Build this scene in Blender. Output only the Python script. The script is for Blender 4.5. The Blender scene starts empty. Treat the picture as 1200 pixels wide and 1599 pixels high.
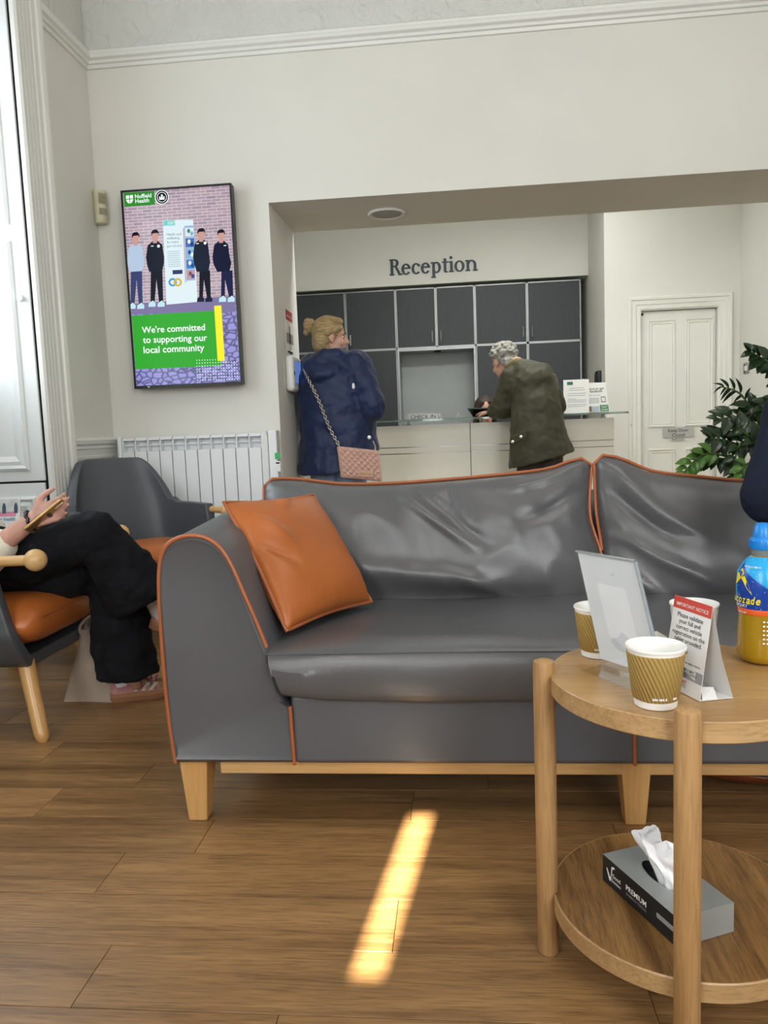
import bpy, bmesh, math, random
from mathutils import Vector, Matrix, noise
R = math.radians
random.seed(7)
scene = bpy.context.scene
COL = scene.collection

# ------------------------------------------------------------------ camera
FPX, CX, CY = 1200.0, 600.0, 799.5          # focal length in pixels of the 1200x1599 frame
CAM = Vector((0, 0, 0.95))
yaw, pitch, roll = R(5.5), R(6.0), R(-2.2)
_f = Vector((-math.sin(yaw) * math.cos(pitch), math.cos(yaw) * math.cos(pitch), -math.sin(pitch)))
_r = Vector((math.cos(yaw), math.sin(yaw), 0)); _u = _r.cross(_f)
cam_r = _r * math.cos(roll) + _u * math.sin(roll)
cam_u = -_r * math.sin(roll) + _u * math.cos(roll)
cd = bpy.data.cameras.new('camera'); cam = bpy.data.objects.new('camera', cd); COL.objects.link(cam)
cd.sensor_fit = 'HORIZONTAL'; cd.sensor_width = 36.0; cd.lens = 36.0 * FPX / 1200.0
cd.clip_start = 0.02; cd.clip_end = 100
mw = Matrix((cam_r, cam_u, -_f)).transposed().to_4x4(); mw.translation = CAM
cam.matrix_world = mw
scene.camera = cam

def ray(x, y): return _f * FPX + cam_r * (x - CX) - cam_u * (y - CY)
def at(x, y, Y):
    "the point of the place that stands at depth Y on the sight line of a pixel"
    d = ray(x, y); return CAM + d * (Y / d.y)
def atZ(x, y, Z):
    d = ray(x, y); return CAM + d * ((Z - CAM.z) / d.z)
def atX(x, y, X):
    d = ray(x, y); return CAM + d * (X / d.x)

# ------------------------------------------------------------------ world, sun, window light, exposure
w = bpy.data.worlds.new('sky'); scene.world = w; w.use_nodes = True
nt = w.node_tree; bg = nt.nodes['Background']
bg.inputs[0].default_value = (0.62, 0.72, 0.86, 1); bg.inputs[1].default_value = 0.6

def sun():
    d = Vector((0.123, 0.99, 0)).normalized() * math.cos(R(38)) + Vector((0, 0, -math.sin(R(38))))
    l = bpy.data.lights.new('sun', 'SUN'); o = bpy.data.objects.new('sun', l); COL.objects.link(o)
    l.energy = 46.0; l.angle = R(0.53); l.color = (1.0, 0.92, 0.74)
    o.rotation_euler = d.to_track_quat('-Z', 'Y').to_euler(); o.location = (-1, -6, 6)
sun()
def area(name, loc, direction, sx, sy, power, color=(1, 1, 1)):
    l = bpy.data.lights.new(name, 'AREA'); l.shape = 'RECTANGLE'; l.size = sx; l.size_y = sy
    l.energy = power; l.color = color
    o = bpy.data.objects.new(name, l); COL.objects.link(o); o.location = loc
    o.rotation_euler = Vector(direction).to_track_quat('-Z', 'Z').to_euler(); return o
# daylight in the window openings behind the camera and in the left-hand wall
area('daylight_back_window', (-1.25, -1.72, 2.0), (0, 1, -0.10), 1.0, 2.1, 50, (0.95, 0.98, 1.0))
area('daylight_back_window_two', (1.6, -1.72, 2.0), (0, 1, -0.10), 1.6, 2.1, 90, (0.97, 0.985, 1.0))
area('daylight_side_window', (-2.33, 2.55, 2.05), (1, 0, 0), 1.5, 2.3, 40, (0.84, 0.94, 1.0))
# unseen ceiling panels: one in the waiting room, two added to light the reception
area('ceiling_panel_waiting', (1.0, 1.6, 3.80), (0, 0, -1), 1.2, 1.2, 18, (1.0, 0.97, 0.92))
area('added_fill_reception', (0.4, 5.22, 3.08), (0, 0.35, -1), 2.6, 0.4, 56, (0.98, 1.0, 0.97))
area('added_fill_reception_two', (0.6, 7.0, 3.13), (0, 0, -1), 2.0, 0.6, 14, (0.98, 1.0, 0.97))

vs = scene.view_settings
vs.view_transform = 'Standard'; vs.look = 'None'; vs.gamma = 1.0; vs.use_curve_mapping = False; vs.exposure = 0.08
try:
    scene.cycles.use_denoising = True
    scene.cycles.max_bounces = 8
    scene.cycles.caustics_reflective = False; scene.cycles.caustics_refractive = False
except Exception:
    pass

# ------------------------------------------------------------------ materials
def hexc(h):
    h = h.lstrip('#'); c = [int(h[i:i + 2], 16) / 255 for i in (0, 2, 4)]
    return tuple((v / 12.92 if v <= 0.04045 else ((v + 0.055) / 1.055) ** 2.4) for v in c) + (1,)
MATS = {}
def M(name, hx, rough=0.5, metal=0.0, var=0.06, vscale=6.0, bump=0.0, bscale=60.0, spec=0.5, coat=0.0,
      trans=0.0, ior=1.45, emit=0.0, hx2=None, stretch=None, sheen=0.0, alpha=1.0, bump2=None):
    if name in MATS: return MATS[name]
    m = bpy.data.materials.new(name); m.use_nodes = True; MATS[name] = m
    t = m.node_tree; N = t.nodes; L = t.links; b = N['Principled BSDF']
    b.inputs['Roughness'].default_value = rough; b.inputs['Metallic'].default_value = metal
    b.inputs['Specular IOR Level'].default_value = spec; b.inputs['Coat Weight'].default_value = coat
    b.inputs['Transmission Weight'].default_value = trans; b.inputs['IOR'].default_value = ior
    b.inputs['Sheen Weight'].default_value = sheen; b.inputs['Alpha'].default_value = alpha
    tc = N.new('ShaderNodeTexCoord'); mp = N.new('ShaderNodeMapping'); L.new(tc.outputs['Object'], mp.inputs['Vector'])
    if stretch: mp.inputs['Scale'].default_value = stretch
    nz = N.new('ShaderNodeTexNoise'); nz.inputs['Scale'].default_value = vscale; nz.inputs['Detail'].default_value = 5
    L.new(mp.outputs[0], nz.inputs['Vector'])
    mix = N.new('ShaderNodeMix'); mix.data_type = 'RGBA'
    c = hexc(hx); c2 = hexc(hx2) if hx2 else tuple(min(1, v * (1 + 2 * var)) for v in c[:3]) + (1,)
    c1 = c if hx2 else tuple(v * (1 - 2 * var) for v in c[:3]) + (1,)
    mix.inputs[6].default_value = c1; mix.inputs[7].default_value = c2
    rmp = N.new('ShaderNodeMapRange'); rmp.inputs[1].default_value = 0.3; rmp.inputs[2].default_value = 0.7
    L.new(nz.outputs['Fac'], rmp.inputs[0]); L.new(rmp.outputs[0], mix.inputs[0])
    L.new(mix.outputs[2], b.inputs['Base Color'])
    if emit > 0:
        L.new(mix.outputs[2], b.inputs['Emission Color']); b.inputs['Emission Strength'].default_value = emit
        b.inputs['Base Color'].default_value = (0, 0, 0, 1)
        for l in list(t.links):
            if l.to_socket == b.inputs['Base Color']: t.links.remove(l)
    if bump > 0:
        n2 = N.new('ShaderNodeTexNoise'); n2.inputs['Scale'].default_value = bscale; n2.inputs['Detail'].default_value = 4
        L.new(mp.outputs[0], n2.inputs['Vector'])
        bp = N.new('ShaderNodeBump'); bp.inputs['Strength'].default_value = bump; bp.inputs['Distance'].default_value = 0.01
        L.new(n2.outputs['Fac'], bp.inputs['Height']); L.new(bp.outputs[0], b.inputs['Normal'])
        if bump2:
            n3 = N.new('ShaderNodeTexNoise'); n3.inputs['Scale'].default_value = bump2[1]; n3.inputs['Detail'].default_value = 3
            n3.inputs['Distortion'].default_value = 1.5
            L.new(mp.outputs[0], n3.inputs['Vector'])
            b2 = N.new('ShaderNodeBump'); b2.inputs['Strength'].default_value = bump2[0]; b2.inputs['Distance'].default_value = 0.03
            L.new(n3.outputs['Fac'], b2.inputs['Height']); L.new(b2.outputs[0], bp.inputs['Normal'])
    return m

def wood(name, dark, light, axis='X', scale=1.0, rough=0.45, figure=1.0, coat=0.0, pores=0.5):
    "long-grained timber: stretched noise for the grain, wavy bands for the figure, fine dark pores"
    if name in MATS: return MATS[name]
    m = bpy.data.materials.new(name); m.use_nodes = True; MATS[name] = m
    t = m.node_tree; N = t.nodes; L = t.links; b = N['Principled BSDF']
    b.inputs['Roughness'].default_value = rough; b.inputs['Coat Weight'].default_value = coat
    tc = N.new('ShaderNodeTexCoord'); oi = N.new('ShaderNodeObjectInfo')
    off = N.new('ShaderNodeVectorMath'); off.operation = 'MULTIPLY_ADD'
    off.inputs[1].default_value = (37, 19, 11); L.new(oi.outputs['Random'], off.inputs[0]); L.new(tc.outputs['Object'], off.inputs[2])
    mp = N.new('ShaderNodeMapping'); L.new(off.outputs[0], mp.inputs['Vector'])
    s = {'X': (0.06, 1, 1), 'Y': (1, 0.06, 1), 'Z': (1, 1, 0.06)}[axis]
    mp.inputs['Scale'].default_value = tuple(v * scale for v in s)
    n1 = N.new('ShaderNodeTexNoise'); n1.inputs['Scale'].default_value = 30; n1.inputs['Detail'].default_value = 8; n1.inputs['Roughness'].default_value = 0.72
    n1.inputs['Distortion'].default_value = 0.4 * figure
    n2 = N.new('ShaderNodeTexNoise'); n2.inputs['Scale'].default_value = 5; n2.inputs['Detail'].default_value = 3; n2.inputs['Distortion'].default_value = 1.0 * figure
    n3 = N.new('ShaderNodeTexNoise'); n3.inputs['Scale'].default_value = 190; n3.inputs['Detail'].default_value = 2
    for n in (n1, n2, n3): L.new(mp.outputs[0], n.inputs['Vector'])
    add = N.new('ShaderNodeMath'); add.operation = 'ADD'; L.new(n1.outputs[0], add.inputs[0]); L.new(n2.outputs[0], add.inputs[1])
    rm = N.new('ShaderNodeMapRange'); rm.inputs[1].default_value = 0.72; rm.inputs[2].default_value = 1.28; L.new(add.outputs[0], rm.inputs[0])
    mix = N.new('ShaderNodeMix'); mix.data_type = 'RGBA'; mix.inputs[6].default_value = hexc(dark); mix.inputs[7].default_value = hexc(light)
    L.new(rm.outputs[0], mix.inputs[0])
    pr = N.new('ShaderNodeMapRange'); pr.inputs[1].default_value = 0.3; pr.inputs[2].default_value = 0.55
    pr.inputs[3].default_value = 1 - 0.45 * pores; pr.inputs[4].default_value = 1.0; L.new(n3.outputs[0], pr.inputs[0])
    rv = N.new('ShaderNodeMapRange'); rv.inputs[3].default_value = 0.86; rv.inputs[4].default_value = 1.12; L.new(oi.outputs['Random'], rv.inputs[0])
    mu = N.new('ShaderNodeMath'); mu.operation = 'MULTIPLY'; L.new(pr.outputs[0], mu.inputs[0]); L.new(rv.outputs[0], mu.inputs[1])
    vm = N.new('ShaderNodeVectorMath'); vm.operation = 'SCALE'; L.new(mix.outputs[2], vm.inputs[0]); L.new(mu.outputs[0], vm.inputs['Scale'])
    L.new(vm.outputs[0], b.inputs['Base Color'])
    bp = N.new('ShaderNodeBump'); bp.inputs['Strength'].default_value = 0.12; bp.inputs['Distance'].default_value = 0.002
    L.new(n3.outputs[0], bp.inputs['Height']); L.new(bp.outputs[0], b.inputs['Normal'])
    return m

def E(name, hx, s=1.0): return M(name, hx, emit=s, var=0.0, rough=0.3, spec=0.1)

# ------------------------------------------------------------------ mesh building
class MB:
    def __init__(s): s.v = []; s.f = []
    def add(s, vs, fs):
        o = len(s.v); s.v += [Vector(p) for p in vs]; s.f += [tuple(i + o for i in f) for f in fs]; return s
    def box(s, x0, x1, y0, y1, z0, z1):
        p = [(x, y, z) for x in (x0, x1) for y in (y0, y1) for z in (z0, z1)]
        return s.add(p, [(0, 1, 3, 2), (4, 6, 7, 5), (0, 4, 5, 1), (2, 3, 7, 6), (0, 2, 6, 4), (1, 5, 7, 3)])
    def obox(s, c, a, b, d):
        c, a, b, d = map(Vector, (c, a, b, d))
        p = [c + i * a + j * b + k * d for i in (-1, 1) for j in (-1, 1) for k in (-1, 1)]
        return s.add(p, [(0, 1, 3, 2), (4, 6, 7, 5), (0, 4, 5, 1), (2, 3, 7, 6), (0, 2, 6, 4), (1, 5, 7, 3)])
    def prism(s, pts, ext):
        n = len(pts); e = Vector(ext); pts = [Vector(p) for p in pts]
        return s.add(pts + [p + e for p in pts], [tuple(range(n - 1, -1, -1)), tuple(range(n, 2 * n))] +
                     [(i, (i + 1) % n, n + (i + 1) % n, n + i) for i in range(n)])
    def loft(s, rings, close=True, cap0=True, cap1=True):
        n = len(rings[0]); o = len(s.v)
        for r in rings: s.v += [Vector(p) for p in r]
        for i in range(len(rings) - 1):
            for j in range(n if close else n - 1):
                k = (j + 1) % n
                s.f.append((o + i * n + j, o + i * n + k, o + (i + 1) * n + k, o + (i + 1) * n + j))
        if cap0: s.f.append(tuple(o + j for j in range(n - 1, -1, -1)))
        if cap1: s.f.append(tuple(o + (len(rings) - 1) * n + j for j in range(n)))
        return s
    def tube(s, path, rad, n=10, closed=False, caps=True, flat=None):
        "flat = (lateral direction, factor across, factor the other way) for oval sections"
        P = [Vector(p) for p in path]; m = len(P)
        if not isinstance(rad, (list, tuple)): rad = [rad] * m
        rings = []; ref = None
        for i in range(m):
            if closed: t = (P[(i + 1) % m] - P[i - 1])
            else: t = P[min(i + 1, m - 1)] - P[max(i - 1, 0)]
            t = t.normalized() if t.length > 1e-9 else Vector((0, 0, 1))
            if flat: a = Vector(flat[0]); a = (a - t * a.dot(t)).normalized()
            else:
                if ref is None:
                    ref = Vector((0, 0, 1)) if abs(t.z) < 0.9 else Vector((1, 0, 0))
                a = (ref - t * ref.dot(t)).normalized(); ref = a
            b = t.cross(a)
            fa, fb = (flat[1], flat[2]) if flat else (1, 1)
            rr = rad[i]
            ra, rb = (rr if isinstance(rr, tuple) else (rr * fa, rr * fb))
            rings.append([P[i] + a * (ra * math.cos(2 * math.pi * k / n)) + b * (rb * math.sin(2 * math.pi * k / n)) for k in range(n)])
        if closed: rings.append(rings[0])
        return s.loft(rings, True, caps and not closed, caps and not closed)
    def cap(s, a, b, ra, rb, n=14):
        "tapered capsule, a closed volume"
        a, b = Vector(a), Vector(b); t = (b - a); L = t.length; t = t.normalized() if L > 1e-6 else Vector((0, 0, 1))
        P = []; Q = []
        for k in range(5): g = math.pi / 2 * (1 - k / 4); P.append(a - t * ra * math.sin(g)); Q.append(max(ra * math.cos(g), 1e-4))
        for k in range(5): g = math.pi / 2 * k / 4; P.append(b + t * rb * math.sin(g)); Q.append(max(rb * math.cos(g), 1e-4))
        return s.tube(P, Q, n)
    def chain(s, pts, rads, n=14):
        for i in range(len(pts) - 1): s.cap(pts[i], pts[i + 1], rads[i], rads[i + 1], n)
        return s
    def ell(s, c, rx, ry, rz, rot=None, n=20, m=12):
        c = Vector(c); rings = []
        for i in range(m + 1):
            p = math.pi * i / m; q = max(math.sin(p), 1e-3)
            ring = []
            for k in range(n):
                a = 2 * math.pi * k / n; d = Vector((rx * q * math.cos(a), ry * q * math.sin(a), -rz * math.cos(p)))
                if rot: d = rot @ d
                ring.append(c + d)
            rings.append(ring)
        return s.loft(rings)
    def lathe(s, prof, c, n=32, axis=None, cap0=True, cap1=True):
        c = Vector(c); rot = Vector((0, 0, 1)).rotation_difference(Vector(axis).normalized()).to_matrix() if axis else Matrix.Identity(3)
        rings = [[c + rot @ Vector((max(r, 1e-4) * math.cos(2 * math.pi * k / n), max(r, 1e-4) * math.sin(2 * math.pi * k / n), z)) for k in range(n)] for r, z in prof]
        return s.loft(rings, True, cap0, cap1)
    def grid(s, fn, nu, nv, closeu=False):
        o = len(s.v)
        for j in range(nv + 1):
            for i in range(nu + (0 if closeu else 1)): s.v.append(Vector(fn(i / nu, j / nv)))
        W = nu + (0 if closeu else 1)
        for j in range(nv):
            for i in range(nu):
                k = (i + 1) % W
                s.f.append((o + j * W + i, o + j * W + k, o + (j + 1) * W + k, o + (j + 1) * W + i))
        return s
    def poly(s, pts): return s.add(pts, [tuple(range(len(pts)))])
    def build(s, name, mat, parent=None, smooth=40, bevel=0.0, kind=None, segs=2):
        root = parent
        while root is not None and root.parent is not None: root = root.parent
        off = root.location.copy() if root is not None else Vector((0, 0, 0))
        me = bpy.data.meshes.new(name); me.from_pydata([p - off for p in s.v], [], s.f); me.validate()
        bm = bmesh.new(); bm.from_mesh(me); bmesh.ops.recalc_face_normals(bm, faces=bm.faces); bm.to_mesh(me); bm.free()
        if smooth:
            me.polygons.foreach_set('use_smooth', [True] * len(me.polygons)); me.set_sharp_from_angle(angle=R(smooth))
        o = bpy.data.objects.new(name, me); COL.objects.link(o); o.parent = parent
        if mat: me.materials.append(mat)
        if bevel:
            bv = o.modifiers.new('bevel', 'BEVEL'); bv.width = bevel; bv.segments = segs; bv.limit_method = 'ANGLE'; bv.angle_limit = R(35)
        if kind: o['kind'] = kind
        return o
    def volume(s, name, mat, parent=None, voxel=0.01, smooth=6, disp=0.0, dscale=0.1):
        "a body or garment: closed volumes fused into one continuous skin"
        o = s.build(name, mat, parent, smooth=180)
        rm = o.modifiers.new('fuse', 'REMESH'); rm.mode = 'VOXEL'; rm.voxel_size = voxel; rm.use_smooth_shade = True
        sm = o.modifiers.new('soften', 'SMOOTH'); sm.factor = 0.5; sm.iterations = smooth
        if disp:
            tx = bpy.data.textures.new(name + '_folds', 'CLOUDS'); tx.noise_scale = dscale; tx.noise_depth = 2
            d = o.modifiers.new('folds', 'DISPLACE'); d.texture = tx; d.strength = disp; d.mid_level = 0.5; d.texture_coords = 'LOCAL'
            s2 = o.modifiers.new('soften_again', 'SMOOTH'); s2.factor = 0.5; s2.iterations = 1
        return o

def tag(o, label=None, cat=None, group=None, kind=None):
    if label: o['label'] = label
    if cat: o['category'] = cat
    if group: o['group'] = group
    if kind: o['kind'] = kind
    return o
def thing(name, loc, label, cat, group=None):
    o = bpy.data.objects.new(name, None); COL.objects.link(o); o.location = loc; o.empty_display_size = 0.05
    return tag(o, label, cat, group)
def struct(name, mb, mat, parent=None, **k):
    o = mb.build(name, mat, parent, **k)
    if parent is None: o['kind'] = 'structure'
    return o
def copy_tree(o, parent=None):
    c = o.copy(); COL.objects.link(c); c.parent = parent
    for ch in [x for x in bpy.data.objects if x.parent == o]: copy_tree(ch, c)
    return c
TEXTQ = []
def text(name, s, p0, p1, up, mat, parent, bold=0.0, height=None, depth=0.0004, shear=0.0):
    "lettering whose baseline runs from p0 to p1; up gives the letters' upright"
    TEXTQ.append((name, s, Vector(p0), Vector(p1), Vector(up).normalized(), mat, parent, bold, height, depth, shear))
def flush_text():
    made = []
    for q in TEXTQ:
        cu = bpy.data.curves.new('lettering', 'FONT'); cu.body = q[1]; cu.size = 1.0; cu.offset = q[7]; cu.extrude = 0.0
        cu.resolution_u = 3; cu.shear = q[10]
        o = bpy.data.objects.new('lettering_source', cu); COL.objects.link(o); made.append(o)
    bpy.context.view_layer.update(); dg = bpy.context.evaluated_depsgraph_get()
    for o, (name, s, p0, p1, up, mat, parent, bold, height, depth, shear) in zip(made, TEXTQ):
        me = bpy.data.meshes.new_from_object(o.evaluated_get(dg))
        xs = [v.co.x for v in me.vertices]; ys = [v.co.y for v in me.vertices]
        x0, x1 = min(xs), max(xs); xd = (p1 - p0); Wd = xd.length; xd.normalize()
        n = xd.cross(up).normalized(); up2 = n.cross(xd).normalized(); k = Wd / max(x1 - x0, 1e-6)
        ky = height / 0.70 if height else k          # capitals are about 0.70 of the type size
        root = parent
        while root is not None and root.parent is not None: root = root.parent
        off = root.location if root is not None else Vector((0, 0, 0))
        for v in me.vertices: v.co = p0 + xd * ((v.co.x - x0) * k) + up2 * (v.co.y * ky) + n * depth - off
        me.materials.clear(); me.materials.append(mat)
        ob = bpy.data.objects.new(name, me); COL.objects.link(ob); ob.parent = parent
        cu = o.data; bpy.data.objects.remove(o); bpy.data.curves.remove(cu)

def catmull(P, n=8, closed=False):
    P = [Vector(p) for p in P]; out = []; m = len(P)
    for i in range(m if closed else m - 1):
        a = P[i - 1] if (i or closed) else P[0]; b = P[i]; c = P[(i + 1) % m]; d = P[(i + 2) % m] if (closed or i + 2 < m) else P[-1]
        for k in range(n):
            t = k / n
            out.append(0.5 * ((2 * b) + (c - a) * t + (2 * a - 5 * b + 4 * c - d) * t * t + (3 * b - a - 3 * c + d) * t ** 3))
    if not closed: out.append(P[-1])
    return out
def sstep(a, b, x):
    t = max(0.0, min(1.0, (x - a) / (b - a))); return t * t * (3 - 2 * t)
# ================================================================== THE SETTING
XL, YT, YB, XO, ZL = -1.965, 4.30, 4.95, -0.985, 2.22
m_wall = M('painted_plaster', '#dddbd3', rough=0.75, var=0.012, vscale=2, bump=0.05, bscale=90)
m_wall2 = M('painted_plaster_reception', '#d9d8d0', rough=0.75, var=0.012, vscale=2, bump=0.04, bscale=80)
m_frieze = M('textured_paper', '#d2d2cc', rough=0.8, var=0.02, vscale=3, bump=0.18, bscale=45, bump2=(0.75, 9))
m_gloss = M('white_gloss_paint', '#e2e2dc', rough=0.32, var=0.01, vscale=4, bump=0.02, bscale=30)
m_ceil = M('ceiling_paint', '#e4e2dc', rough=0.85, var=0.01)
m_dark = M('gap_shade_black', '#0c0c0c', rough=0.9)
m_glass = M('clear_glass', '#f4f8f8', rough=0.02, trans=1.0, var=0, ior=1.45)
def clear(name, hx, tint=0.9, gloss=0.05):
    'thin clear sheet plastic: lets light through, mirrors at grazing angles'
    m = bpy.data.materials.new(name); m.use_nodes = True; N = m.node_tree.nodes; L = m.node_tree.links
    out = N['Material Output']; N.remove(N['Principled BSDF'])
    t = N.new('ShaderNodeBsdfTransparent'); t.inputs[0].default_value = hexc(hx); g = N.new('ShaderNodeBsdfGlossy'); g.inputs['Roughness'].default_value = gloss
    lw = N.new('ShaderNodeLayerWeight'); pw = N.new('ShaderNodeMath'); pw.operation = 'POWER'; pw.inputs[1].default_value = 4.0; L.new(lw.outputs['Facing'], pw.inputs[0])
    fr = N.new('ShaderNodeMath'); fr.operation = 'MULTIPLY_ADD'; fr.inputs[1].default_value = 0.6; fr.inputs[2].default_value = 0.035; L.new(pw.outputs[0], fr.inputs[0]); mx = N.new('ShaderNodeMixShader')
    L.new(fr.outputs[0], mx.inputs[0]); L.new(t.outputs[0], mx.inputs[1]); L.new(g.outputs[0], mx.inputs[2]); L.new(mx.outputs[0], out.inputs[0]); return m
m_greenglass = M('green_edged_glass', '#b9d2c6', rough=0.05, trans=0.75, var=0, ior=1.5)
m_black = M('black_plastic', '#0d0e10', rough=0.35, var=0.02)
m_white_pl = M('white_plastic', '#e9e9e6', rough=0.35, var=0.01)
m_steel = M('brushed_steel', '#a9aaa8', rough=0.32, metal=0.9, var=0.04, vscale=40)

# floor slab and its planks
m_plank = wood('oak_plank', '#70502f', '#aa8254', 'X', 1.25, rough=0.36, figure=1.8, pores=0.8)
fl = struct('floor', MB().box(-2.6, 4.3, -1.9, 9.0, -0.12, -0.006), M('sub_floor', '#35261a', rough=0.9, var=0.1))
plank_mesh = MB().box(-0.4859, 0.4859, -0.0788, 0.0788, -0.006, 0.0).build('plank', m_plank, fl, smooth=0, bevel=0.0004, segs=1)
seams = {-1: -0.317, 0: -0.677, 1: -0.142, 2: -0.79, 3: -0.627, 4: -1.109, 5: -0.911, 6: -1.275}
first = True; n_pl = 0
rows = []
yy = 1.150
for k in range(-11, 21): rows.append((k, 1.150 + 0.1595 * k + 0.0797))
for k, yc in rows:
    s0 = seams.get(k, random.uniform(-1, 0))
    for j in range(-3, 6):
        xc = s0 + 0.973 * j + 0.4865
        if xc < -2.4 or xc > 3.4: continue
        if yc < 0.6 and abs(xc) > 1.4: continue
        o = plank_mesh if first else plank_mesh.copy()
        if not first: COL.objects.link(o); o.parent = fl
        first = False; o.location = (xc, yc, 0); n_pl += 1
# unseen boards beyond the planks, colour made paler to bounce light onto the soffit
m_plank_bounce = wood('pale_bounce_oak', '#8d7a5c', '#ad997a', 'X', 1.0, rough=0.5)
rest = MB()
rest.box(-2.5, 4.2, 1.15 + 0.1595 * 21, 9.0, -0.006, -0.0005).box(-2.5, 4.2, -1.8, 1.15 - 0.1595 * 11, -0.006, -0.0005)
rest.build('floor_boards_beyond', m_plank_bounce, fl, smooth=0, kind='stuff')

# left wall with the deep window recess
wl = MB()
wl.box(-2.415, XL, -1.8, 1.5, 0, 3.9).box(-2.415, XL, 1.5, 3.56, 3.4, 3.9).box(-2.415, XL, 3.56, YB, 0, 3.9)
struct('wall_left', wl, m_wall, smooth=0)
wf = MB()
wf.box(XL, XO, YT, YB, 0, 3.9).box(XO, 4.2, YT, YB, ZL, 3.9).box(3.7, 4.2, YT, YB, 0, ZL)
struct('wall_front', wf, m_wall, smooth=0)
struct('wall_right', MB().box(4.2, 4.4, -1.9, YB, 0, 3.9), m_wall, smooth=0)
wb = MB(); Yb0, Yb1 = -2.0, -1.8
# back wall: window openings X -1.8..-0.7 is split into daylight window and shuttered one
wb.box(-2.415, -1.8, Yb0, Yb1, 0, 3.9).box(-1.8, 2.5, Yb0, Yb1, 3.1, 3.9).box(-1.8, 2.5, Yb0, Yb1, 0, 0.85)
wb.box(-0.72, -0.80, Yb0, Yb1, 0.85, 3.1).box(-0.30, 0.75, Yb0, Yb1, 0.85, 3.1).box(2.5, 4.4, Yb0, Yb1, 0, 3.9)
struct('wall_back', wb, m_wall, smooth=0)
struct('ceiling', MB().box(-2.6, 4.4, -2.0, YB, 3.9, 4.0), m_ceil, smooth=0)
struct('ceiling_reception', MB().box(-2.4, 2.9, YB, 9.1, 3.2, 3.3), m_ceil, smooth=0)

def window_back(name, x0, x1):
    fr = MB()
    for a, b in ((x0, x0 + 0.07), (x1 - 0.07, x1), ((x0 + x1) / 2 - 0.03, (x0 + x1) / 2 + 0.03)): fr.box(a, b, -1.93, -1.87, 0.85, 3.1)
    for a, b in ((0.85, 0.92), (1.95, 2.0), (3.03, 3.1)): fr.box(x0, x1, -1.925, -1.875, a, b)
    o = struct(name, fr, m_gloss, smooth=0)
    for (a, b) in ((x0 + 0.07, (x0 + x1) / 2 - 0.03), ((x0 + x1) / 2 + 0.03, x1 - 0.07)):
        for (c, d) in ((0.92, 1.95), (2.0, 3.03)): MB().box(a, b, -1.903, -1.897, c, d).build('window_pane', m_glass, o, smooth=0)
    return o
window_back('window_2', -1.8, -0.80)
window_back('window_3', 0.75, 2.5)
# shuttered window: two leaves that leave a slit for the sun
sh = MB().box(-0.72, -0.30, -1.86, -1.80, 0.85, 0.9).box(-0.72, -0.30, -1.86, -1.80, 3.05, 3.1)
w4 = struct('window_4', sh, m_gloss, smooth=0)
MB().box(-0.72, -0.590, -1.83, -1.80, 0.9, 3.05).build('shutter_leaf', m_gloss, w4, smooth=0)
MB().box(-0.533, -0.30, -1.83, -1.80, 0.9, 3.05).build('shutter_leaf', m_gloss, w4, smooth=0)
MB().box(-0.60, -0.52, -1.85, -1.83, 0.9, 2.42).build('shutter_batten', m_gloss, w4, smooth=0)
MB().box(-0.60, -0.52, -1.85, -1.83, 2.885, 3.05).build('shutter_batten', m_gloss, w4, smooth=0)

# picture rail and the textured frieze over it
def rail_profile(): return [(0, 0), (0.012, 0.002), (0.016, 0.018), (0.028, 0.022), (0.03, 0.036), (0.046, 0.044), (0.048, 0.062), (0.036, 0.070), (0.038, 0.084), (0.02, 0.096), (0, 0.10)]
ZR = 2.985
tr = MB(); pr = rail_profile()
tr.loft([[(x, YT - d, ZR + h) for d, h in pr] for x in (XL, 4.2)])
struct('trim_1', tr, m_gloss, smooth=25)
tr = MB(); tr.loft([[(XL + d, y, ZR + h) for d, h in pr] for y in (3.76, YT)])
struct('trim_2', tr, m_gloss, smooth=25)
struct('wall_front_upper', MB().box(XL, 4.2, YT - 0.006, YT, ZR + 0.1, 3.9), m_frieze, smooth=0)
struct('wall_left_upper', MB().box(XL, XL + 0.006, 3.56, YT, ZR + 0.1, 3.9), m_frieze, smooth=0)
# dado rail with panelling below it on the left wall
zd = 0.962
dd = [(0, -0.10), (0.010, -0.098), (0.012, -0.085), (0.008, -0.082), (0.016, -0.05), (0.022, -0.045), (0.022, -0.03), (0.034, -0.02), (0.04, 0.0), (0.03, 0.012), (0, 0.016)]
struct('trim_3', MB().loft([[(XL + d, y, zd + h) for d, h in dd] for y in (3.77, YT)]), m_gloss, smooth=25)
struct('baseboard_left', MB().box(XL, XL + 0.022, 3.77, YT, 0, 0.2), m_gloss, smooth=0, bevel=0.004)
struct('baseboard_front', MB().box(XL, XO, YT - 0.022, YT, 0, 0.2), m_gloss, smooth=0, bevel=0.004)
# skirting panel line
struct('trim_4', MB().box(XL, XL + 0.010, 3.79, YT - 0.02, 0.80, 0.815), m_gloss, smooth=0)

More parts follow.
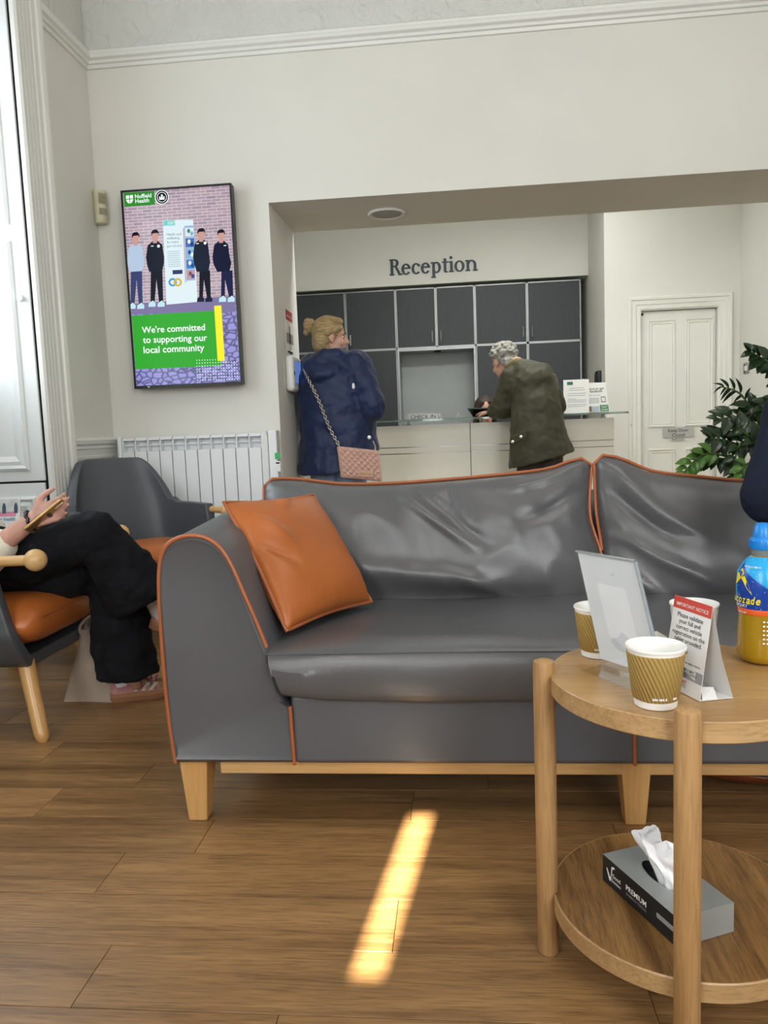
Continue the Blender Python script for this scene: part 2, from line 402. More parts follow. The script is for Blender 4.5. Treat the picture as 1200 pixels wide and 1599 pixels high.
# window_1: recess in the left wall; fluted architrave, folded shutter that faces the room, sash behind
YR = 3.545
arc = MB()
prof = [(0.0, 0.0), (0.0, 0.020)]
for k in range(4):
    y0 = 0.010 + k * 0.031
    prof += [(y0, 0.030), (y0 + 0.014, 0.030), (y0 + 0.018, 0.020), (y0 + 0.024, 0.020), (y0 + 0.028, 0.030)]
prof += [(0.135, 0.034), (0.168, 0.034), (0.172, 0.045), (0.190, 0.050), (0.196, 0.038), (0.205, 0.046), (0.216, 0.046), (0.220, 0.0)]
arc.loft([[(XL + d, YR + y, z) for y, d in prof] for z in (0, 3.5)])
wn = struct('window_1', arc, m_gloss, smooth=20)
m_shut = M('shutter_gloss', '#e6e9e8', rough=0.3, var=0.008)
sx1 = -1.981
sh = MB().box(-2.40, sx1, YR, YR + 0.014, 0.775, 3.38)
so = sh.build('shutter', m_shut, wn, smooth=0, bevel=0.003)
MB().box(-2.40, XL - 0.001, YR + 0.0142, YR + 0.0149, 0.0, 3.4).build('painted_gap_shade', m_dark, wn, smooth=0)  # black sheet that paints in the shade of the gap beside the shutter
def moulding(par, x0, x1, z0, z1, y, mat, steps=((0, 0.010), (0.012, 0.020), (0.026, 0.006), (0.044, 0.012), (0.07, 0.002)), name='panel_moulding', raised=True):
    "mitred panel moulding: nested rectangles stepping in depth, field in the middle"
    rings = [[(x0 + a, y - h, z0 + a), (x1 - a, y - h, z0 + a), (x1 - a, y - h, z1 - a), (x0 + a, y - h, z1 - a)] for a, h in steps]
    mb = MB().loft([[(x0, y, z0), (x1, y, z0), (x1, y, z1), (x0, y, z1)]] + rings, True, False, True)
    return mb.build(name, mat, par, smooth=0)
zt = at(18, 376, YR).z; zb_ = at(35, 735, YR).z; xr = at(40, 640, YR).x; zu = at(6, 352, YR).z
moulding(so, -2.34, xr, zb_, zt, YR, m_shut)
moulding(so, -2.34, xr + 0.002, zu, 3.30, YR, m_shut)
kp = at(37, 467, YR)
MB().lathe([(0.006, 0), (0.006, 0.012), (0.017, 0.018), (0.019, 0.028), (0.014, 0.036), (0.0, 0.039)], (kp.x, YR, kp.z), 18, (0, -1, 0)).build('knob', m_gloss, so)
lo = MB().box(-2.40, sx1 - 0.004, YR + 0.002, YR + 0.014, 0.0, 0.765).build('lower_panel', m_shut, wn, smooth=0, bevel=0.003)
moulding(lo, -2.34, sx1 - 0.05, 0.12, 0.70, YR + 0.002, m_shut)
sash = MB()
for a, b in ((1.5, 1.57), (3.45, 3.53), (2.48, 2.54)): sash.box(-2.412, -2.36, a, b, 0.75, 3.4)
for a, b in ((0.75, 0.83), (2.0, 2.06), (3.33, 3.4)): sash.box(-2.41, -2.362, 1.5, 3.53, a, b)
sash.box(-2.415, -2.36, 1.5, 3.53, 0.0, 0.75)
so2 = sash.build('sash_frame', m_gloss, wn, smooth=0)
for (a, b) in ((1.57, 2.48), (2.54, 3.45)):
    for (c, d) in ((0.83, 2.0), (2.06, 3.33)): MB().box(-2.39, -2.384, a, b, c, d).build('window_pane', m_glass, so2, smooth=0)

# ------------------------------------------------------------------ the reception room
YD, YC, XR = 7.6, 8.5, 2.675
struct('wall_reception_left', MB().box(-2.2, -2.0, YB, 9.0, 0, 3.2), m_wall2, smooth=0)
struct('wall_reception_right', MB().box(XR, XR + 0.2, YB, 9.0, 0, 3.2), m_wall2, smooth=0)
struct('wall_reception_back', MB().box(-2.2, 1.46, 8.95, 9.1, 0, 3.2), m_wall2, smooth=0)
struct('wall_reception_bulkhead', MB().box(-2.0, 1.440, YC - 0.03, 8.95, 2.50, 3.2), m_wall2, smooth=0)
dx0, dx1, dzt = at(1002, 485, YD).x, at(1122, 480, YD).x, 1.985
wd = MB().box(1.440, dx0, YD, YD + 0.15, 0, 3.2).box(dx1, XR, YD, YD + 0.15, 0, 3.2).box(dx0, dx1, YD, YD + 0.15, dzt, 3.2).box(1.440, 1.56, YD + 0.15, 8.95, 0, 3.2)
struct('wall_reception_door', wd, m_wall2, smooth=0)
# white panelled door with a stepped architrave
m_door = M('door_gloss', '#e0dfd7', rough=0.35, var=0.012, vscale=3)
cs = MB(); W = 0.125
pf = [(0, 0.0), (0, 0.03), (0.012, 0.04), (0.03, 0.036), (0.036, 0.024), (0.07, 0.024), (0.078, 0.016), (0.112, 0.016), (0.116, 0.008), (0.125, 0.0)]
def casing_ring(a, h):      # a: distance inwards from the outer edge
    return [(dx0 - W + a, YD - h, 0), (dx0 - W + a, YD - h, dzt + W - a), (dx1 + W - a, YD - h, dzt + W - a), (dx1 + W - a, YD - h, 0)]
cs.loft([casing_ring(a, h) for a, h in pf], False, False, False)
d1 = struct('door_1', cs, m_door, smooth=20)
leaf = MB().box(dx0 + 0.004, dx1 - 0.004, YD + 0.05, YD + 0.09, 0.01, dzt - 0.005).build('door_leaf', m_door, d1, smooth=0, bevel=0.003)
stp = ((0, 0.012), (0.010, 0.016), (0.020, 0.004), (0.034, 0.008), (0.045, -0.001))
def pz(y): return at(1060, y, YD + 0.05).z
def pxx(x): return at(x, 600, YD + 0.05).x
for xa, xb in ((1012, 1055), (1070, 1114)):
    moulding(leaf, pxx(xa), pxx(xb), pz(666), pz(498), YD + 0.05, m_door, stp)
    moulding(leaf, pxx(xa), pxx(xb), 0.22, pz(700), YD + 0.05, m_door, stp)
MB().cap((dx0 + 0.015, YD + 0.045, dzt - 0.03), (dx0 + 0.015, YD + 0.03, dzt - 0.03), 0.013, 0.013).build('door_closer_bolt', m_black, leaf)
hp = at(1114, 676, YD + 0.05)
MB().lathe([(0.026, 0), (0.026, 0.008), (0.0, 0.010)], (hp.x, YD + 0.05, hp.z), 20, (0, -1, 0)).tube([(hp.x, YD + 0.045, hp.z), (hp.x, YD + 0.0, hp.z), (hp.x - 0.02, YD - 0.004, hp.z), (hp.x - 0.11, YD - 0.004, hp.z - 0.002)], 0.009, 10).build('door_handle', m_steel, leaf)
# signs screwed to the door
s0, s1 = at(1035, 683, YD + 0.04), at(1084, 667, YD + 0.04)
sg = thing('door_sign', (s0.x, YD + 0.04, s0.z), 'small grey metal plate reading Keep Door Closed on the white door', 'sign')
MB().box(s0.x, s1.x, YD + 0.031, YD + 0.036, s0.z, s1.z).build('plate', M('sign_alu', '#b4b4b0', rough=0.35, metal=0.4, var=0.03), sg, smooth=0)
m_ink = M('black_ink', '#16171a', rough=0.6, var=0)
text('lettering', 'Keep Door', at(1044, 675, YD + 0.03), at(1076, 673.5, YD + 0.03), (0, 0, 1), m_ink, sg, 0.004)
text('lettering', 'Closed', at(1050, 682, YD + 0.03), at(1070, 681, YD + 0.03), (0, 0, 1), m_ink, sg, 0.004)
s0, s1 = at(1047, 688, YD + 0.04), at(1072, 683.5, YD + 0.04)
sg = thing('staff_sign', (s0.x, YD + 0.04, s0.z), 'tiny white Staff Only label under the grey door plate', 'sign')
MB().box(s0.x, s1.x, YD + 0.032, YD + 0.035, s0.z, s1.z).build('plate', M('sign_pale', '#cfcfca', rough=0.4), sg, smooth=0)
text('lettering', 'Staff Only', at(1050, 687, YD + 0.031), at(1069, 686.3, YD + 0.031), (0, 0, 1), m_ink, sg, 0.004)

# raised name on the bulkhead wall, serif capitals and lower case drawn stroke by stroke
m_rec = M('slate_lettering', '#2d3b44', rough=0.5, var=0.02)
ra, rb_ = at(609, 430.5, YC - 0.031), at(746.5, 419.5, YC - 0.031)
rt = thing('reception_lettering', (ra.x, YC - 0.03, ra.z), 'dark serif letters spelling Reception on the wall above the cabinets', 'lettering')
def letters(root, y):
    x = 0.0; H = 0.175; xh = 0.118; wd = rb_.x - ra.x; units = []
    def arc(cx, cy, rx, ry, a0, a1, t0, t1, n=14):
        # crescent stroke: outer ellipse, inner one thinner at top and bottom
        out = [(cx + rx * math.cos(R(a0 + (a1 - a0) * i / n)), cy + ry * math.sin(R(a0 + (a1 - a0) * i / n))) for i in range(n + 1)]
        inn = [(cx + (rx - t0) * math.cos(R(a0 + (a1 - a0) * i / n)), cy + (ry - t1) * math.sin(R(a0 + (a1 - a0) * i / n))) for i in range(n, -1, -1)]
        o = out + inn; m = len(out)
        return [[out[i], out[i + 1], inn[m - 2 - i], inn[m - 1 - i]] for i in range(m - 1)]
    def rect(a, b, c, d): return [[(a, c), (b, c), (b, d), (a, d)]]
    st = 0.029; th = 0.014
    G = {}
    G['R'] = rect(0.012, 0.012 + st, 0, H) + rect(0, 0.05, 0, th) + rect(0, 0.06, H - th, H) + arc(0.058, 0.132, 0.043, 0.043, -90, 90, st, th) + rect(0.03, 0.06, 0.089, 0.089 + th) + [[(0.056, 0.092), (0.083, 0.09), (0.128, 0.0), (0.098, 0.0)]] + rect(0.092, 0.136, 0, th)
    e = arc(0.05, xh / 2, 0.05, xh / 2 + 0.002, 20, 325, st, th) + rect(0.02, 0.098, 0.063, 0.063 + th) + arc(0.05, xh / 2, 0.05, xh / 2, 4, 40, st, th)
    G['e'] = e
    G['c'] = arc(0.05, xh / 2, 0.05, xh / 2 + 0.002, 42, 320, st, th) + arc(0.078, 0.094, 0.014, 0.014, 0, 360, 0.0139, 0.0139)
    G['p'] = rect(0.014, 0.014 + st, -0.052, xh) + rect(0, 0.05, -0.052, -0.052 + th) + rect(0, 0.03, xh - th, xh) + arc(0.058, xh / 2, 0.05, xh / 2 + 0.002, -150, 150, st, th)
    G['t'] = rect(0.018, 0.018 + st, 0.012, 0.15) + rect(0, 0.066, xh - th, xh) + arc(0.044, 0.024, 0.026, 0.026, 180, 320, st, th)
    G['i'] = rect(0.012, 0.012 + st, 0, xh) + rect(0, 0.05, 0, th) + rect(0, 0.03, xh - th, xh) + arc(0.024, 0.156, 0.016, 0.016, 0, 360, 0.0159, 0.0159)
    G['o'] = arc(0.055, xh / 2, 0.055, xh / 2 + 0.002, 0, 360, st, th, 24)
    G['n'] = rect(0.012, 0.012 + st, 0, xh) + rect(0, 0.05, 0, th) + rect(0, 0.03, xh - th, xh) + arc(0.066, 0.068, 0.05, 0.052, 0, 160, st, 0.014) + rect(0.116 - st, 0.116, 0, 0.07) + rect(0.08, 0.13, 0, th)
    adv = {'R': 0.128, 'e': 0.108, 'c': 0.10, 'p': 0.118, 't': 0.074, 'i': 0.056, 'o': 0.118, 'n': 0.136}
    word = 'Reception'; tot = sum(adv[c] for c in word); k = wd / (tot - 0.006); kz = (at(609, 405.5, YC).z - at(609, 430.5, YC).z) / H
    for ch in word:
        mb = MB(); i = 0
        for q in G[ch]:
            i += 1
            mb.prism([(ra.x + (x + px) * k, y - 0.012 - 0.00012 * (i % 7), ra.z + pz_ * kz) for px, pz_ in q], (0, 0.012, 0))
        mb.build('letter', m_rec, root, smooth=0); x += adv[ch]
letters(rt, YC - 0.03)
# ================================================================== THINGS ON THE WALLS
YV = 4.20
tv0, tv1 = Vector((-1.777, YV, 1.237)), Vector((-1.160, YV, 2.305))
tv = thing('television', (-1.47, YV, 1.237), 'portrait wall screen showing four players and a green community banner', 'television')
fr = MB(); b_ = 0.010
fr.box(tv0.x, tv1.x, YV + 0.004, YV + 0.05, tv0.z, tv1.z)
fr.build('casing', m_black, tv, smooth=0, bevel=0.004)
bz = MB()
bz.box(tv0.x, tv0.x + b_, YV - 0.006, YV + 0.006, tv0.z, tv1.z).box(tv1.x - b_, tv1.x, YV - 0.006, YV + 0.006, tv0.z, tv1.z)
bz.box(tv0.x + b_, tv1.x - b_, YV - 0.006, YV + 0.006, tv0.z, tv0.z + 0.016).box(tv0.x + b_, tv1.x - b_, YV - 0.006, YV + 0.006, tv1.z - b_, tv1.z)
bz.build('bezel', m_black, tv, smooth=0)
MB().box(-1.62, -1.32, YV + 0.05, YT, 1.6, 1.95).build('wall_bracket', m_black, tv, smooth=0)
lg = MB().box(-1.700, -1.686, YV - 0.0075, YV - 0.005, 1.2415, 1.2485); lg.build('brand_mark', m_steel, tv, smooth=0)
def picture_mat():
    "brick wall of the picture on the screen"
    m = bpy.data.materials.new('screen_brick_picture'); m.use_nodes = True; N = m.node_tree.nodes; L = m.node_tree.links
    b = N['Principled BSDF']; b.inputs['Base Color'].default_value = (0, 0, 0, 1); b.inputs['Roughness'].default_value = 0.25
    tc = N.new('ShaderNodeTexCoord'); sp = N.new('ShaderNodeSeparateXYZ'); cb = N.new('ShaderNodeCombineXYZ')
    L.new(tc.outputs['Object'], sp.inputs[0]); L.new(sp.outputs[0], cb.inputs[0]); L.new(sp.outputs[2], cb.inputs[1])
    br = N.new('ShaderNodeTexBrick'); br.inputs['Scale'].default_value = 13.5; br.inputs['Mortar Size'].default_value = 0.018
    br.inputs['Brick Width'].default_value = 0.75; br.inputs['Row Height'].default_value = 0.22
    br.inputs['Color1'].default_value = hexc('#b49ca2'); br.inputs['Color2'].default_value = hexc('#97828f'); br.inputs['Mortar'].default_value = hexc('#d4cde0')
    L.new(cb.outputs[0], br.inputs['Vector']); L.new(br.outputs[0], b.inputs['Emission Color']); b.inputs['Emission Strength'].default_value = 1.0
    return m
def cobble_mat():
    m = bpy.data.materials.new('screen_cobble_picture'); m.use_nodes = True; N = m.node_tree.nodes; L = m.node_tree.links
    b = N['Principled BSDF']; b.inputs['Base Color'].default_value = (0, 0, 0, 1); b.inputs['Roughness'].default_value = 0.25
    tc = N.new('ShaderNodeTexCoord'); mp = N.new('ShaderNodeMapping'); mp.inputs['Scale'].default_value = (22, 1, 34)
    L.new(tc.outputs['Object'], mp.inputs[0]); v = N.new('ShaderNodeTexVoronoi'); v.feature = 'DISTANCE_TO_EDGE'; v.inputs['Scale'].default_value = 1.0
    L.new(mp.outputs[0], v.inputs['Vector'])
    rp = N.new('ShaderNodeValToRGB'); rp.color_ramp.elements[0].color = hexc('#3a3566'); rp.color_ramp.elements[1].color = hexc('#8f8cd0'); rp.color_ramp.elements[1].position = 0.16
    L.new(v.outputs[0], rp.inputs[0]); L.new(rp.outputs[0], b.inputs['Emission Color']); b.inputs['Emission Strength'].default_value = 1.0
    return m
def S(cx, cy, k=0): return at(170 + cx * 230 / 1051, 270 + cy * 350 / 1599, YV - 0.0002 * k)
def scr(name, pts, mat, k): return MB().poly([S(x, y, k) for x, y in pts]).build(name, mat, screen, smooth=0)
def ellp(cx, cy, rx, ry, n=18): return [(cx + rx * math.cos(2 * math.pi * i / n), cy + ry * math.sin(2 * math.pi * i / n)) for i in range(n)]
screen = MB().box(tv0.x + b_, tv1.x - b_, YV - 0.0001, YV + 0.003, tv0.z + 0.016, tv1.z - b_).build('screen', picture_mat(), tv, smooth=0)
m_cob = cobble_mat()
scr('picture_ground', [(160, 960), (905, 880), (940, 1490), (196, 1523)], m_cob, 1)
scr('picture_gravel', [(160, 935), (903, 878), (906, 990), (163, 1010)], E('scr_gravel', '#7d74a0'), 2)
g_green = E('scr_green', '#35a832'); g_dkgreen = E('scr_dark_green', '#2e8a2c'); g_white = E('scr_white', '#f4fbfa', 1.05); g_yellow = E('scr_yellow', '#f7ee32')
scr('logo_panel', [(104, 143), (323, 128), (330, 226), (112, 242)], g_dkgreen, 2)
text('logo_lettering', 'Nuffield', S(188, 182, 4), S(305, 173, 4), (0, 0, 1), g_white, screen, 0.012)
text('logo_lettering', 'Health', S(190, 216, 4), S(289, 208, 4), (0, 0, 1), g_white, screen, 0.012)
scr('shield_mark', [(122, 162), (172, 157), (174, 192), (166, 210), (150, 221), (134, 212), (124, 196)], g_white, 3)
scr('shield_cross', [(144, 160), (150, 159), (153, 221), (148, 220)], g_dkgreen, 4)
scr('shield_cross', [(122, 186), (174, 181), (174, 187), (122, 192)], g_dkgreen, 4)
g_blk = E('scr_black', '#0c0f14'); g_navy = E('scr_navy', '#121a30'); g_skin = E('scr_skin', '#c99a90')
scr('crest', ellp(379, 173, 49, 52, 28), g_white, 3); scr('crest', ellp(379, 173, 44, 47, 28), g_blk, 4); scr('crest', ellp(379, 173, 35, 37, 24), g_white, 5); scr('crest', ellp(379, 173, 31, 33, 24), g_blk, 6)
scr('crest_castle', [(360, 192), (360, 168), (367, 168), (367, 176), (373, 176), (373, 154), (385, 154), (385, 176), (391, 174), (391, 166), (398, 166), (398, 190)], g_white, 7)
# roll-up banner in the picture
g_ban = E('scr_banner', '#dcecf2'); g_teal = E('scr_teal', '#79cdc8')
scr('banner', [(386, 337), (602, 334), (634, 920), (412, 940)], g_ban, 3)
scr('banner_logo', [(388, 340), (471, 338), (473, 374), (390, 378)], g_teal, 4)
text('banner_lettering', 'Nuffield', S(422, 358, 5), S(468, 356, 5), (0, 0, 1), g_white, screen); text('banner_lettering', 'Health', S(422, 370, 5), S(460, 368, 5), (0, 0, 1), g_white, screen)
g_gray = E('scr_gray', '#6f8794')
for i, (s, x1) in enumerate((('Health and', 516), ('wellbeing', 504), ('for every', 500), ('part of you', 520))):
    text('banner_lettering', s, S(413 + i, 447 + 28 * i, 5), S(x1, 444 + 27 * i, 5), (0, 0, 1), g_gray, screen, 0.004)
for i in range(8): scr('banner_line', [(416 + i, 560 + 15 * i), (505 + i, 557 + 15 * i), (505 + i, 562 + 15 * i), (416 + i, 565 + 15 * i)], E('scr_line', '#a9bfca'), 5)
scr('banner_strip', [(538, 378), (607, 374), (618, 765), (554, 770)], E('scr_photo', '#9db6d6'), 4)
for i, (c, q) in enumerate((('#d5e6ee', 0), ('#3f6fb0', 1), ('#86b2d8', 2), ('#3b7fc0', 3), ('#b89aa0', 4))):
    yq = 392 + 76 * q; scr('banner_photo', [(544 + 3 * q, yq), (606 + 2 * q, yq - 2), (608 + 2 * q, yq + 60), (546 + 3 * q, yq + 62)], E('scr_ph%d' % i, c), 5)
    scr('banner_photo', ellp(570 + 3 * q, yq + 22, 11, 16, 10), E('scr_pa%d' % i, ('#4a7a70', '#e8eef2', '#2a4a8a', '#dfe9f2', '#7a4a50')[q]), 6)
    scr('banner_photo', ellp(592 + 2 * q, yq + 40, 12, 16, 10), E('scr_pb%d' % i, ('#7fb2c8', '#1f3f80', '#f0f2f6', '#284f90', '#3a4a90')[q]), 6)
scr('banner_bar', [(530, 395), (537, 395), (552, 783), (546, 783)], E('scr_pinkbar', '#c98f9a'), 5)
scr('banner_button', [(455, 694), (526, 691), (527, 720), (456, 724)], E('scr_btn', '#2c3a63'), 5)
for cx, c in ((456, '#4a97c6'), (492, '#d8b23a')):
    rg = [[S(cx + rr * math.cos(a * math.pi / 12), 780 + rr * math.sin(a * math.pi / 12), 6 + (cx > 460)) for a in range(24)] for rr in (30, 16)]
    MB().loft(rg, True, False, False).build('banner_loop', E('scr_loop%d' % cx, c), screen, smooth=0)
# four players
def player(x, top, shirt, trousers, hair, feet, wide=1.0, lean=0):
    hw = 62 * wide
    scr('figure', [(x - hw * .62 + lean, 700), (x + hw * .66 + lean, 695), (x + hw * .75 + lean, feet - 14), (x + hw * .30 + lean, feet - 12), (x + 4 + lean * .6, 760), (x - hw * .22 + lean, feet - 2), (x - hw * .66 + lean, feet)], E('scr_tr' + trousers, trousers), 7)
    sy = top + 88
    scr('figure', [(x - 18, sy - 6), (x + 20, sy - 8), (x + hw * .80, sy + 18), (x + hw, sy + 110), (x + hw * .92 + lean * .4, sy + 150), (x + hw * .72 + lean * .4, 700), (x - hw * .70 + lean * .4, 706), (x - hw * .88, sy + 160), (x - hw, sy + 110), (x - hw * .82, sy + 24)], E('scr_sh' + shirt, shirt), 8)
    scr('figure', [(x - 15, sy + 8), (x + 15, sy + 6), (x + 14, sy - 22), (x - 13, sy - 22)], g_skin, 9)
    scr('figure', ellp(x, top + 46, 24, 36), g_skin, 9)
    scr('figure', [(x - 27, top + 44), (x - 27, top + 16), (x - 14, top), (x + 12, top - 3), (x + 27, top + 16), (x + 26, top + 40), (x + 20, top + 22), (x - 16, top + 25)], hair, 10)
    for dx_ in (-0.45, 0.55): scr('figure', [(x + lean + hw * dx_ - 26, feet - 10), (x + lean + hw * dx_ + 4, feet - 30), (x + lean + hw * dx_ + 24, feet - 10), (x + lean + hw * dx_ + 22, feet + 14), (x + lean + hw * dx_ - 28, feet + 16)], E('scr_shoe', '#bfe3ea') if feet < 905 or shirt != '#141c30' or x < 400 else g_navy, 9)
g_hair = E('scr_hair', '#15131a')
player(192, 424, '#b2c6dc', '#39436e', g_hair, 955, 1.0, 4)
player(330, 406, '#10182a', '#0c1120', g_hair, 940, 1.04, 10)
player(660, 396, '#141c30', '#0d1222', g_hair, 905, 0.95, 24)
player(802, 404, '#0f1432', '#171d44', g_hair, 905, 1.0, 40)
for x, y in ((355, 522), (687, 500)): scr('badge', ellp(x, y, 10, 11), g_white, 11)
for x, y in ((310, 526), (633, 508), (830, 522)): scr('badge', [(x - 9, y - 6), (x + 9, y - 8), (x + 9, y - 2), (x - 9, y)], g_white, 11)
# green caption with its yellow bar and dots
scr('caption_panel', [(163, 1018), (755, 982), (804, 1376), (190, 1401)], g_green, 5)
scr('caption_bar', [(752, 948), (803, 945), (828, 1340), (777, 1343)], g_yellow, 7)
text('caption_lettering', "We're committed", S(238, 1143, 9), S(688, 1122, 9), (0, 0, 1), g_white, screen, 0.012)
text('caption_lettering', 'to supporting our', S(245, 1214, 9), S(703, 1197, 9), (0, 0, 1), g_white, screen, 0.012)
text('caption_lettering', 'local community', S(250, 1287, 9), S(683, 1268, 9), (0, 0, 1), g_white, screen, 0.012)
dots = MB()
for i in range(17):
    for j in range(8):
        x, y = 628 + i * 19.0 + j * 0.9, 1337 + j * 20.5 - i * 0.6
        if x > 930 or y < 1345 and x > 770: continue
        dots.poly([S(x + a, y + b, 8) for a, b in ((-4, 0), (0, -5), (4, 0), (0, 5))])
dots.build('caption_dots', g_white, screen, smooth=0, kind='stuff')

# movement sensor in the corner
pc = Vector((XL + 0.045, YT - 0.045, 0))
zt_, zb2 = at(150, 297, 4.25).z, at(153, 349, 4.25).z
sn = thing('motion_sensor', (pc.x, pc.y, zb2), 'cream plastic movement sensor high in the corner beside the screen', 'sensor')
m_cream = M('aged_cream_plastic', '#cfc9ac', rough=0.45, var=0.03)
ax = Vector((1, -1, 0)).normalized(); bx_ = Vector((1, 1, 0)).normalized()
rings = []
for z, d in ((zb2, 0.6), (zb2 + 0.012, 0.92), (zb2 + 0.05, 1), (zt_ - 0.05, 0.95), (zt_ - 0.01, 0.8), (zt_, 0.55)):
    ring = [pc + bx_ * (0.034 * math.cos(a)) * (0.9 if abs(math.cos(a)) < .9 else 1) + ax * (0.030 * d * math.sin(a) if math.sin(a) > 0 else -0.045) for a in [math.pi * i / 10 for i in range(11)] + [math.pi * 1.15, math.pi * 1.85]]
    rings.append([Vector((p.x, p.y, z)) for p in ring])
MB().loft(rings).build('casing', m_cream, sn, smooth=50)
for z0, z1 in ((zb2 + 0.04, zb2 + 0.075), (zb2 + 0.10, zb2 + 0.155)):
    mb = MB()
    for i in range(7):
        c = pc + ax * 0.031 + bx_ * (-0.020 + i * 0.0066); mb.obox((c.x, c.y, (z0 + z1) / 2), bx_ * 0.0017, ax * 0.002, Vector((0, 0, (z1 - z0) / 2)))
    mb.build('lens', M('sensor_lens', '#9c9880', rough=0.5), sn, smooth=0)

# radiator of upright aluminium sections
rd = thing('radiator', (-1.44, 4.24, 0.38), 'white sectional electric radiator under the wall screen', 'radiator')
m_rad = M('radiator_enamel', '#e8ebec', rough=0.28, var=0.008)
x0, x1, zt_, zb2, yf = -1.878, -1.075, 0.968, 0.385, 4.195
n = 11; pw = (x1 - x0) / n
for i in range(n):
    a = x0 + i * pw + 0.003; b = a + pw - 0.005
    mb = MB().box(a, b, yf, yf + 0.075, zb2, zt_ - 0.080)                      # front plate of a section
    mb.box(a + 0.0, a + 0.007, yf + 0.004, yf + 0.075, zt_ - 0.08, zt_ - 0.012) # web beside the outlet
    mb.prism([(a, yf + 0.006, zt_ - 0.018), (a, yf + 0.022, zt_ - 0.002), (a, yf + 0.075, zt_), (a, yf + 0.075, zt_ - 0.016), (a, yf + 0.03, zt_ - 0.018)], (b - a, 0, 0))
    mb.box(a, b, yf + 0.028, yf + 0.034, zt_ - 0.05, zt_ - 0.042)
    mb.box(a, b, yf + 0.06, yf + 0.075, zt_ - 0.08, zt_ - 0.01)
    mb.build('section', m_rad, rd, smooth=0, bevel=0.0018, segs=1)
MB().box(x0 - 0.024, x0 + 0.0, yf - 0.004, yf + 0.085, zb2, zt_ + 0.008).build('end_cap', m_rad, rd, bevel=0.008)
mb = MB(); mb.prism([(x1 + 0.002, yf - 0.008, zb2), (x1 + 0.002, yf - 0.008, zt_ - 0.01), (x1 + 0.008, yf - 0.008, zt_ + 0.008), (x1 + 0.03, yf + 0.0, zt_ + 0.012), (x1 + 0.036, yf + 0.008, zt_ - 0.02), (x1 + 0.036, yf + 0.008, zb2)], (0, 0.09, 0))
mb.build('end_cap', m_rad, rd, bevel=0.006)
ctl = MB().box(x1 + 0.038, XO - 0.004, yf + 0.012, yf + 0.09, zb2, zt_ + 0.012).build('control_unit', m_rad, rd, bevel=0.006)
g0, g1 = at(429, 717, yf), at(436.5, 707, yf)
MB().box(g0.x, g1.x, yf + 0.0105, yf + 0.0125, g0.z, g1.z).build('label', M('green_sticker', '#3ea85a', rough=0.5), ctl, smooth=0)
MB().box(g0.x, g1.x, yf + 0.0105, yf + 0.0125, g0.z - 0.07, g0.z - 0.012).build('label', M('pale_sticker', '#e3e6e4', rough=0.5), ctl, smooth=0)
MB().box(g0.x + 0.004, g1.x - 0.004, yf + 0.0098, yf + 0.0128, g0.z - 0.026, g0.z - 0.018).build('switch', m_black, ctl, smooth=0)
for xx in (-1.75, -1.2): MB().box(xx, xx + 0.04, yf + 0.07, YT, 0.55, 0.6).build('wall_bracket', m_steel, rd, smooth=0)

# ceiling loudspeaker in the soffit of the opening
sc_ = atZ(604, 332, ZL)
sp = thing('ceiling_speaker', (sc_.x, sc_.y, ZL), 'round white loudspeaker set in the soffit of the opening', 'loudspeaker')
MB().lathe([(0.082, 0), (0.105, 0.0), (0.111, -0.006), (0.104, -0.014), (0.086, -0.010)], (sc_.x, sc_.y, ZL), 40, None, False, False).build('rim', m_white_pl, sp)
MB().lathe([(0.087, -0.006), (0.087, -0.0105), (0.06, -0.012), (0.0, -0.013)], (sc_.x, sc_.y, ZL), 40).build('grille', M('speaker_mesh', '#a9a9a4', rough=0.6, bump=0.4, bscale=600), sp)

# notice and touch tablet on the side of the opening (plane X = XO, facing right)
def onr(x, y, d=0.0): p = atX(x, y, XO + d); return Vector((XO + d, p.y, p.z))
nq = [onr(445, 482, .001), onr(455.5, 489, .001), onr(459, 553, .001), onr(449, 548, .001)]
no = thing('wall_notice', nq[3], 'tall paper notice with a red heading on the side of the opening', 'notice')
zt_, zb2, ya, yb = nq[0].z, nq[3].z, nq[0].y, nq[1].y
MB().box(XO, XO + 0.003, ya, yb, zb2, zt_).build('sheet', M('paper_white', '#e6e4de', rough=0.7, var=0.01), no, smooth=0)
MB().box(XO + 0.0028, XO + 0.0036, ya, yb, zt_ - 0.06, zt_).build('heading_band', M('notice_red', '#b8423c', rough=0.6), no, smooth=0)
text('lettering', 'IMPORTANT NOTICE', (XO + 0.0038, ya + 0.02, zt_ - 0.04), (XO + 0.0038, yb - 0.02, zt_ - 0.04), (0, 0, 1), M('paper_ink_white', '#f4f4f2'), no, 0.01)
MB().box(XO + 0.0028, XO + 0.0036, ya + .08, yb - .08, zt_ - 0.20, zt_ - 0.09).build('picture', M('notice_grey', '#77787a', rough=0.6), no, smooth=0)
for i in range(5): MB().box(XO + 0.0028, XO + 0.0036, ya + .03, yb - .03 - .02 * (i % 2), zt_ - 0.252 - .03 * i, zt_ - 0.24 - .03 * i).build('line_of_print', m_ink, no, smooth=0)
MB().box(XO + 0.0028, XO + 0.0036, ya, yb, zb2 + 0.05, zb2 + 0.11).build('footer_band', M('notice_mid', '#9b9492', rough=0.6), no, smooth=0)
MB().box(XO + 0.0028, XO + 0.0036, ya + .1, yb - .1, zb2 + 0.015, zb2 + 0.035).build('mark', M('notice_red', '#b8423c'), no, smooth=0)
ty0, ty1, tz0, tz1 = 4.50, 4.80, onr(452, 612).z, onr(452, 558).z
tb = thing('wall_tablet', (XO, 4.6, tz0), 'white check-in tablet on a wall mount in the opening behind the woman', 'tablet')
MB().box(XO, XO + 0.05, ty0, ty1, tz0, tz1).build('casing', m_white_pl, tb, bevel=0.022, segs=4)
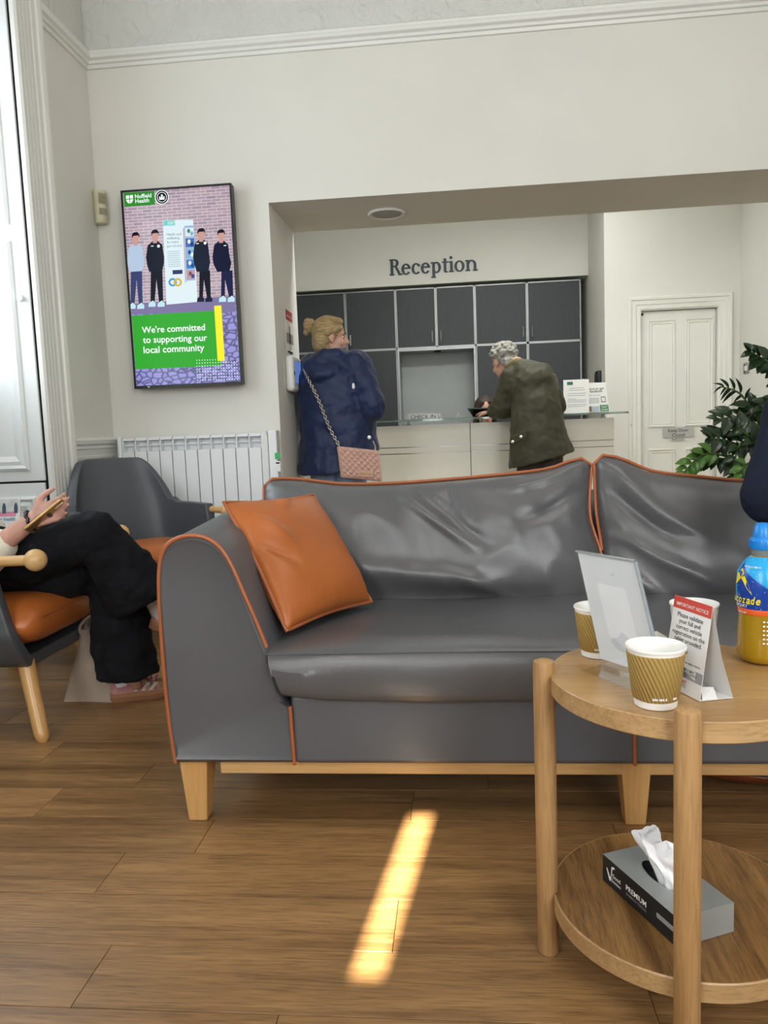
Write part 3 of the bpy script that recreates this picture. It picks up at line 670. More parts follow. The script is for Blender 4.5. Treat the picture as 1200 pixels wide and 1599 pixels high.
MB().box(XO + 0.0495, XO + 0.0515, ty0 + .05, ty1 - .03, tz0 + .05, tz1 - .03).build('screen', E('tablet_screen', '#5f7fc0', 0.8), tb, smooth=0)
MB().lathe([(0.0, 0), (0.012, 0.0), (0.012, 0.003), (0, 0.003)], (XO + 0.0495, ty0 + 0.026, (tz0 + tz1) / 2), 16, (1, 0, 0)).build('button', M('tablet_button', '#6f7076', rough=0.4), tb)

# intercom on the recess return and light switch on the right-hand wall, coat hook by the door
ic = thing('wall_intercom', (1.44, 7.85, 1.25), 'small black handset box on the shaded return beside the cabinets', 'intercom')
iz0, iz1 = at(938, 608, 7.85).z, at(938, 579, 7.85).z
MB().box(1.40, 1.44, 7.78, 7.93, iz0, iz1).build('casing', m_black, ic, bevel=0.008)
MB().box(1.392, 1.401, 7.81, 7.90, iz0 + 0.03, iz1 - 0.03).build('front_plate', M('dark_grey_plastic', '#1c1d20', rough=0.4), ic, bevel=0.002)
lp = atX(1167, 575, XR)
ls = thing('light_switch', (XR, lp.y, lp.z - 0.045), 'steel light switch on the right-hand wall by the door', 'switch')
MB().box(XR - 0.008, XR, lp.y - 0.06, lp.y + 0.06, lp.z - 0.05, lp.z + 0.05).build('plate', m_steel, ls, bevel=0.003)
MB().box(XR - 0.014, XR - 0.007, lp.y - 0.03, lp.y + 0.03, lp.z - 0.022, lp.z + 0.022).build('rocker', m_white_pl, ls, bevel=0.002)
MB().box(XR - 0.010, XR - 0.007, lp.y + 0.035, lp.y + 0.055, lp.z - 0.04, lp.z + 0.04).build('dark_slot', m_black, ls, smooth=0)  # black strip on the plate beside the rocker
hk = at(983, 664, YD)
MB().tube([hk, hk + Vector((0, -0.03, 0)), hk + Vector((0.012, -0.04, -0.008)), hk + Vector((0.016, -0.035, 0.012))], 0.005, 8).build('wall_hook', m_steel)
tag(bpy.data.objects['wall_hook'], 'tiny metal hook on the wall left of the door architrave', 'hook')

# ================================================================== RECEPTION FURNITURE
m_cab = M('charcoal_laminate', '#34383c', rough=0.5, hx2='#292d31', stretch=(40, 1, 1.2), vscale=8, bump=0.05, bscale=40)
m_alu = M('aluminium_edge', '#9a9c9c', rough=0.4, metal=0.6, var=0.03)
m_niche = M('grey_back_panel', '#a9afae', rough=0.6, var=0.02)
cols = [at(x, 450, YC).x for x in (437, 538, 617, 680, 741, 823, 907.5)]
zt_, zm, zn = 2.468, 1.835, 1.80
def cab_label(i): return ('charcoal wall cabinet column at the left end behind the standing woman', 'charcoal wall cabinet column second from the left', None, None, 'charcoal wall cabinet column just right of the grey niche', 'charcoal wall cabinet column at the right end of the row')[i]
def door_panel(par, a, b, z0, z1, hand=None):
    d = MB().box(a + 0.012, b - 0.012, YC - 0.002, YC + 0.016, z0 + 0.012, z1 - 0.012).build('cabinet_door', m_cab, par, smooth=0, bevel=0.002)
    if hand is not None:
        hx = a + 0.045 if hand < 0 else b - 0.045
        MB().tube([(hx, YC - 0.002, z0 + 0.05), (hx, YC - 0.03, z0 + 0.055), (hx, YC - 0.03, z0 + 0.165), (hx, YC - 0.002, z0 + 0.17)], 0.006, 8).build('handle', m_steel, d)
    return d
def carcass(par, a, b, z0, z1, open_=False):
    mb = MB(); t = 0.011
    mb.box(a, a + t, YC - 0.004, YC + 0.40, z0, z1).box(b - t, b, YC - 0.004, YC + 0.40, z0, z1)
    mb.box(a, b, YC - 0.004, YC + 0.40, z1 - t, z1).box(a, b, YC - 0.004, YC + 0.40, z0, z0 + t)
    mb.build('carcass', m_alu, par, smooth=0)
for i in (0, 1, 4, 5):
    a, b = cols[i] + 0.002, cols[i + 1] - 0.002
    c = thing('wall_cabinet', ((a + b) / 2, YC + 0.2, 0), cab_label(i), 'cabinet', 'charcoal cabinets behind the reception desk')
    carcass(c, a, b, zm, zt_); carcass(c, a, b, 0, zm - 0.001)
    door_panel(c, a, b, zm, zt_, {0: 1, 1: -1, 4: 1, 5: -1}[i]); door_panel(c, a, b, 0.9, zm, None); door_panel(c, a, b, 0.02, 0.9, None)
for i, lab in ((2, 'upper charcoal cabinet over the left half of the grey niche'), (3, 'upper charcoal cabinet over the right half of the grey niche')):
    a, b = cols[i] + 0.002, cols[i + 1] - 0.002
    c = thing('wall_cabinet', ((a + b) / 2, YC + 0.2, zm), lab, 'cabinet', 'charcoal cabinets behind the reception desk')
    carcass(c, a, b, zm, zt_); door_panel(c, a, b, zm, zt_, 1 if i == 2 else -1)
a, b = cols[2] + 0.002, cols[4] - 0.002
nc = thing('niche_unit', ((a + b) / 2, YC + 0.2, 0), 'open pale grey niche in the middle of the charcoal cabinets', 'niche')
mb = MB().box(a, a + 0.02, YC - 0.004, YC + 0.40, 0, zm - 0.001).box(b - 0.02, b, YC - 0.004, YC + 0.40, 0, zm - 0.001).box(a + 0.02, b - 0.02, YC - 0.004, YC + 0.4, zm - 0.03, zm - 0.001)
mb.build('frame', m_alu, nc, smooth=0)
MB().box(a + 0.02, b - 0.02, YC + 0.36, YC + 0.4, 0, zm - 0.03).build('back_panel', m_niche, nc, smooth=0)
MB().box(a + 0.02, b - 0.02, YC + 0.02, YC + 0.36, 0.70, 0.74).build('shelf', m_niche, nc, smooth=0)
lx = at(683, 545, YC).x
MB().lathe([(0.0, 0), (0.04, 0), (0.045, -0.008), (0.036, -0.018), (0, -0.02)], (lx, YC + 0.1, zm - 0.03), 20).build('downlight', m_black, nc)

# curved desk: cream panels with two steel inlays, glass shelf on top
m_desk = M('cream_laminate', '#f4f3e6', rough=0.4, var=0.02, vscale=3)
def yfront(x): return 5.78 + 0.10 * (x - 0.1) ** 2
XE = at(958, 690, 5.93).x
dk = thing('reception_desk', (0.1, 6.2, 0), 'long curved cream reception desk with a glass shelf along its top', 'desk')
def curved(x0, x1, off0, off1, z0, z1, n=14):
    "slab that follows the curve of the desk between two depths"
    mb = MB(); rings = []
    for i in range(n + 1):
        x = x0 + (x1 - x0) * i / n; y = yfront(x)
        rings.append([(x, y + off0, z0), (x, y + off1, z0), (x, y + off1, z1), (x, y + off0, z1)])
    return mb.loft(rings)
xj = at(735, 690, 5.78).x
for a, b in ((-1.7, xj - 0.95), (xj - 0.945, xj - 0.003), (xj + 0.003, XE)):
    curved(a, b, 0.0, 0.05, 0.0, 0.77).build('front_panel', m_desk, dk, smooth=20)
    curved(a, b, 0.0, 0.05, 0.777, 0.818).build('front_panel', m_desk, dk, smooth=20)
    curved(a, b, 0.0, 0.05, 0.825, 0.985).build('front_panel', m_desk, dk, smooth=20)
curved(-1.7, XE, 0.006, 0.045, 0.76, 0.84).build('steel_inlay', m_steel, dk, smooth=20)
curved(xj - 0.004, xj + 0.004, 0.003, 0.05, 0.0, 0.985, 2).build('joint', M('joint_grey', '#55595a', rough=0.5), dk, smooth=0)
MB().box(XE - 0.05, XE - 0.002, yfront(XE) + 0.05, yfront(XE) + 0.62, 0, 0.985).build('end_panel', m_desk, dk, smooth=0)
curved(-1.7, XE - 0.05, 0.05, 0.65, 0.72, 0.75).build('work_surface', m_desk, dk, smooth=20)
curved(-1.72, XE + 0.09, -0.10, 0.24, 1.012, 1.026).build('glass_shelf', m_greenglass, dk, smooth=20)
for x in (-1.2, -0.35, 0.2, 0.75, 1.1):
    y = yfront(x) + 0.03; MB().lathe([(0.02, 0.985), (0.02, 0.99), (0.01, 0.995), (0.01, 1.008), (0.02, 1.012)], (x, y, 0), 14).build('standoff', m_steel, dk)
ZG = 1.026
m_sheet = M('print_paper', '#eceae6', rough=0.65, var=0.01)
m_print = M('print_grey', '#8d9094', rough=0.7, var=0)
m_acr = clear('clear_acrylic', '#fdfefe')
# check-in sign block
Yk = 5.80
p0, p1 = at(638.5, 656.5, Yk), at(683, 647, Yk)
ck = thing('check_in_sign', (p0.x, Yk, ZG), 'small grey plate reading CHECK IN on the glass of the desk', 'sign')
MB().box(p0.x, p1.x, Yk, Yk + 0.012, ZG, ZG + 0.042).build('plate', M('grey_acrylic', '#b9bbb6', rough=0.3), ck, smooth=0)
MB().box(p0.x, p1.x, Yk, Yk + 0.06, ZG, ZG + 0.004).build('foot', M('grey_acrylic', '#b9bbb6'), ck, smooth=0)
text('lettering', 'CHECK IN', (p0.x + 0.016, Yk - 0.001, ZG + 0.009), (p1.x - 0.012, Yk - 0.001, ZG + 0.009), (0, 0, 1), m_ink, ck, 0.006, height=0.026)
for px_, lab in ((687, 'little white folded card right beside the CHECK IN plate'), (716, 'little white folded card midway between CHECK IN plate and tablet')):
    p = at(px_, 652, Yk + 0.05)
    t = MB(); h = 0.042
    for s in (-1, 1): t.prism([(p.x, Yk + 0.02, ZG + h), (p.x + s * 0.018, Yk + 0.02, ZG), (p.x + s * 0.016, Yk + 0.02, ZG), (p.x, Yk + 0.02, ZG + h - 0.005)], (0, 0.06, 0))
    tag(t.build('tent_card', m_sheet, None, smooth=0), lab, 'card')
# tablet that lies tilted on the desk
q = [at(733, 639, 5.80), at(752, 640, 5.80)]
tc0 = at(748, 652, 5.84)
tbp = thing('tablet_computer', (tc0.x, 5.84, ZG), 'black tablet propped up on the glass in front of the receptionist', 'tablet')
mb = MB(); xa, xb = at(734, 650, 5.82).x, at(768, 650, 5.82).x
mb.prism([(xa - 0.015, 5.80, ZG + 0.063), (xb - 0.03, 5.80, ZG + 0.06), (xb, 5.90, ZG + 0.002), (xa + 0.03, 5.90, ZG + 0.002)], (0, 0.004, 0.008))
mb.build('screen', m_black, tbp, smooth=0)
mb = MB().prism([(xa + 0.04, 5.87, ZG), (xa + 0.06, 5.87, ZG), (xa + 0.06, 5.835, ZG + 0.035), (xa + 0.04, 5.835, ZG + 0.035)], (0.04, 0.006, 0.0)); mb.build('stand', m_black, tbp, smooth=0)
MB().box(xa + 0.02, xb - 0.01, 5.84, 5.93, ZG, ZG + 0.006).build('base', m_black, tbp, smooth=0)
# notice in a clear stand and feedback card on the right
Yn = 5.90
p0, p1 = at(881, 645, Yn), at(920, 592, Yn)
ns = thing('counter_notice', (p0.x, Yn, ZG), 'white printed notice standing on the right end of the desk', 'notice')
sh_ = MB().box(p0.x, p1.x, Yn, Yn + 0.004, ZG + 0.002, p1.z); sh_.build('sheet', m_sheet, ns, smooth=0)
MB().box(p0.x - 0.002, p1.x + 0.002, Yn + 0.0045, Yn + 0.0075, ZG, p1.z + 0.002).box(p0.x - 0.002, p1.x + 0.002, Yn, Yn + 0.07, ZG, ZG + 0.002).build('stand', m_acr, ns, smooth=0)
wN, hN = p1.x - p0.x, p1.z - ZG
MB().box(p0.x + 0.14 * wN, p0.x + 0.37 * wN, Yn - 0.0008, Yn, p1.z - 0.15 * hN, p1.z - 0.055 * hN).build('logo', M('logo_green', '#2f6b4c', rough=0.6), ns, smooth=0)
for fr_, a, b in ((0.24, 0.25, 0.78), (0.30, 0.2, 0.84), (0.40, 0.15, 0.88), (0.46, 0.15, 0.86), (0.56, 0.15, 0.5), (0.60, 0.15, 0.9), (0.65, 0.15, 0.88), (0.73, 0.15, 0.9), (0.78, 0.15, 0.86)):
    MB().box(p0.x + a * wN, p0.x + b * wN, Yn - 0.0006, Yn, p1.z - (fr_ + 0.012) * hN, p1.z - fr_ * hN).build('line_of_print', m_print, ns, smooth=0)
Yn = 6.0
a0, a1 = at(916, 644, Yn), at(953, 643, Yn); t0, t1 = at(917, 598, Yn), at(946, 597, Yn)
fb = thing('feedback_card', (a0.x, Yn, ZG), 'white feedback card with a green foot behind the notice on the desk', 'card')
def FQ(u, v, k=0):     # u along, v up
    lo_, hi_ = a0.lerp(a1, u), t0.lerp(t1, u); p = lo_.lerp(hi_, v); return Vector((p.x, Yn - 0.0006 * k, max(p.z, ZG + 0.001)))
MB().prism([FQ(0, 0), FQ(1, 0), FQ(1, 1), FQ(0, 1)], (0, 0.003, 0)).build('front', m_sheet, fb, smooth=0)
MB().prism([FQ(0, 1), FQ(1, 1), FQ(1, 0) + Vector((0, 0.09, 0)), FQ(0, 0) + Vector((0, 0.09, 0))], (0, 0.003, 0)).build('back', m_sheet, fb, smooth=0)
m_fg = M('feedback_green', '#3a7d3c', rough=0.6)
MB().prism([FQ(0.60, 0.02, 1), FQ(0.97, 0.02, 1), FQ(0.965, 0.24, 1), FQ(0.60, 0.24, 1)], (0, 0.0005, 0)).build('green_block', m_fg, fb, smooth=0)
MB().prism([FQ(0.1, 0.02, 1), FQ(0.24, 0.02, 1), FQ(0.24, 0.2, 1), FQ(0.1, 0.2, 1)], (0, 0.0005, 0)).build('photo_block', M('photo_brown', '#8a6a5a', rough=0.6), fb, smooth=0)
MB().prism([FQ(0.25, 0.02, 1), FQ(0.58, 0.02, 1), FQ(0.58, 0.2, 1), FQ(0.25, 0.2, 1)], (0, 0.0005, 0)).build('photo_block', M('photo_pale', '#b7c6cf', rough=0.6), fb, smooth=0)
m_gtx = M('green_print', '#44603f', rough=0.6, var=0)
text('lettering', "We'd love to get", FQ(-0.28, 0.75, 2), FQ(0.86, 0.77, 2), (0, 0, 1), m_gtx, fb, 0.006)
text('lettering', 'your feedback', FQ(-0.22, 0.66, 2), FQ(0.78, 0.68, 2), (0, 0, 1), m_gtx, fb, 0.006)
text('lettering', 'quick and easy', FQ(0.05, 0.55, 2), FQ(0.66, 0.56, 2), (0, 0, 1), m_print, fb)
text('lettering', 'TEXT', FQ(0.64, 0.14, 2), FQ(0.92, 0.14, 2), (0, 0, 1), M('paper_ink_white', '#f4f4f2'), fb, 0.01)
text('lettering', 'SCAN', FQ(0.64, 0.05, 2), FQ(0.92, 0.05, 2), (0, 0, 1), M('paper_ink_white', '#f4f4f2'), fb, 0.01)
rg = [[FQ(u, v, 2) for u, v in ((0.68 + d, 0.34 + d), (0.88 - d, 0.34 + d), (0.88 - d, 0.52 - d), (0.68 + d, 0.52 - d))] for d in (0, 0.02)]
MB().loft(rg, True, False, False).build('phone_icon', m_ink, fb, smooth=0)
for v in (0.46, 0.41, 0.36, 0.31): MB().prism([FQ(0.06, v, 1), FQ(0.58, v, 1), FQ(0.58, v + 0.018, 1), FQ(0.06, v + 0.018, 1)], (0, 0.0005, 0)).build('line_of_print', m_print, fb, smooth=0)
# ================================================================== SOFA
m_leather = M('grey_leather', '#55565a', rough=0.36, var=0.04, vscale=5, bump=0.10, bscale=420, spec=0.55)
m_leather2 = M('grey_leather_cushion', '#58585a', rough=0.29, var=0.05, vscale=4, bump=0.10, bscale=420, spec=0.65)
m_pipe = M('tan_piping', '#a05c38', rough=0.4, var=0.05)
m_tan = M('tan_leather', '#ac602b', rough=0.36, var=0.05, vscale=6, bump=0.10, bscale=300, spec=0.5)
m_beech = wood('beech', '#c09358', '#d8b27c', 'X', 0.8, rough=0.4, figure=0.5, pores=0.25)
m_beechz = wood('beech_upright', '#bd8c50', '#d6ab70', 'Z', 0.8, rough=0.35, figure=0.5, pores=0.2, coat=0.1)
YS, XC = 1.75, 0.395            # front plane and middle of the sofa
sofa = thing('sofa', (XC, 2.15, 0), 'grey leather sofa with tan piping on a beech frame', 'sofa')
arm_px = [(275, 1190), (266, 1130), (258, 1060), (252, 980), (249, 915), (251, 878), (259, 855), (276, 841), (300, 836), (325, 841), (346, 857), (363, 884), (382, 927), (400, 968), (417, 1010), (430, 1052), (442, 1098), (457, 1106), (462, 1190)]
arm = [at(x, y, YS) for x, y in arm_px]
outline = catmull(arm[:15], 5) + arm[15:]
YE = 2.62
def arm_mesh(mir):
    mb = MB(); rings = []
    cx = sum(p.x for p in outline) / len(outline); cz = 0.42
    for Y, ins, lift in ((YS, 0.022, 0), (YS - 0.006, 0.010, 0), (YS, 0.0, 0), (YS + 0.012, -0.003, 0), (2.1, -0.006, 0.012), (2.45, 0, 0.02), (YE - 0.03, 0.004, 0.02), (YE, 0.03, 0.015)):
        ring = []
        for p in outline:
            d = Vector((p.x - cx, 0, p.z - cz)); L = max(d.length, 1e-6); q = p - d / L * min(ins, L * 0.5)
            x = q.x if not mir else 2 * XC - q.x
            ring.append((x, Y, max(q.z, 0.163) + (lift if q.z > 0.6 else 0)))
        rings.append(ring)
    mb.loft(rings); return mb
def mx(p, mir): return Vector((2 * XC - p.x, p.y, p.z)) if mir else p
for mir in (False, True):
    a = arm_mesh(mir).build('arm', m_leather, sofa, smooth=50)
    MB().tube([mx(Vector((p.x, YS - 0.003, p.z)), mir) for p in catmull(arm[:15], 6)], 0.0052, 8).build('piping', m_pipe, a)
    MB().tube([mx(Vector((p.x, YS - 0.012, p.z)), mir) for p in (at(455, 1100, YS), at(457, 1130, YS), at(462, 1191, YS))], 0.0046, 8).build('piping', m_pipe, a)
xin = arm[-1].x
MB().box(xin - 0.002, 2 * XC - xin + 0.002, YS - 0.012, YS + 0.5, 0.165, 0.335).build('base', m_leather, sofa, bevel=0.012, segs=3)
MB().tube([(at(989, 1150, YS).x, YS - 0.013, 0.335), (at(990, 1190, YS).x, YS - 0.013, 0.165)], 0.0046, 8).build('piping', m_pipe, sofa)
# back frame behind the loose cushions
bk = MB(); rings = []
for x in (-0.60, -0.55, 1.34, 1.39):
    e = 0.02 if x in (-0.60, 1.39) else 0
    rings.append([(x, 2.50 + e, 0.17), (x, 2.46 + e, 0.45), (x, 2.56 + e, 0.70 - e), (x, 2.60, 0.735 - e), (x, 2.66, 0.72 - e), (x, 2.66 - e, 0.17)])
bk.loft(rings).build('back_frame', m_leather, sofa, bevel=0.02, segs=3)
# seat cushion
xl_t, xl_b = at(413, 1016, 1.71).x, at(440, 1100, 1.71).x
def seat_pt(u, v):
    # u around the section (front bottom -> front top -> back top -> back bottom), v along the width
    pass
seat = MB(); rings = []
NS = 64
prof = catmull([(1.735, 0.318), (1.706, 0.340), (1.695, 0.395), (1.706, 0.440), (1.745, 0.457), (1.85, 0.459), (2.0, 0.452), (2.2, 0.440), (2.42, 0.425), (2.46, 0.40), (2.46, 0.33)], 4) if False else None
def sec(v):
    x = None; e = abs(2 * v - 1); puff = (1 - e ** 8)
    pts = [(1.735, 0.318), (1.708, 0.335), (1.697, 0.392), (1.707, 0.436), (1.74, 0.455), (1.85, 0.460 * 1), (2.0, 0.455), (2.2, 0.443), (2.42, 0.428), (2.46, 0.40), (2.46, 0.325)]
    pts = catmull([(0, a, b) for a, b in pts], 4)
    out = []
    for p in pts:
        t = (p.z - 0.318) / 0.14; t = max(0, min(1, t))
        xl = xl_b + (xl_t - xl_b) * t
        X = xl + (2 * XC - 2 * xl) * v
        sag = 0.010 * math.exp(-((X - 0.0) / 0.3) ** 2) + 0.010 * math.exp(-((X - 0.9) / 0.3) ** 2)
        h = 0.0
        if p.z > 0.43:
            h = 0.004 * noise.noise((X * 5, p.y * 3, 3.3)) - sag * sstep(1.75, 1.95, p.y) * (1 - sstep(2.2, 2.4, p.y))
            h += 0.005 * (1 - abs(noise.noise((X * 9, p.y * 1.2, 1.7))) * 2) * sstep(2.05, 2.25, p.y)
        f = 0.0035 * noise.noise((X * 7, p.z * 9, 9.1)) if p.y < 1.75 else 0
        out.append((X, p.y + f + 0.012 * (1 - puff), p.z + h - 0.014 * (1 - puff) * (1 if p.z > 0.4 else -1)))
    return out
vs_ = [0, 0.004, 0.012, 0.025] + [0.04 + 0.92 * i / 110 for i in range(111)] + [0.975, 0.988, 0.996, 1]
seat.loft([sec(v) for v in vs_]).build('seat_cushion', m_leather2, sofa, smooth=60)
MB().tube([Vector((xl_t + 0.004 + (2 * XC - 2 * xl_t - 0.008) * i / 40, 1.712 + 0.0035 * noise.noise(((xl_t + (2 * XC - 2 * xl_t) * i / 40) * 7, 4, 9.1)), 0.444)) for i in range(41)], 0.0022, 6).build('seat_seam', m_leather, sofa)

def pillow(name, mat, parent, P, nrm, T, seed, nu=80, nv=44, wr=0.008, pin=0.5, pipe=None, open_pipe=False, pipe_r=0.005, fold=None, depth_bottom=0.0):
    "stuffed cushion: two bulged faces that meet in a piped seam; P(u, v) runs over the seam surface"
    nrm = Vector(nrm).normalized()
    def prof(t, p): return max(0.0, 1 - abs(2 * t - 1) ** p)
    def th(u, v): return T * (prof(u, 3.2) ** pin) * (prof(v, 3.0) ** pin)
    def wrk(u, v):
        p = P(u, v); e = min(u, 1 - u, v, 1 - v)
        w1 = 1 - 2 * abs(noise.noise((p.x * 6.5 + p.z * 5, p.z * 4 - p.x * 2.2, seed)))
        w2 = noise.noise((p.x * 16, p.z * 16, seed + 5)); w3 = noise.noise((p.x * 3.2, p.z * 3.2, seed + 9))
        # pulls that run in from the seam
        w4 = noise.noise((u * 26, seed, 2)) * max(0, 1 - min(v, 1 - v) / 0.22) + noise.noise((v * 12, seed, 7)) * max(0, 1 - min(u, 1 - u) / 0.12)
        h = wr * (0.9 * max(w1, 0) ** 2 + 0.25 * w2 + 1.6 * w3 + 0.9 * w4) * sstep(0, 0.05, e)
        if fold: h += 1.7 * fold(u, v)
        return h
    mb = MB()
    f = lambda s: (lambda u, v: P(u, v) + nrm * (s * (th(u, v) + (wrk(u, v) if s > 0 else 0.0) * (1 if 0 < u < 1 and 0 < v < 1 else 0))))
    mb.grid(f(1), nu, nv); mb.grid(f(-1), nu, nv)
    o = mb.build(name, mat, parent, smooth=80)
    me = o.data; bm = bmesh.new(); bm.from_mesh(me); bmesh.ops.remove_doubles(bm, verts=bm.verts, dist=0.0004); bmesh.ops.recalc_face_normals(bm, faces=bm.faces); bm.to_mesh(me); bm.free()
    if pipe:
        K = 26; path = [P(i / K, 0) for i in range(K)] + [P(1, i / K) for i in range(K)] + [P(1 - i / K, 1) for i in range(K)] + [P(0, 1 - i / K) for i in range(K)]
        if open_pipe: path = [P(0, 0.35 + 0.65 * i / K) for i in range(K)] + [P(i / K, 1) for i in range(K)] + [P(1, 1 - 0.75 * i / K) for i in range(K)]
        path = [p + nrm * (0.006 if open_pipe else 0.0015) + (Vector((0, 0, 0.004)) if open_pipe else Vector()) for p in path]
        MB().tube(path, pipe_r, 8, closed=not open_pipe).build('piping', pipe, o)
    return o
def edge_curve(pts, Y):
    c = catmull([at(x, y, Y) for x, y in pts], 8)
    L = [0]
    for a, b in zip(c, c[1:]): L.append(L[-1] + (b - a).length)
    def f(t):
        s = t * L[-1]
        for i in range(len(c) - 1):
            if L[i + 1] >= s: return c[i].lerp(c[i + 1], (s - L[i]) / max(L[i + 1] - L[i], 1e-9))
        return c[-1]
    return f
def coons(bot, top, left, right):
    def P(u, v):
        b, t, l, r = bot(u), top(u), left(v), right(v)
        return b * (1 - v) + t * v + l * (1 - u) + r * u - (bot(0) * (1 - u) * (1 - v) + bot(1) * u * (1 - v) + top(0) * (1 - u) * v + top(1) * u * v)
    return P
def tilt(P, v0, dy):   # lean back with height
    return lambda u, v: P(u, v)
def back_cushion(top_px, bl, br, Yt, Yb_, seed, lside=None, rside=None, fold=None):
    top = edge_curve(top_px, Yt)
    B0, B1 = at(*bl, Yb_), at(*br, Yb_)
    bot = lambda u: B0.lerp(B1, u) + Vector((0, 0, -0.012 * math.sin(math.pi * u)))
    def side(a, b, px):
        if not px: return lambda v: a.lerp(b, v)
        mid = [at(x, y, Yb_ + (Yt - Yb_) * t) for x, y, t in px]
        c = catmull([a] + mid + [b], 8); n = len(c) - 1
        return lambda v: c[min(int(v * n), n - 1)].lerp(c[min(int(v * n), n - 1) + 1], v * n - min(int(v * n), n - 1))
    P = coons(bot, top, side(B0, top(0), lside), side(B1, top(1), rside))
    return pillow('back_cushion', m_leather2, sofa, P, (0, -0.995, 0.10), 0.105, seed, pipe=m_pipe, open_pipe=True, fold=fold, wr=0.006, pin=0.62)
def gauss(u, v, u0, v0, u1, v1, wd, amp):
    "ridge along a segment in cushion coordinates"
    d = Vector((u1 - u0, v1 - v0)); L = d.length_squared; t = max(0, min(1, ((u - u0) * d.x + (v - v0) * d.y) / L))
    q = Vector((u - u0 - d.x * t, (v - v0 - d.y * t) * 0.5)); return amp * math.exp(-(q.length / wd) ** 2) * math.sin(math.pi * min(1, max(0.0, t * 0.8 + 0.1)))
def fold_a(u, v):
    h = gauss(u, v, 0.42, 0.92, 0.62, 0.45, 0.022, 0.012) - gauss(u, v, 0.47, 0.93, 0.67, 0.46, 0.02, 0.010)
    h += gauss(u, v, 0.30, 0.30, 0.70, 0.22, 0.03, 0.014) - gauss(u, v, 0.25, 0.14, 0.85, 0.13, 0.03, 0.012)
    h += gauss(u, v, 0.72, 0.85, 0.97, 0.97, 0.02, 0.010) - gauss(u, v, 0.78, 0.62, 0.98, 0.80, 0.03, 0.008)
    h += gauss(u, v, 0.55, 0.30, 0.75, 0.10, 0.02, 0.008) + gauss(u, v, 0.22, 0.5, 0.34, 0.2, 0.03, 0.008) + gauss(u, v, 0.56, 0.95, 0.60, 0.66, 0.014, -0.009)
    return h
def fold_b(u, v):
    return gauss(u, v, 0.02, 0.96, 0.30, 0.55, 0.03, 0.012) - gauss(u, v, 0.04, 0.78, 0.22, 0.5, 0.022, 0.012) + gauss(u, v, 0.05, 0.45, 0.4, 0.12, 0.024, 0.010) + gauss(u, v, 0.02, 0.3, 0.2, 0.06, 0.02, 0.010) - gauss(u, v, 0.35, 0.14, 0.9, 0.16, 0.04, 0.010)
back_cushion([(413, 762), (425, 750), (470, 750), (530, 757), (600, 757), (680, 752), (760, 745), (850, 735), (890, 722), (912, 718), (924, 728)], (425, 950), (936, 946), 2.47, 2.36, 3.1, lside=[(414, 820, 0.6)], rside=[(940, 875, 0.3), (921, 805, 0.65)], fold=fold_a)
back_cushion([(928, 726), (938, 714), (955, 714), (985, 724), (1020, 738), (1090, 746), (1165, 752), (1300, 750), (1420, 742), (1445, 752)], (938, 946), (1450, 930), 2.47, 2.36, 6.4, lside=[(940, 865, 0.35), (931, 800, 0.7)], fold=fold_b)
# beech rail and tapered legs
zr0, zr1 = 0.126, 0.165
MB().box(-0.60, 2 * XC + 0.60, YS + 0.02, YS + 0.05, zr0, zr1).build('rail', m_beech, sofa, smooth=0, bevel=0.003)
MB().box(-0.60, 2 * XC + 0.60, 2.52, 2.55, zr0, zr1).build('rail', m_beech, sofa, smooth=0, bevel=0.003)
def leg(px, py, w0, w1):
    mb = MB()
    mb.loft([[(px - w1 + s, py - 0.0, 0), (px + w1 + s, py - 0.0, 0), (px + w1 + s, py + 2 * w1, 0), (px - w1 + s, py + 2 * w1, 0)] for s in (0,)] +
            [[(px - w0, py - 0.008, 0.165), (px + w0, py - 0.008, 0.165), (px + w0, py + 2 * w0, 0.165), (px - w0, py + 2 * w0, 0.165)]])
    mb.build('leg', m_beechz, sofa, smooth=0, bevel=0.004)
lx0 = (atZ(297, 1277, 0).x + atZ(328, 1277, 0).x) / 2; lxm = (atZ(976, 1285, 0).x + atZ(1008, 1285, 0).x) / 2
for x in (lx0, lxm, 2 * XC - lx0):
    leg(x, 1.775, 0.036, 0.0235); leg(x, 2.50, 0.036, 0.0235)

# tan scatter cushion against the arm
cBL, cBR, cTL, cTR = at(447, 986, 1.815), at(580, 940, 2.16), at(349, 785, 1.98), at(489, 773, 2.31)
oc = thing('scatter_cushion', (-0.4, 2.0, 0.46), 'square tan leather cushion leaning in the left corner of the sofa', 'cushion')
nrm = (cBR - cBL).cross(cTL - cBL).normalized()
def CP(u, v):
    p = cBL * (1 - u) * (1 - v) + cBR * u * (1 - v) + cTL * (1 - u) * v + cTR * u * v
    c = (cBL + cBR + cTL + cTR) / 4
    s = 1 - 0.055 * (math.sin(math.pi * u) * (1 - math.sin(math.pi * v) ** .5) + math.sin(math.pi * v) * (1 - math.sin(math.pi * u) ** .5))
    return c + (p - c) * s
def fold_c(u, v): return gauss(u, v, 0.08, 0.82, 0.30, 0.55, 0.04, 0.008) - gauss(u, v, 0.05, 0.62, 0.25, 0.40, 0.03, 0.007) + gauss(u, v, 0.4, 0.85, 0.55, 0.95, 0.03, 0.006)
pillow('cover', m_tan, oc, CP, nrm, 0.062, 2.2, nu=50, nv=50, wr=0.0035, pin=0.55, pipe=m_pipe, pipe_r=0.0048, fold=fold_c)

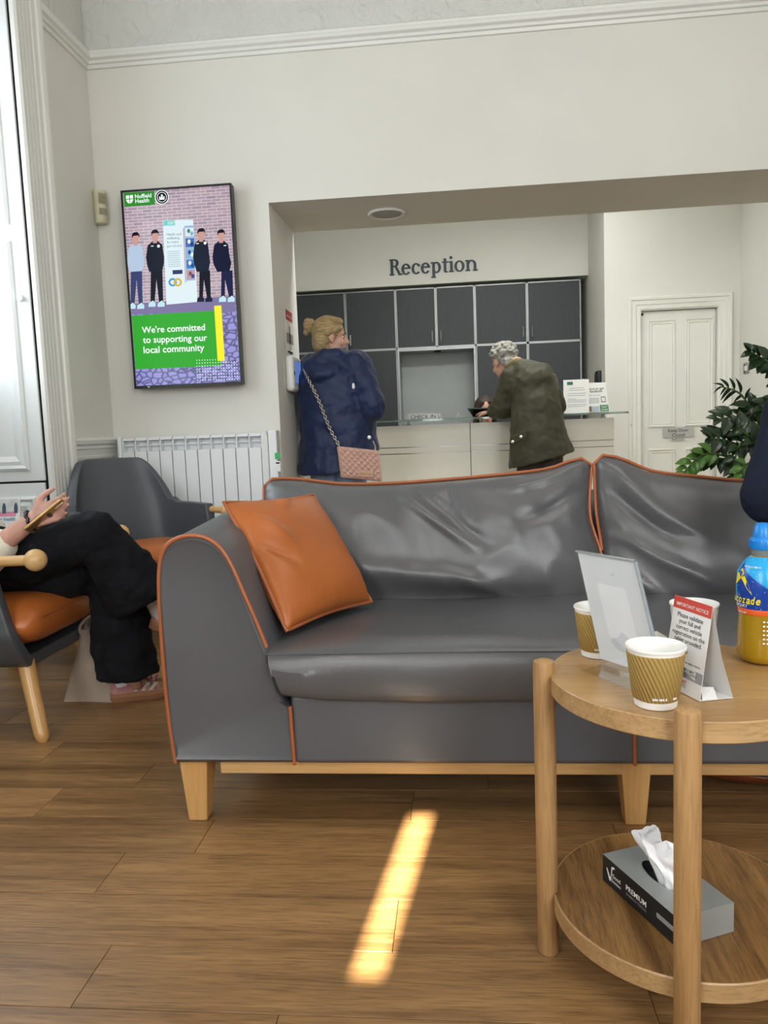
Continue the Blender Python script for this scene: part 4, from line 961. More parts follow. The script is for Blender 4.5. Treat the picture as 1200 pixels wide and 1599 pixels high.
# brown bag pushed under the sofa
bq = thing('leather_bag', (0.95, 2.1, 0), 'flat brown leather bag lying on the floor under the right of the sofa', 'bag')
m_brown = M('brown_leather', '#7d3f24', rough=0.45, var=0.06, bump=0.1, bscale=200)
ring = []
x0, x1 = at(1050, 1230, 1.95).x, 1.25
mb = MB(); rings = []
for i in range(13):
    t = i / 12; x = x0 + (x1 - x0) * t; k = max(0.05, 1 - abs(2 * t - 1) ** 4)
    rings.append([(x, 2.08 - 0.17 * k * math.cos(a), 0.052 + 0.052 * (0.55 + 0.45 * k) * math.sin(a)) for a in [2 * math.pi * j / 16 for j in range(16)]])
mb.loft(rings).build('body', m_brown, bq, smooth=60)
MB().tube([(x0 + 0.02 + (x1 - x0 - 0.04) * i / 10, 2.08 - 0.172 * max(0.05, 1 - abs(2 * (0.02 + 0.96 * i / 10) - 1) ** 4), 0.062) for i in range(11)], 0.006, 8).build('zip', M('zip_grey', '#4a3d38', rough=0.4, metal=0.3), bq)

# ================================================================== ROUND SIDE TABLE
TC = Vector((0.368, 1.308, 0)); TR_ = 0.2165; ZTOP, ZSH = 0.521, 0.121
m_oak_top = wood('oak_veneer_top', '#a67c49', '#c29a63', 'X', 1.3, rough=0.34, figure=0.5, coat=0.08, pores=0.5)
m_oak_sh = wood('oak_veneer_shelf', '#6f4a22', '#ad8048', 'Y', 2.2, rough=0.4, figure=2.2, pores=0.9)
m_oak_rim = wood('oak_rim', '#a37d50', '#c3a172', 'X', 1.4, rough=0.42, figure=0.4, pores=0.5)
m_oak_leg = wood('oak_post', '#a0794c', '#c09a69', 'Z', 1.4, rough=0.45, figure=0.4, pores=0.5)
tb_ = thing('side_table', TC, 'small round two-tier oak side table in the right foreground', 'table')
def disc(zt, th, name, mtop):
    o = MB().lathe([(0.0, zt - th), (TR_ - 0.004, zt - th), (TR_, zt - th + 0.003), (TR_, zt - 0.002), (TR_ - 0.0015, zt), (TR_ - 0.003, zt)], (TC.x, TC.y, 0), 96, None, True, False).build(name, m_oak_rim, tb_, smooth=30)
    MB().lathe([(TR_ - 0.003, zt), (0.12, zt), (0.0, zt)], (TC.x, TC.y, 0), 96, None, False, True).build(name + '_veneer', mtop, o, smooth=30)
    return o
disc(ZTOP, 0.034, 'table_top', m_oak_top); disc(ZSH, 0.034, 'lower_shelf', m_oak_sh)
for a in (176, 257, 352, 72):
    c = TC + Vector((math.cos(R(a)), math.sin(R(a)), 0)) * (TR_ + 0.010)
    MB().lathe([(0.0, 0), (0.0165, 0), (0.0190, 0.004), (0.0190, 0.534), (0.0175, 0.541), (0.012, 0.5435), (0, 0.544)], (c.x, c.y, 0), 28).build('leg', m_oak_leg, tb_, smooth=45)

# ------------------------------------------------------------------ on the table
ZI = ZTOP + 0.001
m_kraft = M('kraft_sleeve', '#b8923f', rough=0.65, var=0.04, vscale=20)
m_cupw = M('cup_white', '#efeee9', rough=0.5, var=0.01)
def rippled():
    "kraft sleeve with slanted ripples pressed into it"
    m = bpy.data.materials.new('ripple_kraft'); m.use_nodes = True; N = m.node_tree.nodes; L = m.node_tree.links; b = N['Principled BSDF']
    b.inputs['Roughness'].default_value = 0.6
    tc = N.new('ShaderNodeTexCoord'); sp = N.new('ShaderNodeSeparateXYZ'); L.new(tc.outputs['Object'], sp.inputs[0])
    at_ = N.new('ShaderNodeMath'); at_.operation = 'ARCTAN2'; L.new(sp.outputs[1], at_.inputs[0]); L.new(sp.outputs[0], at_.inputs[1])
    k1 = N.new('ShaderNodeMath'); k1.operation = 'MULTIPLY'; k1.inputs[1].default_value = 38; L.new(at_.outputs[0], k1.inputs[0])
    k2 = N.new('ShaderNodeMath'); k2.operation = 'MULTIPLY_ADD'; k2.inputs[1].default_value = 420; L.new(sp.outputs[2], k2.inputs[0]); L.new(k1.outputs[0], k2.inputs[2])
    sn_ = N.new('ShaderNodeMath'); sn_.operation = 'SINE'; L.new(k2.outputs[0], sn_.inputs[0])
    mix = N.new('ShaderNodeMix'); mix.data_type = 'RGBA'; mix.inputs[6].default_value = hexc('#9c8045'); mix.inputs[7].default_value = hexc('#b69a5a')
    rm = N.new('ShaderNodeMapRange'); rm.inputs[1].default_value = -1; L.new(sn_.outputs[0], rm.inputs[0]); L.new(rm.outputs[0], mix.inputs[0]); L.new(mix.outputs[2], b.inputs['Base Color'])
    bp = N.new('ShaderNodeBump'); bp.inputs['Strength'].default_value = 0.5; bp.inputs['Distance'].default_value = 0.002; L.new(rm.outputs[0], bp.inputs['Height']); L.new(bp.outputs[0], b.inputs['Normal'])
    return m
m_ripple = rippled()
def cup(c, label, r0=0.031, r1=0.0425, h=0.091, white=False):
    t = thing('paper_cup', (c[0], c[1], ZI), label, 'cup', 'paper cups on the side table'); C0 = (c[0], c[1], ZI)
    rz = lambda z: r0 + (r1 - r0) * z / h
    MB().lathe([(r0 - 0.004, 0.006), (r0 - 0.002, 0), (r0, 0), (rz(h - 0.003), h - 0.003), (r1 + 0.0016, h - 0.0025), (r1 + 0.0022, h - 0.0005), (r1 + 0.0012, h + 0.0015), (r1 - 0.0008, h), (rz(h - 0.006) - 0.0016, h - 0.006), (rz(0.008) - 0.002, 0.008), (0.0, 0.008)], C0, 48, None, True, False).build('cup_wall', m_cupw, t, smooth=50)
    if not white:
        s = MB().lathe([(rz(0.011) + 0.0002, 0.011), (rz(0.012) + 0.0016, 0.012), (rz(h - 0.009) + 0.0016, h - 0.009), (rz(h - 0.008) + 0.0002, h - 0.008)], C0, 72, None, False, False).build('sleeve', m_ripple, t, smooth=50)
        for a0, s_ in ((250, 'please recycle'), (300, 'recycled')):
            rr = rz(0.02) + 0.0022; n_ = 16 if a0 == 250 else 7
            mbt = MB()
            for i in range(n_):                       # tiny print round the foot of the sleeve
                a = R(a0 + i * 2.1); d = Vector((math.cos(a), math.sin(a), 0)); tt = Vector((-math.sin(a), math.cos(a), 0))
                if i % 7 == 6: continue
                hh = 0.0014 if i % 3 else 0.002
                mbt.obox(Vector(C0) + d * rr + Vector((0, 0, 0.018)), tt * 0.00042, d * 0.0001, Vector((0, 0, hh)))
            mbt.build('fine_print', M('paper_ink_white', '#f4f4f2'), s, smooth=0, kind='stuff')
    else:
        MB().lathe([(rz(0.012) + 0.0012, 0.012), (rz(h - 0.008) + 0.0012, h - 0.008)], C0, 48, None, False, False).build('sleeve', M('pale_sleeve', '#e4e2dc', rough=0.6), t, smooth=50)
    return t
cup((0.292, 1.165), 'kraft ripple paper cup in front, by the near table leg')
cup((0.254, 1.425), 'kraft ripple paper cup half hidden behind the clear sign holder')
cup((0.437, 1.462), 'white paper cup hidden behind the important notice card', h=0.085, white=True)

# clear sign holder with a sheet, seen from behind
hBL, hBR, hTL, hTR = Vector((0.247, 1.357, ZI)), Vector((0.328, 1.243, ZI)), Vector((0.2125, 1.402, 0.7225)), Vector((0.290, 1.2845, 0.7225))
sh_ = thing('sign_holder', hBL, 'slanted clear acrylic holder with a pale sheet on the table', 'sign holder')
hn = (hBR - hBL).cross(hTL - hBL).normalized()
if hn.y > 0: hn = -hn
def HQ(u, v, d=0): return hBL * (1 - u) * (1 - v) + hBR * u * (1 - v) + hTL * (1 - u) * v + hTR * u * v + hn * d
def hquad(u0, u1, v0, v1, d0, d1): return MB().loft([[HQ(u0, v0, d0), HQ(u1, v0, d0), HQ(u1, v1, d0), HQ(u0, v1, d0)], [HQ(u0, v0, d1), HQ(u1, v0, d1), HQ(u1, v1, d1), HQ(u0, v1, d1)]])
hquad(0.015, 0.985, 0.06, 0.985, -0.0004, 0.0004).build('sheet', M('show_through_sheet', '#eceef2', rough=0.6, var=0.02, vscale=14), sh_, smooth=0)
m_ghost = M('show_through_print', '#d9dde3', rough=0.6, var=0.02, vscale=20)
fig = [(0.50, 0.80), (0.56, 0.86), (0.62, 0.84), (0.64, 0.76), (0.70, 0.70), (0.78, 0.60), (0.80, 0.48), (0.66, 0.46), (0.56, 0.52), (0.44, 0.34), (0.30, 0.22), (0.27, 0.25), (0.46, 0.52), (0.52, 0.62)]
MB().prism([HQ(u, v, 0.0006) for u, v in fig], hn * 0.0002).build('faint_figure', m_ghost, sh_, smooth=0)
MB().prism([HQ(0.44 + 0.17 * math.cos(a * math.pi / 10), 0.27 + 0.09 * math.sin(a * math.pi / 10), 0.0009) for a in range(20)], hn * 0.0002).build('faint_figure', m_ghost, sh_, smooth=0)
hquad(0, 1, 0, 1, 0.0016, 0.0034).build('front_pane', m_acr, sh_, smooth=0)
hquad(0, 1, 0, 1, -0.0034, -0.0016).build('back_pane', m_acr, sh_, smooth=0)
hquad(0, 1, 0.985, 1.0, -0.0036, 0.0036).build('top_edge', M('acrylic_edge', '#9aa3a8', rough=0.15, var=0), sh_, smooth=0)
hquad(0.985, 1.0, 0.02, 1.0, -0.0036, 0.0036).build('side_edge', M('acrylic_edge', '#9aa3a8'), sh_, smooth=0)
f0, f1 = Vector((0.206, 1.328, ZI)), Vector((0.281, 1.205, ZI))
MB().prism([hBL, hBR, f1, f0], (0, 0, 0.002)).build('foot', m_acr, sh_, smooth=0)
MB().prism([hBL + Vector((0.03, -0.03, 0.0021)), hBR - hn * 0.03 + Vector((0, 0, 0.0021)), hBR - hn * 0.002 + Vector((0, 0, 0.0021)), hBL + Vector((0.06, -0.06, 0.0021))], (0, 0, 0.0004)) if False else None
# small white leaflet lying behind the holder
q = [atZ(1012, 990, ZI + .012), atZ(1026, 986, ZI + .012), atZ(1043, 996, ZI), atZ(1030, 1001, ZI)]
lf = MB().prism(q, (0, 0, 0.0012)).build('leaflet', m_sheet, None, smooth=0)
tag(lf, 'small white leaflet lying behind the sign holder on the table', 'leaflet')

# tent card: IMPORTANT NOTICE
nBL, nBR, nBK = Vector((0.3265, 1.262, ZI)), Vector((0.359, 1.173, ZI)), Vector((0.4135, 1.187, ZI))
nTR, nTL = Vector((0.3805, 1.1805, 0.667)), Vector((0.3475, 1.262, 0.6685))
nk = thing('notice_card', nBR, 'folded table card headed IMPORTANT NOTICE in a red band', 'card')
n1 = (nBR - nBL).cross(nTL - nBL).normalized()
if n1.x > 0: n1 = -n1
def NQ(u, v, d=0): return nBL * (1 - u) * (1 - v) + nBR * u * (1 - v) + nTL * (1 - u) * v + nTR * u * v + n1 * d
def nquad(u0, u1, v0, v1, d): return MB().prism([NQ(u0, v0, d), NQ(u1, v0, d), NQ(u1, v1, d), NQ(u0, v1, d)], n1 * 0.0002)
m_card = M('card_white', '#ebeae8', rough=0.4, var=0.01)
MB().prism([NQ(0, 0), NQ(1, 0), NQ(1, 1), NQ(0, 1)], -n1 * 0.0006).build('front_panel', m_card, nk, smooth=0)
nBKL = nBK + (nBL - nBR)
bend = (nBR + nBK) / 2
mid = nTR.lerp(nBK, 0.55) + Vector((0.0, 0, -0.0)) - (nBK - nBR).normalized() * 0.004; midL = mid + (nBL - nBR)
MB().add([nTR, mid, nBK, nBKL, midL, nTL], [(0, 1, 4, 5), (1, 2, 3, 4)]).build('back_panel', m_card, nk, smooth=60)
MB().prism([nBR, nBK, nBKL, nBL], (0, 0, 0.0005)).build('base_flap', m_card, nk, smooth=0)
MB().prism([nBR + Vector((0.006, 0.004, 0.0006)), nBR + Vector((0.03, 0.010, 0.0006)), nBR + Vector((0.03, 0.03, 0.012)), nBR + Vector((0.01, 0.03, 0.012))], (0, 0, 0.0005)).build('locking_tab', m_card, nk, smooth=0)
nquad(0, 1, 0.87, 1.0, 0.0003).build('red_band', M('band_red', '#cf4a3e', rough=0.4, var=0.01), nk, smooth=0)
wi = M('paper_ink_white', '#f4f4f2')
def nline(s, u0, u1, v, mat, bold=0.0, h=None, shear=0): text('lettering', s, NQ(u0, v, 0.0008), NQ(u1, v, 0.0008), nTL - nBL, mat, nk, bold, h, 0.0002, shear)
nline('IMPORTANT NOTICE', 0.09, 0.93, 0.905, wi, 0.005)
for s, u0, u1, v in (('Please validate', 0.16, 0.83, 0.79), ('your full and', 0.22, 0.78, 0.725), ('correct vehicle', 0.17, 0.84, 0.66), ('registration on the', 0.09, 0.93, 0.595), ('tablet provided.', 0.16, 0.88, 0.53)): nline(s, u0, u1, v, m_ink, 0.004)
MB().prism([NQ(0.52 + 0.105 * math.cos(i * math.pi / 12), 0.435 + 0.062 * math.sin(i * math.pi / 12), 0.0004) for i in range(24)], n1 * 0.0002).build('tick_disc', M('tick_grey', '#9c9d9e', rough=0.5), nk, smooth=0)
MB().prism([NQ(u, v, 0.0008) for u, v in ((0.46, 0.435), (0.49, 0.415), (0.515, 0.43), (0.575, 0.465), (0.515, 0.405), (0.49, 0.395))], n1 * 0.0002).build('tick', m_ink, nk, smooth=0)
nline('Have your pass ready for vehicle validation', 0.12, 0.92, 0.325, m_ink, 0.004)
nquad(0, 1, 0.165, 0.28, 0.0003).build('grey_band', M('band_grey', '#a3a2a8', rough=0.5), nk, smooth=0)
for s, u1, v in (('FAILURE TO COMPLY MAY', 0.80, 0.245), ('RESULT IN A PARKING CHARGE', 0.86, 0.213), ('BEING ISSUED', 0.62, 0.181)): nline(s, 0.08, u1, v, m_ink, 0.004)
nline('SMART', 0.32, 0.64, 0.098, M('smart_red', '#c8382c', rough=0.5), 0.012, shear=0.2); nline('PARKING', 0.32, 0.62, 0.062, m_print, 0.006)
MB().prism([NQ(u, v, 0.0006) for u, v in ((0.15, 0.135), (0.29, 0.135), (0.22, 0.06), (0.17, 0.06), (0.22, 0.118), (0.15, 0.118))], n1 * 0.0002).build('logo_mark', M('smart_red', '#c8382c'), nk, smooth=0)

# sports drink bottle
bc = (0.527, 1.378); r = 0.0405
bt = thing('drink_bottle', (bc[0], bc[1], ZI), 'sports drink bottle with a blue cap and orange drink at the right edge', 'bottle')
B3 = (bc[0], bc[1], ZI)
m_drink = M('orange_drink', '#c49a1e', rough=0.12, var=0.02, trans=0.35, ior=1.33, coat=0.6)
m_pet = M('clear_pet', '#e8f0f0', rough=0.05, trans=0.95, var=0, ior=1.3)
body = [(0.0, 0.003), (r - 0.012, 0.0), (r - 0.003, 0.006), (r, 0.016), (r - 0.001, 0.05), (r - 0.003, 0.085), (r - 0.003, 0.098), (r, 0.110), (r + 0.0005, 0.135), (r - 0.0015, 0.160), (r - 0.012, 0.178), (r - 0.022, 0.188)]
MB().lathe(body, B3, 48).build('drink', m_drink, bt, smooth=60)
MB().lathe([(0.0178, 0.187), (0.0178, 0.199), (0.0188, 0.200), (0.0188, 0.203), (0.0165, 0.204)], B3, 36, None, False, True).build('neck', M('pet_neck', '#9fa9a4', rough=0.15, trans=0.5, var=0), bt, smooth=40)
m_cap = M('blue_cap', '#1584d8', rough=0.32, var=0.02)
cp = MB().lathe([(0.0205, 0.200), (0.0212, 0.202), (0.0212, 0.216), (0.0195, 0.2185), (0.0165, 0.220), (0.0160, 0.226), (0.0145, 0.236), (0.0135, 0.2375), (0.0125, 0.242), (0.0100, 0.2445), (0.0, 0.245)], B3, 36).build('cap', m_cap, bt, smooth=35)
for i in range(30):
    a = 2 * math.pi * i / 30; d = Vector((math.cos(a), math.sin(a), 0)); MB
rib = MB()
for i in range(30):
    a = 2 * math.pi * i / 30; d = Vector((math.cos(a), math.sin(a), 0)); t = Vector((-d.y, d.x, 0)); rib.obox(Vector(B3) + d * 0.0213 + Vector((0, 0, 0.209)), t * 0.0008, d * 0.0006, Vector((0, 0, 0.006)))
rib.build('cap_ribs', m_cap, cp, smooth=0, kind='stuff')
def label_mat():
    "printed sleeve: sky blue, deep blue sweep with pale drops, yellow flash"
    m = bpy.data.materials.new('bottle_sleeve_print'); m.use_nodes = True; N = m.node_tree.nodes; L = m.node_tree.links; b = N['Principled BSDF']; b.inputs['Roughness'].default_value = 0.25
    tc = N.new('ShaderNodeTexCoord'); sp = N.new('ShaderNodeSeparateXYZ'); L.new(tc.outputs['Object'], sp.inputs[0])
    th_ = N.new('ShaderNodeMath'); th_.operation = 'ARCTAN2'; L.new(sp.outputs[1], th_.inputs[0]); L.new(sp.outputs[0], th_.inputs[1])
    # boundary height falls off to the right
    ad = N.new('ShaderNodeMath'); ad.operation = 'MULTIPLY_ADD'; ad.inputs[1].default_value = 0.030; L.new(th_.outputs[0], ad.inputs[0]); L.new(sp.outputs[2], ad.inputs[2])
    rm = N.new('ShaderNodeMapRange'); rm.inputs[1].default_value = 0.084; rm.inputs[2].default_value = 0.086; L.new(ad.outputs[0], rm.inputs[0])
    mx_ = N.new('ShaderNodeMix'); mx_.data_type = 'RGBA'; mx_.inputs[6].default_value = hexc('#0d3f9e'); mx_.inputs[7].default_value = hexc('#22a4e0'); L.new(rm.outputs[0], mx_.inputs[0])
    v = N.new('ShaderNodeTexVoronoi'); v.inputs['Scale'].default_value = 170; L.new(tc.outputs['Object'], v.inputs['Vector'])
    r2 = N.new('ShaderNodeMapRange'); r2.inputs[1].default_value = 0.16; r2.inputs[2].default_value = 0.10; r2.inputs[4].default_value = 0.55; L.new(v.outputs['Distance'], r2.inputs[0])
    m2 = N.new('ShaderNodeMix'); m2.data_type = 'RGBA'; m2.inputs[7].default_value = hexc('#bfe6f4'); L.new(r2.outputs[0], m2.inputs[0]); L.new(mx_.outputs[2], m2.inputs[6]); L.new(m2.outputs[2], b.inputs['Base Color'])
    return m
lab = MB().lathe([(r - 0.0022, 0.094), (r - 0.0018, 0.099), (r + 0.001, 0.110), (r + 0.0015, 0.135), (r - 0.0003, 0.160), (r - 0.0106, 0.1775), (r - 0.020, 0.187)], B3, 60, None, False, False).build('label_sleeve', label_mat(), bt, smooth=60)
MB().lathe([(r - 0.0019, 0.088), (r - 0.0017, 0.0885), (r - 0.0012, 0.0975), (r - 0.0014, 0.098)], B3, 60, None, False, False).build('orange_band', M('band_orange', '#e8622a', rough=0.3), lab, smooth=60)
def wrap_quad(name, pts, mat, par, lift=0.0008):
    "flat print on the bottle: angle (degrees) and height pairs"
    mb = MB(); P = []
    def rad(z): 
        pr_ = [(0.094, r - 0.0022), (0.11, r + 0.001), (0.135, r + 0.0015), (0.16, r - 0.0003), (0.1775, r - 0.0106)]
        for (za, ra_), (zb__, rb__) in zip(pr_, pr_[1:]):
            if z <= zb__: return ra_ + (rb__ - ra_) * (z - za) / (zb__ - za)
        return pr_[-1][1]
    for a, z in pts:
        q_ = (rad(z) if z > 0.094 else r - 0.0014) + lift; P.append(Vector(B3) + Vector((q_ * math.cos(R(a)), q_ * math.sin(R(a)), z)))
    return mb.poly(P).build(name, mat, par, smooth=0)
m_yel = M('flash_yellow', '#f4dd1e', rough=0.3, var=0.01)
wrap_quad('yellow_flash', [(172, 0.138), (180, 0.158), (192, 0.168), (206, 0.160), (196, 0.152), (184, 0.142)], m_yel, lab)
wrap_quad('yellow_flash', [(196, 0.152), (207, 0.156), (220, 0.140), (228, 0.124), (216, 0.134), (206, 0.144)], m_yel, lab)
vr = Vector((math.cos(R(-20)), math.sin(R(-20)), 0))
def bl(s, a0, a1, z, mat, bold, shear=0.0, h=None, lift=0.0026):
    n_ = max(len(s), 1)
    for i, ch in enumerate(s):
        if ch == ' ': continue
        A0 = a0 + (a1 - a0) * (i + 0.06) / n_; A1 = a0 + (a1 - a0) * (i + 0.94) / n_
        rr = r + (lift if z > 0.1 else 0.0006)
        text('lettering', ch, Vector(B3) + Vector((rr * math.cos(R(A0)), rr * math.sin(R(A0)), z)), Vector(B3) + Vector((rr * math.cos(R(A1)), rr * math.sin(R(A1)), z)), (0, 0, 1), mat, lab, bold, h, 0.0002, shear)
bl('Lucozade', 158, 247, 0.1085, m_yel, 0.02, 0.25, 0.0135)
bl('SPORT', 180, 219, 0.1015, wi, 0.006, 0.2, 0.005)
bl('HYDRATION', 200, 246, 0.1705, wi, 0.004, 0, 0.003, -0.004)
bl('ORANGE', 186, 214, 0.0905, wi, 0.004, 0, 0.003)
for j in range(6):
    for a in (252, 260): wrap_quad('graduation', [(a, 0.080 - j * 0.0075), (a + 5, 0.080 - j * 0.0075), (a + 5, 0.0775 - j * 0.0075), (a, 0.0775 - j * 0.0075)], M('paper_ink_white', '#f4f4f2'), bt, 0.0022)

# tissue box on the lower shelf
ZQ = ZSH + 0.001
xA, xB, xC_ = Vector((0.245, 1.351, ZQ)), Vector((0.326, 1.168, ZQ)), Vector((0.427, 1.212, ZQ))
e1 = (xB - xA); e2 = (xC_ - xB); e2 = (e2 - e1 * (e2.dot(e1) / e1.length_squared)); HT = 0.05
tx = thing('tissue_box', xA, 'silver and black tissue box on the lower shelf of the side table', 'tissue box')
m_silver = M('silver_card', '#a3a8a6', rough=0.42, metal=0.35, var=0.02)
m_blackcard = M('black_card', '#15171a', rough=0.45, var=0.02)
# card box as faces so that the top keeps its oval opening
up = Vector((0, 0, HT)); xD = xA + e2
oc_ = (xA + xB + xD + (xB + e2)) / 4 + up
def ov(k, t): return oc_ + e1 * (0.27 * k * math.cos(t)) + e2 * (0.20 * k * math.sin(t) * 1.0)
NT = 32
ringi = [ov(1, 2 * math.pi * i / NT) for i in range(NT)]
def rectpt(t):
    c, s = math.cos(t), math.sin(t); m_ = max(abs(c), abs(s)); return oc_ + e1 * (0.5 * c / m_) + e2 * (0.5 * s / m_)
ringo = [rectpt(2 * math.pi * i / NT) for i in range(NT)]
corners = [(NT // 8), 3 * NT // 8, 5 * NT // 8, 7 * NT // 8]
top_ = MB().loft([ringo, ringi], True, False, False).build('top_panel', m_silver, tx, smooth=0)
sd = MB()
sd.poly([xB, xB + e2, xB + e2 + up, xB + up]).poly([xA, xD, xD + up, xA + up]).poly([xD, xD + e1, xD + e1 + up, xD + up])
sd.build('silver_sides', m_silver, tx, smooth=0)
MB().poly([xA, xB, xB + up, xA + up]).build('black_side', m_blackcard, tx, smooth=0)
MB().poly([xA, xB, xB + e2, xD]).build('bottom_panel', m_silver, tx, smooth=0)
nrmS = e1.cross(up).normalized()
if nrmS.x > 0: nrmS = -nrmS
def BQ(u, v): return xA + e1 * u + up * v + nrmS * 0.0006
text('lettering', 'PREMIUM', BQ(0.345, 0.44), BQ(0.62, 0.44), up, wi, tx, 0.01, depth=0.0002)
text('lettering', 'BAMBOO TISSUES', BQ(0.35, 0.26), BQ(0.62, 0.26), up, M('print_grey', '#8d9094'), tx, 0.002, depth=0.0002)
text('lettering', 'Good', BQ(0.145, 0.44), BQ(0.265, 0.44), up, wi, tx, 0.01, depth=0.0002)
text('lettering', 'Decision', BQ(0.135, 0.26), BQ(0.27, 0.26), up, wi, tx, 0.01, depth=0.0002)
MB().poly([BQ(u, v) for u, v in ((0.055, 0.62), (0.075, 0.62), (0.11, 0.40), (0.125, 0.40), (0.135, 0.80), (0.17, 0.86), (0.185, 0.80), (0.15, 0.74), (0.14, 0.55), (0.12, 0.22), (0.10, 0.24))]).build('leaf_mark', wi, tx, smooth=0)
MB().poly([BQ(0.76 + 0.012 * math.cos(a), 0.52 + 0.09 * math.sin(a)) for a in [math.pi / 2 + math.pi * i / 6 for i in range(7)]] + [BQ(1.0, 0.43), BQ(1.0, 0.61)]).build('pale_stripe', m_silver, tx, smooth=0)
nE = e2.cross(up).normalized()
if nE.y > 0: nE = -nE
def EQ(u, v): return xB + e2 * u + up * v + nE * 0.0006
for v, s, u1 in ((0.62, 'Your', 0.2), (0.5, 'Good', 0.24), (0.38, 'Decision', 0.3)): text('lettering', s, EQ(0.05, v), EQ(u1, v), up, m_ink, tx, 0.0, depth=0.0002)
# pulled-up tissue
ts = MB(); rng = random.Random(4); KT = 44; rings = []
ctr = oc_ + e1 * 0.10
for j in range(15):
    t = j / 14; ring = []
    for i in range(KT):
        a = 2 * math.pi * i / KT
        fold_ = 1 + 0.28 * math.sin(a * 5 + 1.3 * t * 3) * sstep(0, 0.4, t) + 0.14 * math.sin(a * 9 + 2)
        w_ = 0.030 * (0.75 + 0.85 * t - 0.5 * t * t) * fold_
        dz = 0.066 * (1 - (1 - t) ** 1.4) - 0.010 + 0.010 * math.sin(a * 3 + 0.6) * t
        c = ctr - e1 * (0.22 * t) + e2.normalized() * 0.004 * math.sin(6 * t)
        ring.append(c + e1.normalized() * (w_ * 1.25 * math.cos(a)) + e2.normalized() * (w_ * 0.62 * math.sin(a)) + Vector((0, 0, dz)))
    rings.append(ring)
ts.loft(rings, True, False, True)
ts.build('tissue', M('tissue_paper', '#f2f2f4', rough=0.8, var=0.01, bump=0.15, bscale=90), tx, smooth=60)
# ================================================================== ARMCHAIRS
def smoothpath(t, P):
    n = len(P) - 1; s = max(0, min(n - 1e-6, t * n)); i = int(s); f = s - i
    a, b, c, d = P[max(i - 1, 0)], P[i], P[i + 1], P[min(i + 2, n)]
    return 0.5 * ((2 * b) + (c - a) * f + (2 * a - 5 * b + 4 * c - d) * f * f + (3 * b - a - 3 * c + d) * f ** 3)
def make_armchair(label):
    "built at the origin facing +x, then moved: shell, seat pad, two arm bars with ball ends, four legs"
    t = thing('armchair', (0, 0, 0), label, 'chair', 'grey shell armchairs')
    half = [Vector(p) for p in ((0.17, -0.315, 0), (0.06, -0.318, 0), (-0.06, -0.315, 0), (-0.17, -0.29, 0), (-0.245, -0.235, 0), (-0.275, -0.13, 0), (-0.28, 0, 0))]
    plan = half + [Vector((p.x, -p.y, 0)) for p in reversed(half[:-1])]
    NU, NV = 72, 30
    def shell(u, v):
        p = smoothpath(u, plan); e = abs(2 * u - 1)
        top = 0.628 + 0.232 * (1 - sstep(0.26, 0.56, e))
        if e < 0.5: top -= 0.03 * max(0, (e - 0.16) / 0.3) ** 3
        z0 = 0.225; z = z0 + (top - z0) * v
        k = 0.55 + 0.45 * min(1, ((z - z0) / 0.13)) ** 0.5                   # bowl closes in at the bottom
        back = 1 - sstep(0.2, 0.6, e)
        lean = -0.16 * max(0, z - 0.42) * back
        narrow = 1 - 0.16 * sstep(0.60, 0.88, z) * back - 0.02
        fwd = 0.10 * (1 - v) ** 1.1 * sstep(0.72, 1.0, e)                      # front edge of the arm slants forward to the seat
        return Vector((p.x * k + lean + fwd + (0.04 if k < 1 else 0) * (1 - k), p.y * k * narrow, z))
    mb = MB().grid(shell, NU, NV)
    o = len(mb.v); base = [i for i in range(NU + 1)]
    mb.f.append(tuple(base))
    sh = mb.build('shell', m_leather_ch, t, smooth=70)
    so = sh.modifiers.new('thickness', 'SOLIDIFY'); so.thickness = 0.042; so.offset = -1
    bv = sh.modifiers.new('bevel', 'BEVEL'); bv.width = 0.014; bv.segments = 3; bv.limit_method = 'ANGLE'; bv.angle_limit = R(50)
    sb = sh.modifiers.new('soften', 'SMOOTH'); sb.factor = 0.4; sb.iterations = 2
    # seat pad, rounded front that bulges out of the shell
    pad = MB(); rings = []
    for j in range(15):
        yv = -0.262 + 0.524 * j / 14; e = abs(2 * j / 14 - 1); q = (1 - e ** 5) ** 0.5 if e < 1 else 0.0
        ring = []
        for i in range(28):
            a = 2 * math.pi * i / 28; cx, cz = 0.055, 0.375
            sx = math.copysign(abs(math.cos(a)) ** 0.55, math.cos(a)); sz = math.copysign(abs(math.sin(a)) ** 0.75, math.sin(a))
            ring.append((cx + sx * 0.225 * (0.88 + 0.12 * q), yv, cz + sz * 0.082 * max(q, 0.25) + 0.008 * q * (sz > 0)))
        rings.append(ring)
    pd = pad.loft(rings).build('seat_pad', m_tan, t, smooth=70)
    MB().tube([(0.272, -0.2, 0.345), (0.302, 0.0, 0.346), (0.272, 0.2, 0.345)] if False else [(0.277, -0.20 + 0.4 * i / 12, 0.40) for i in range(13)], 0.0022, 6).build('stitching', m_pipe, pd)
    for s in (-1, 1):
        y = s * 0.300
        b = MB().tube([(0.08, y, 0.597), (0.31, y, 0.600)], 0.0165, 16).build('arm_bar', m_beech, t)
        MB().ell((0.33, y, 0.600), 0.034, 0.034, 0.034, n=24, m=16).build('ball_end', m_beech, b, smooth=80)
    for sx, sy in ((1, -1), (1, 1), (-1, -1), (-1, 1)):
        top, foot = Vector((0.17 * sx + 0.02, 0.17 * sy, 0.255)), Vector((0.265 * sx, 0.235 * sy, 0.0))
        d = (foot - top).normalized()
        MB().tube([top, top.lerp(foot, 0.9), foot + Vector((0, 0, 0.010)), foot + Vector((0, 0, 0.0))], [0.0275, 0.0235, 0.0215, 0.014], 20).build('leg', m_beechz, t, smooth=50)
    return t
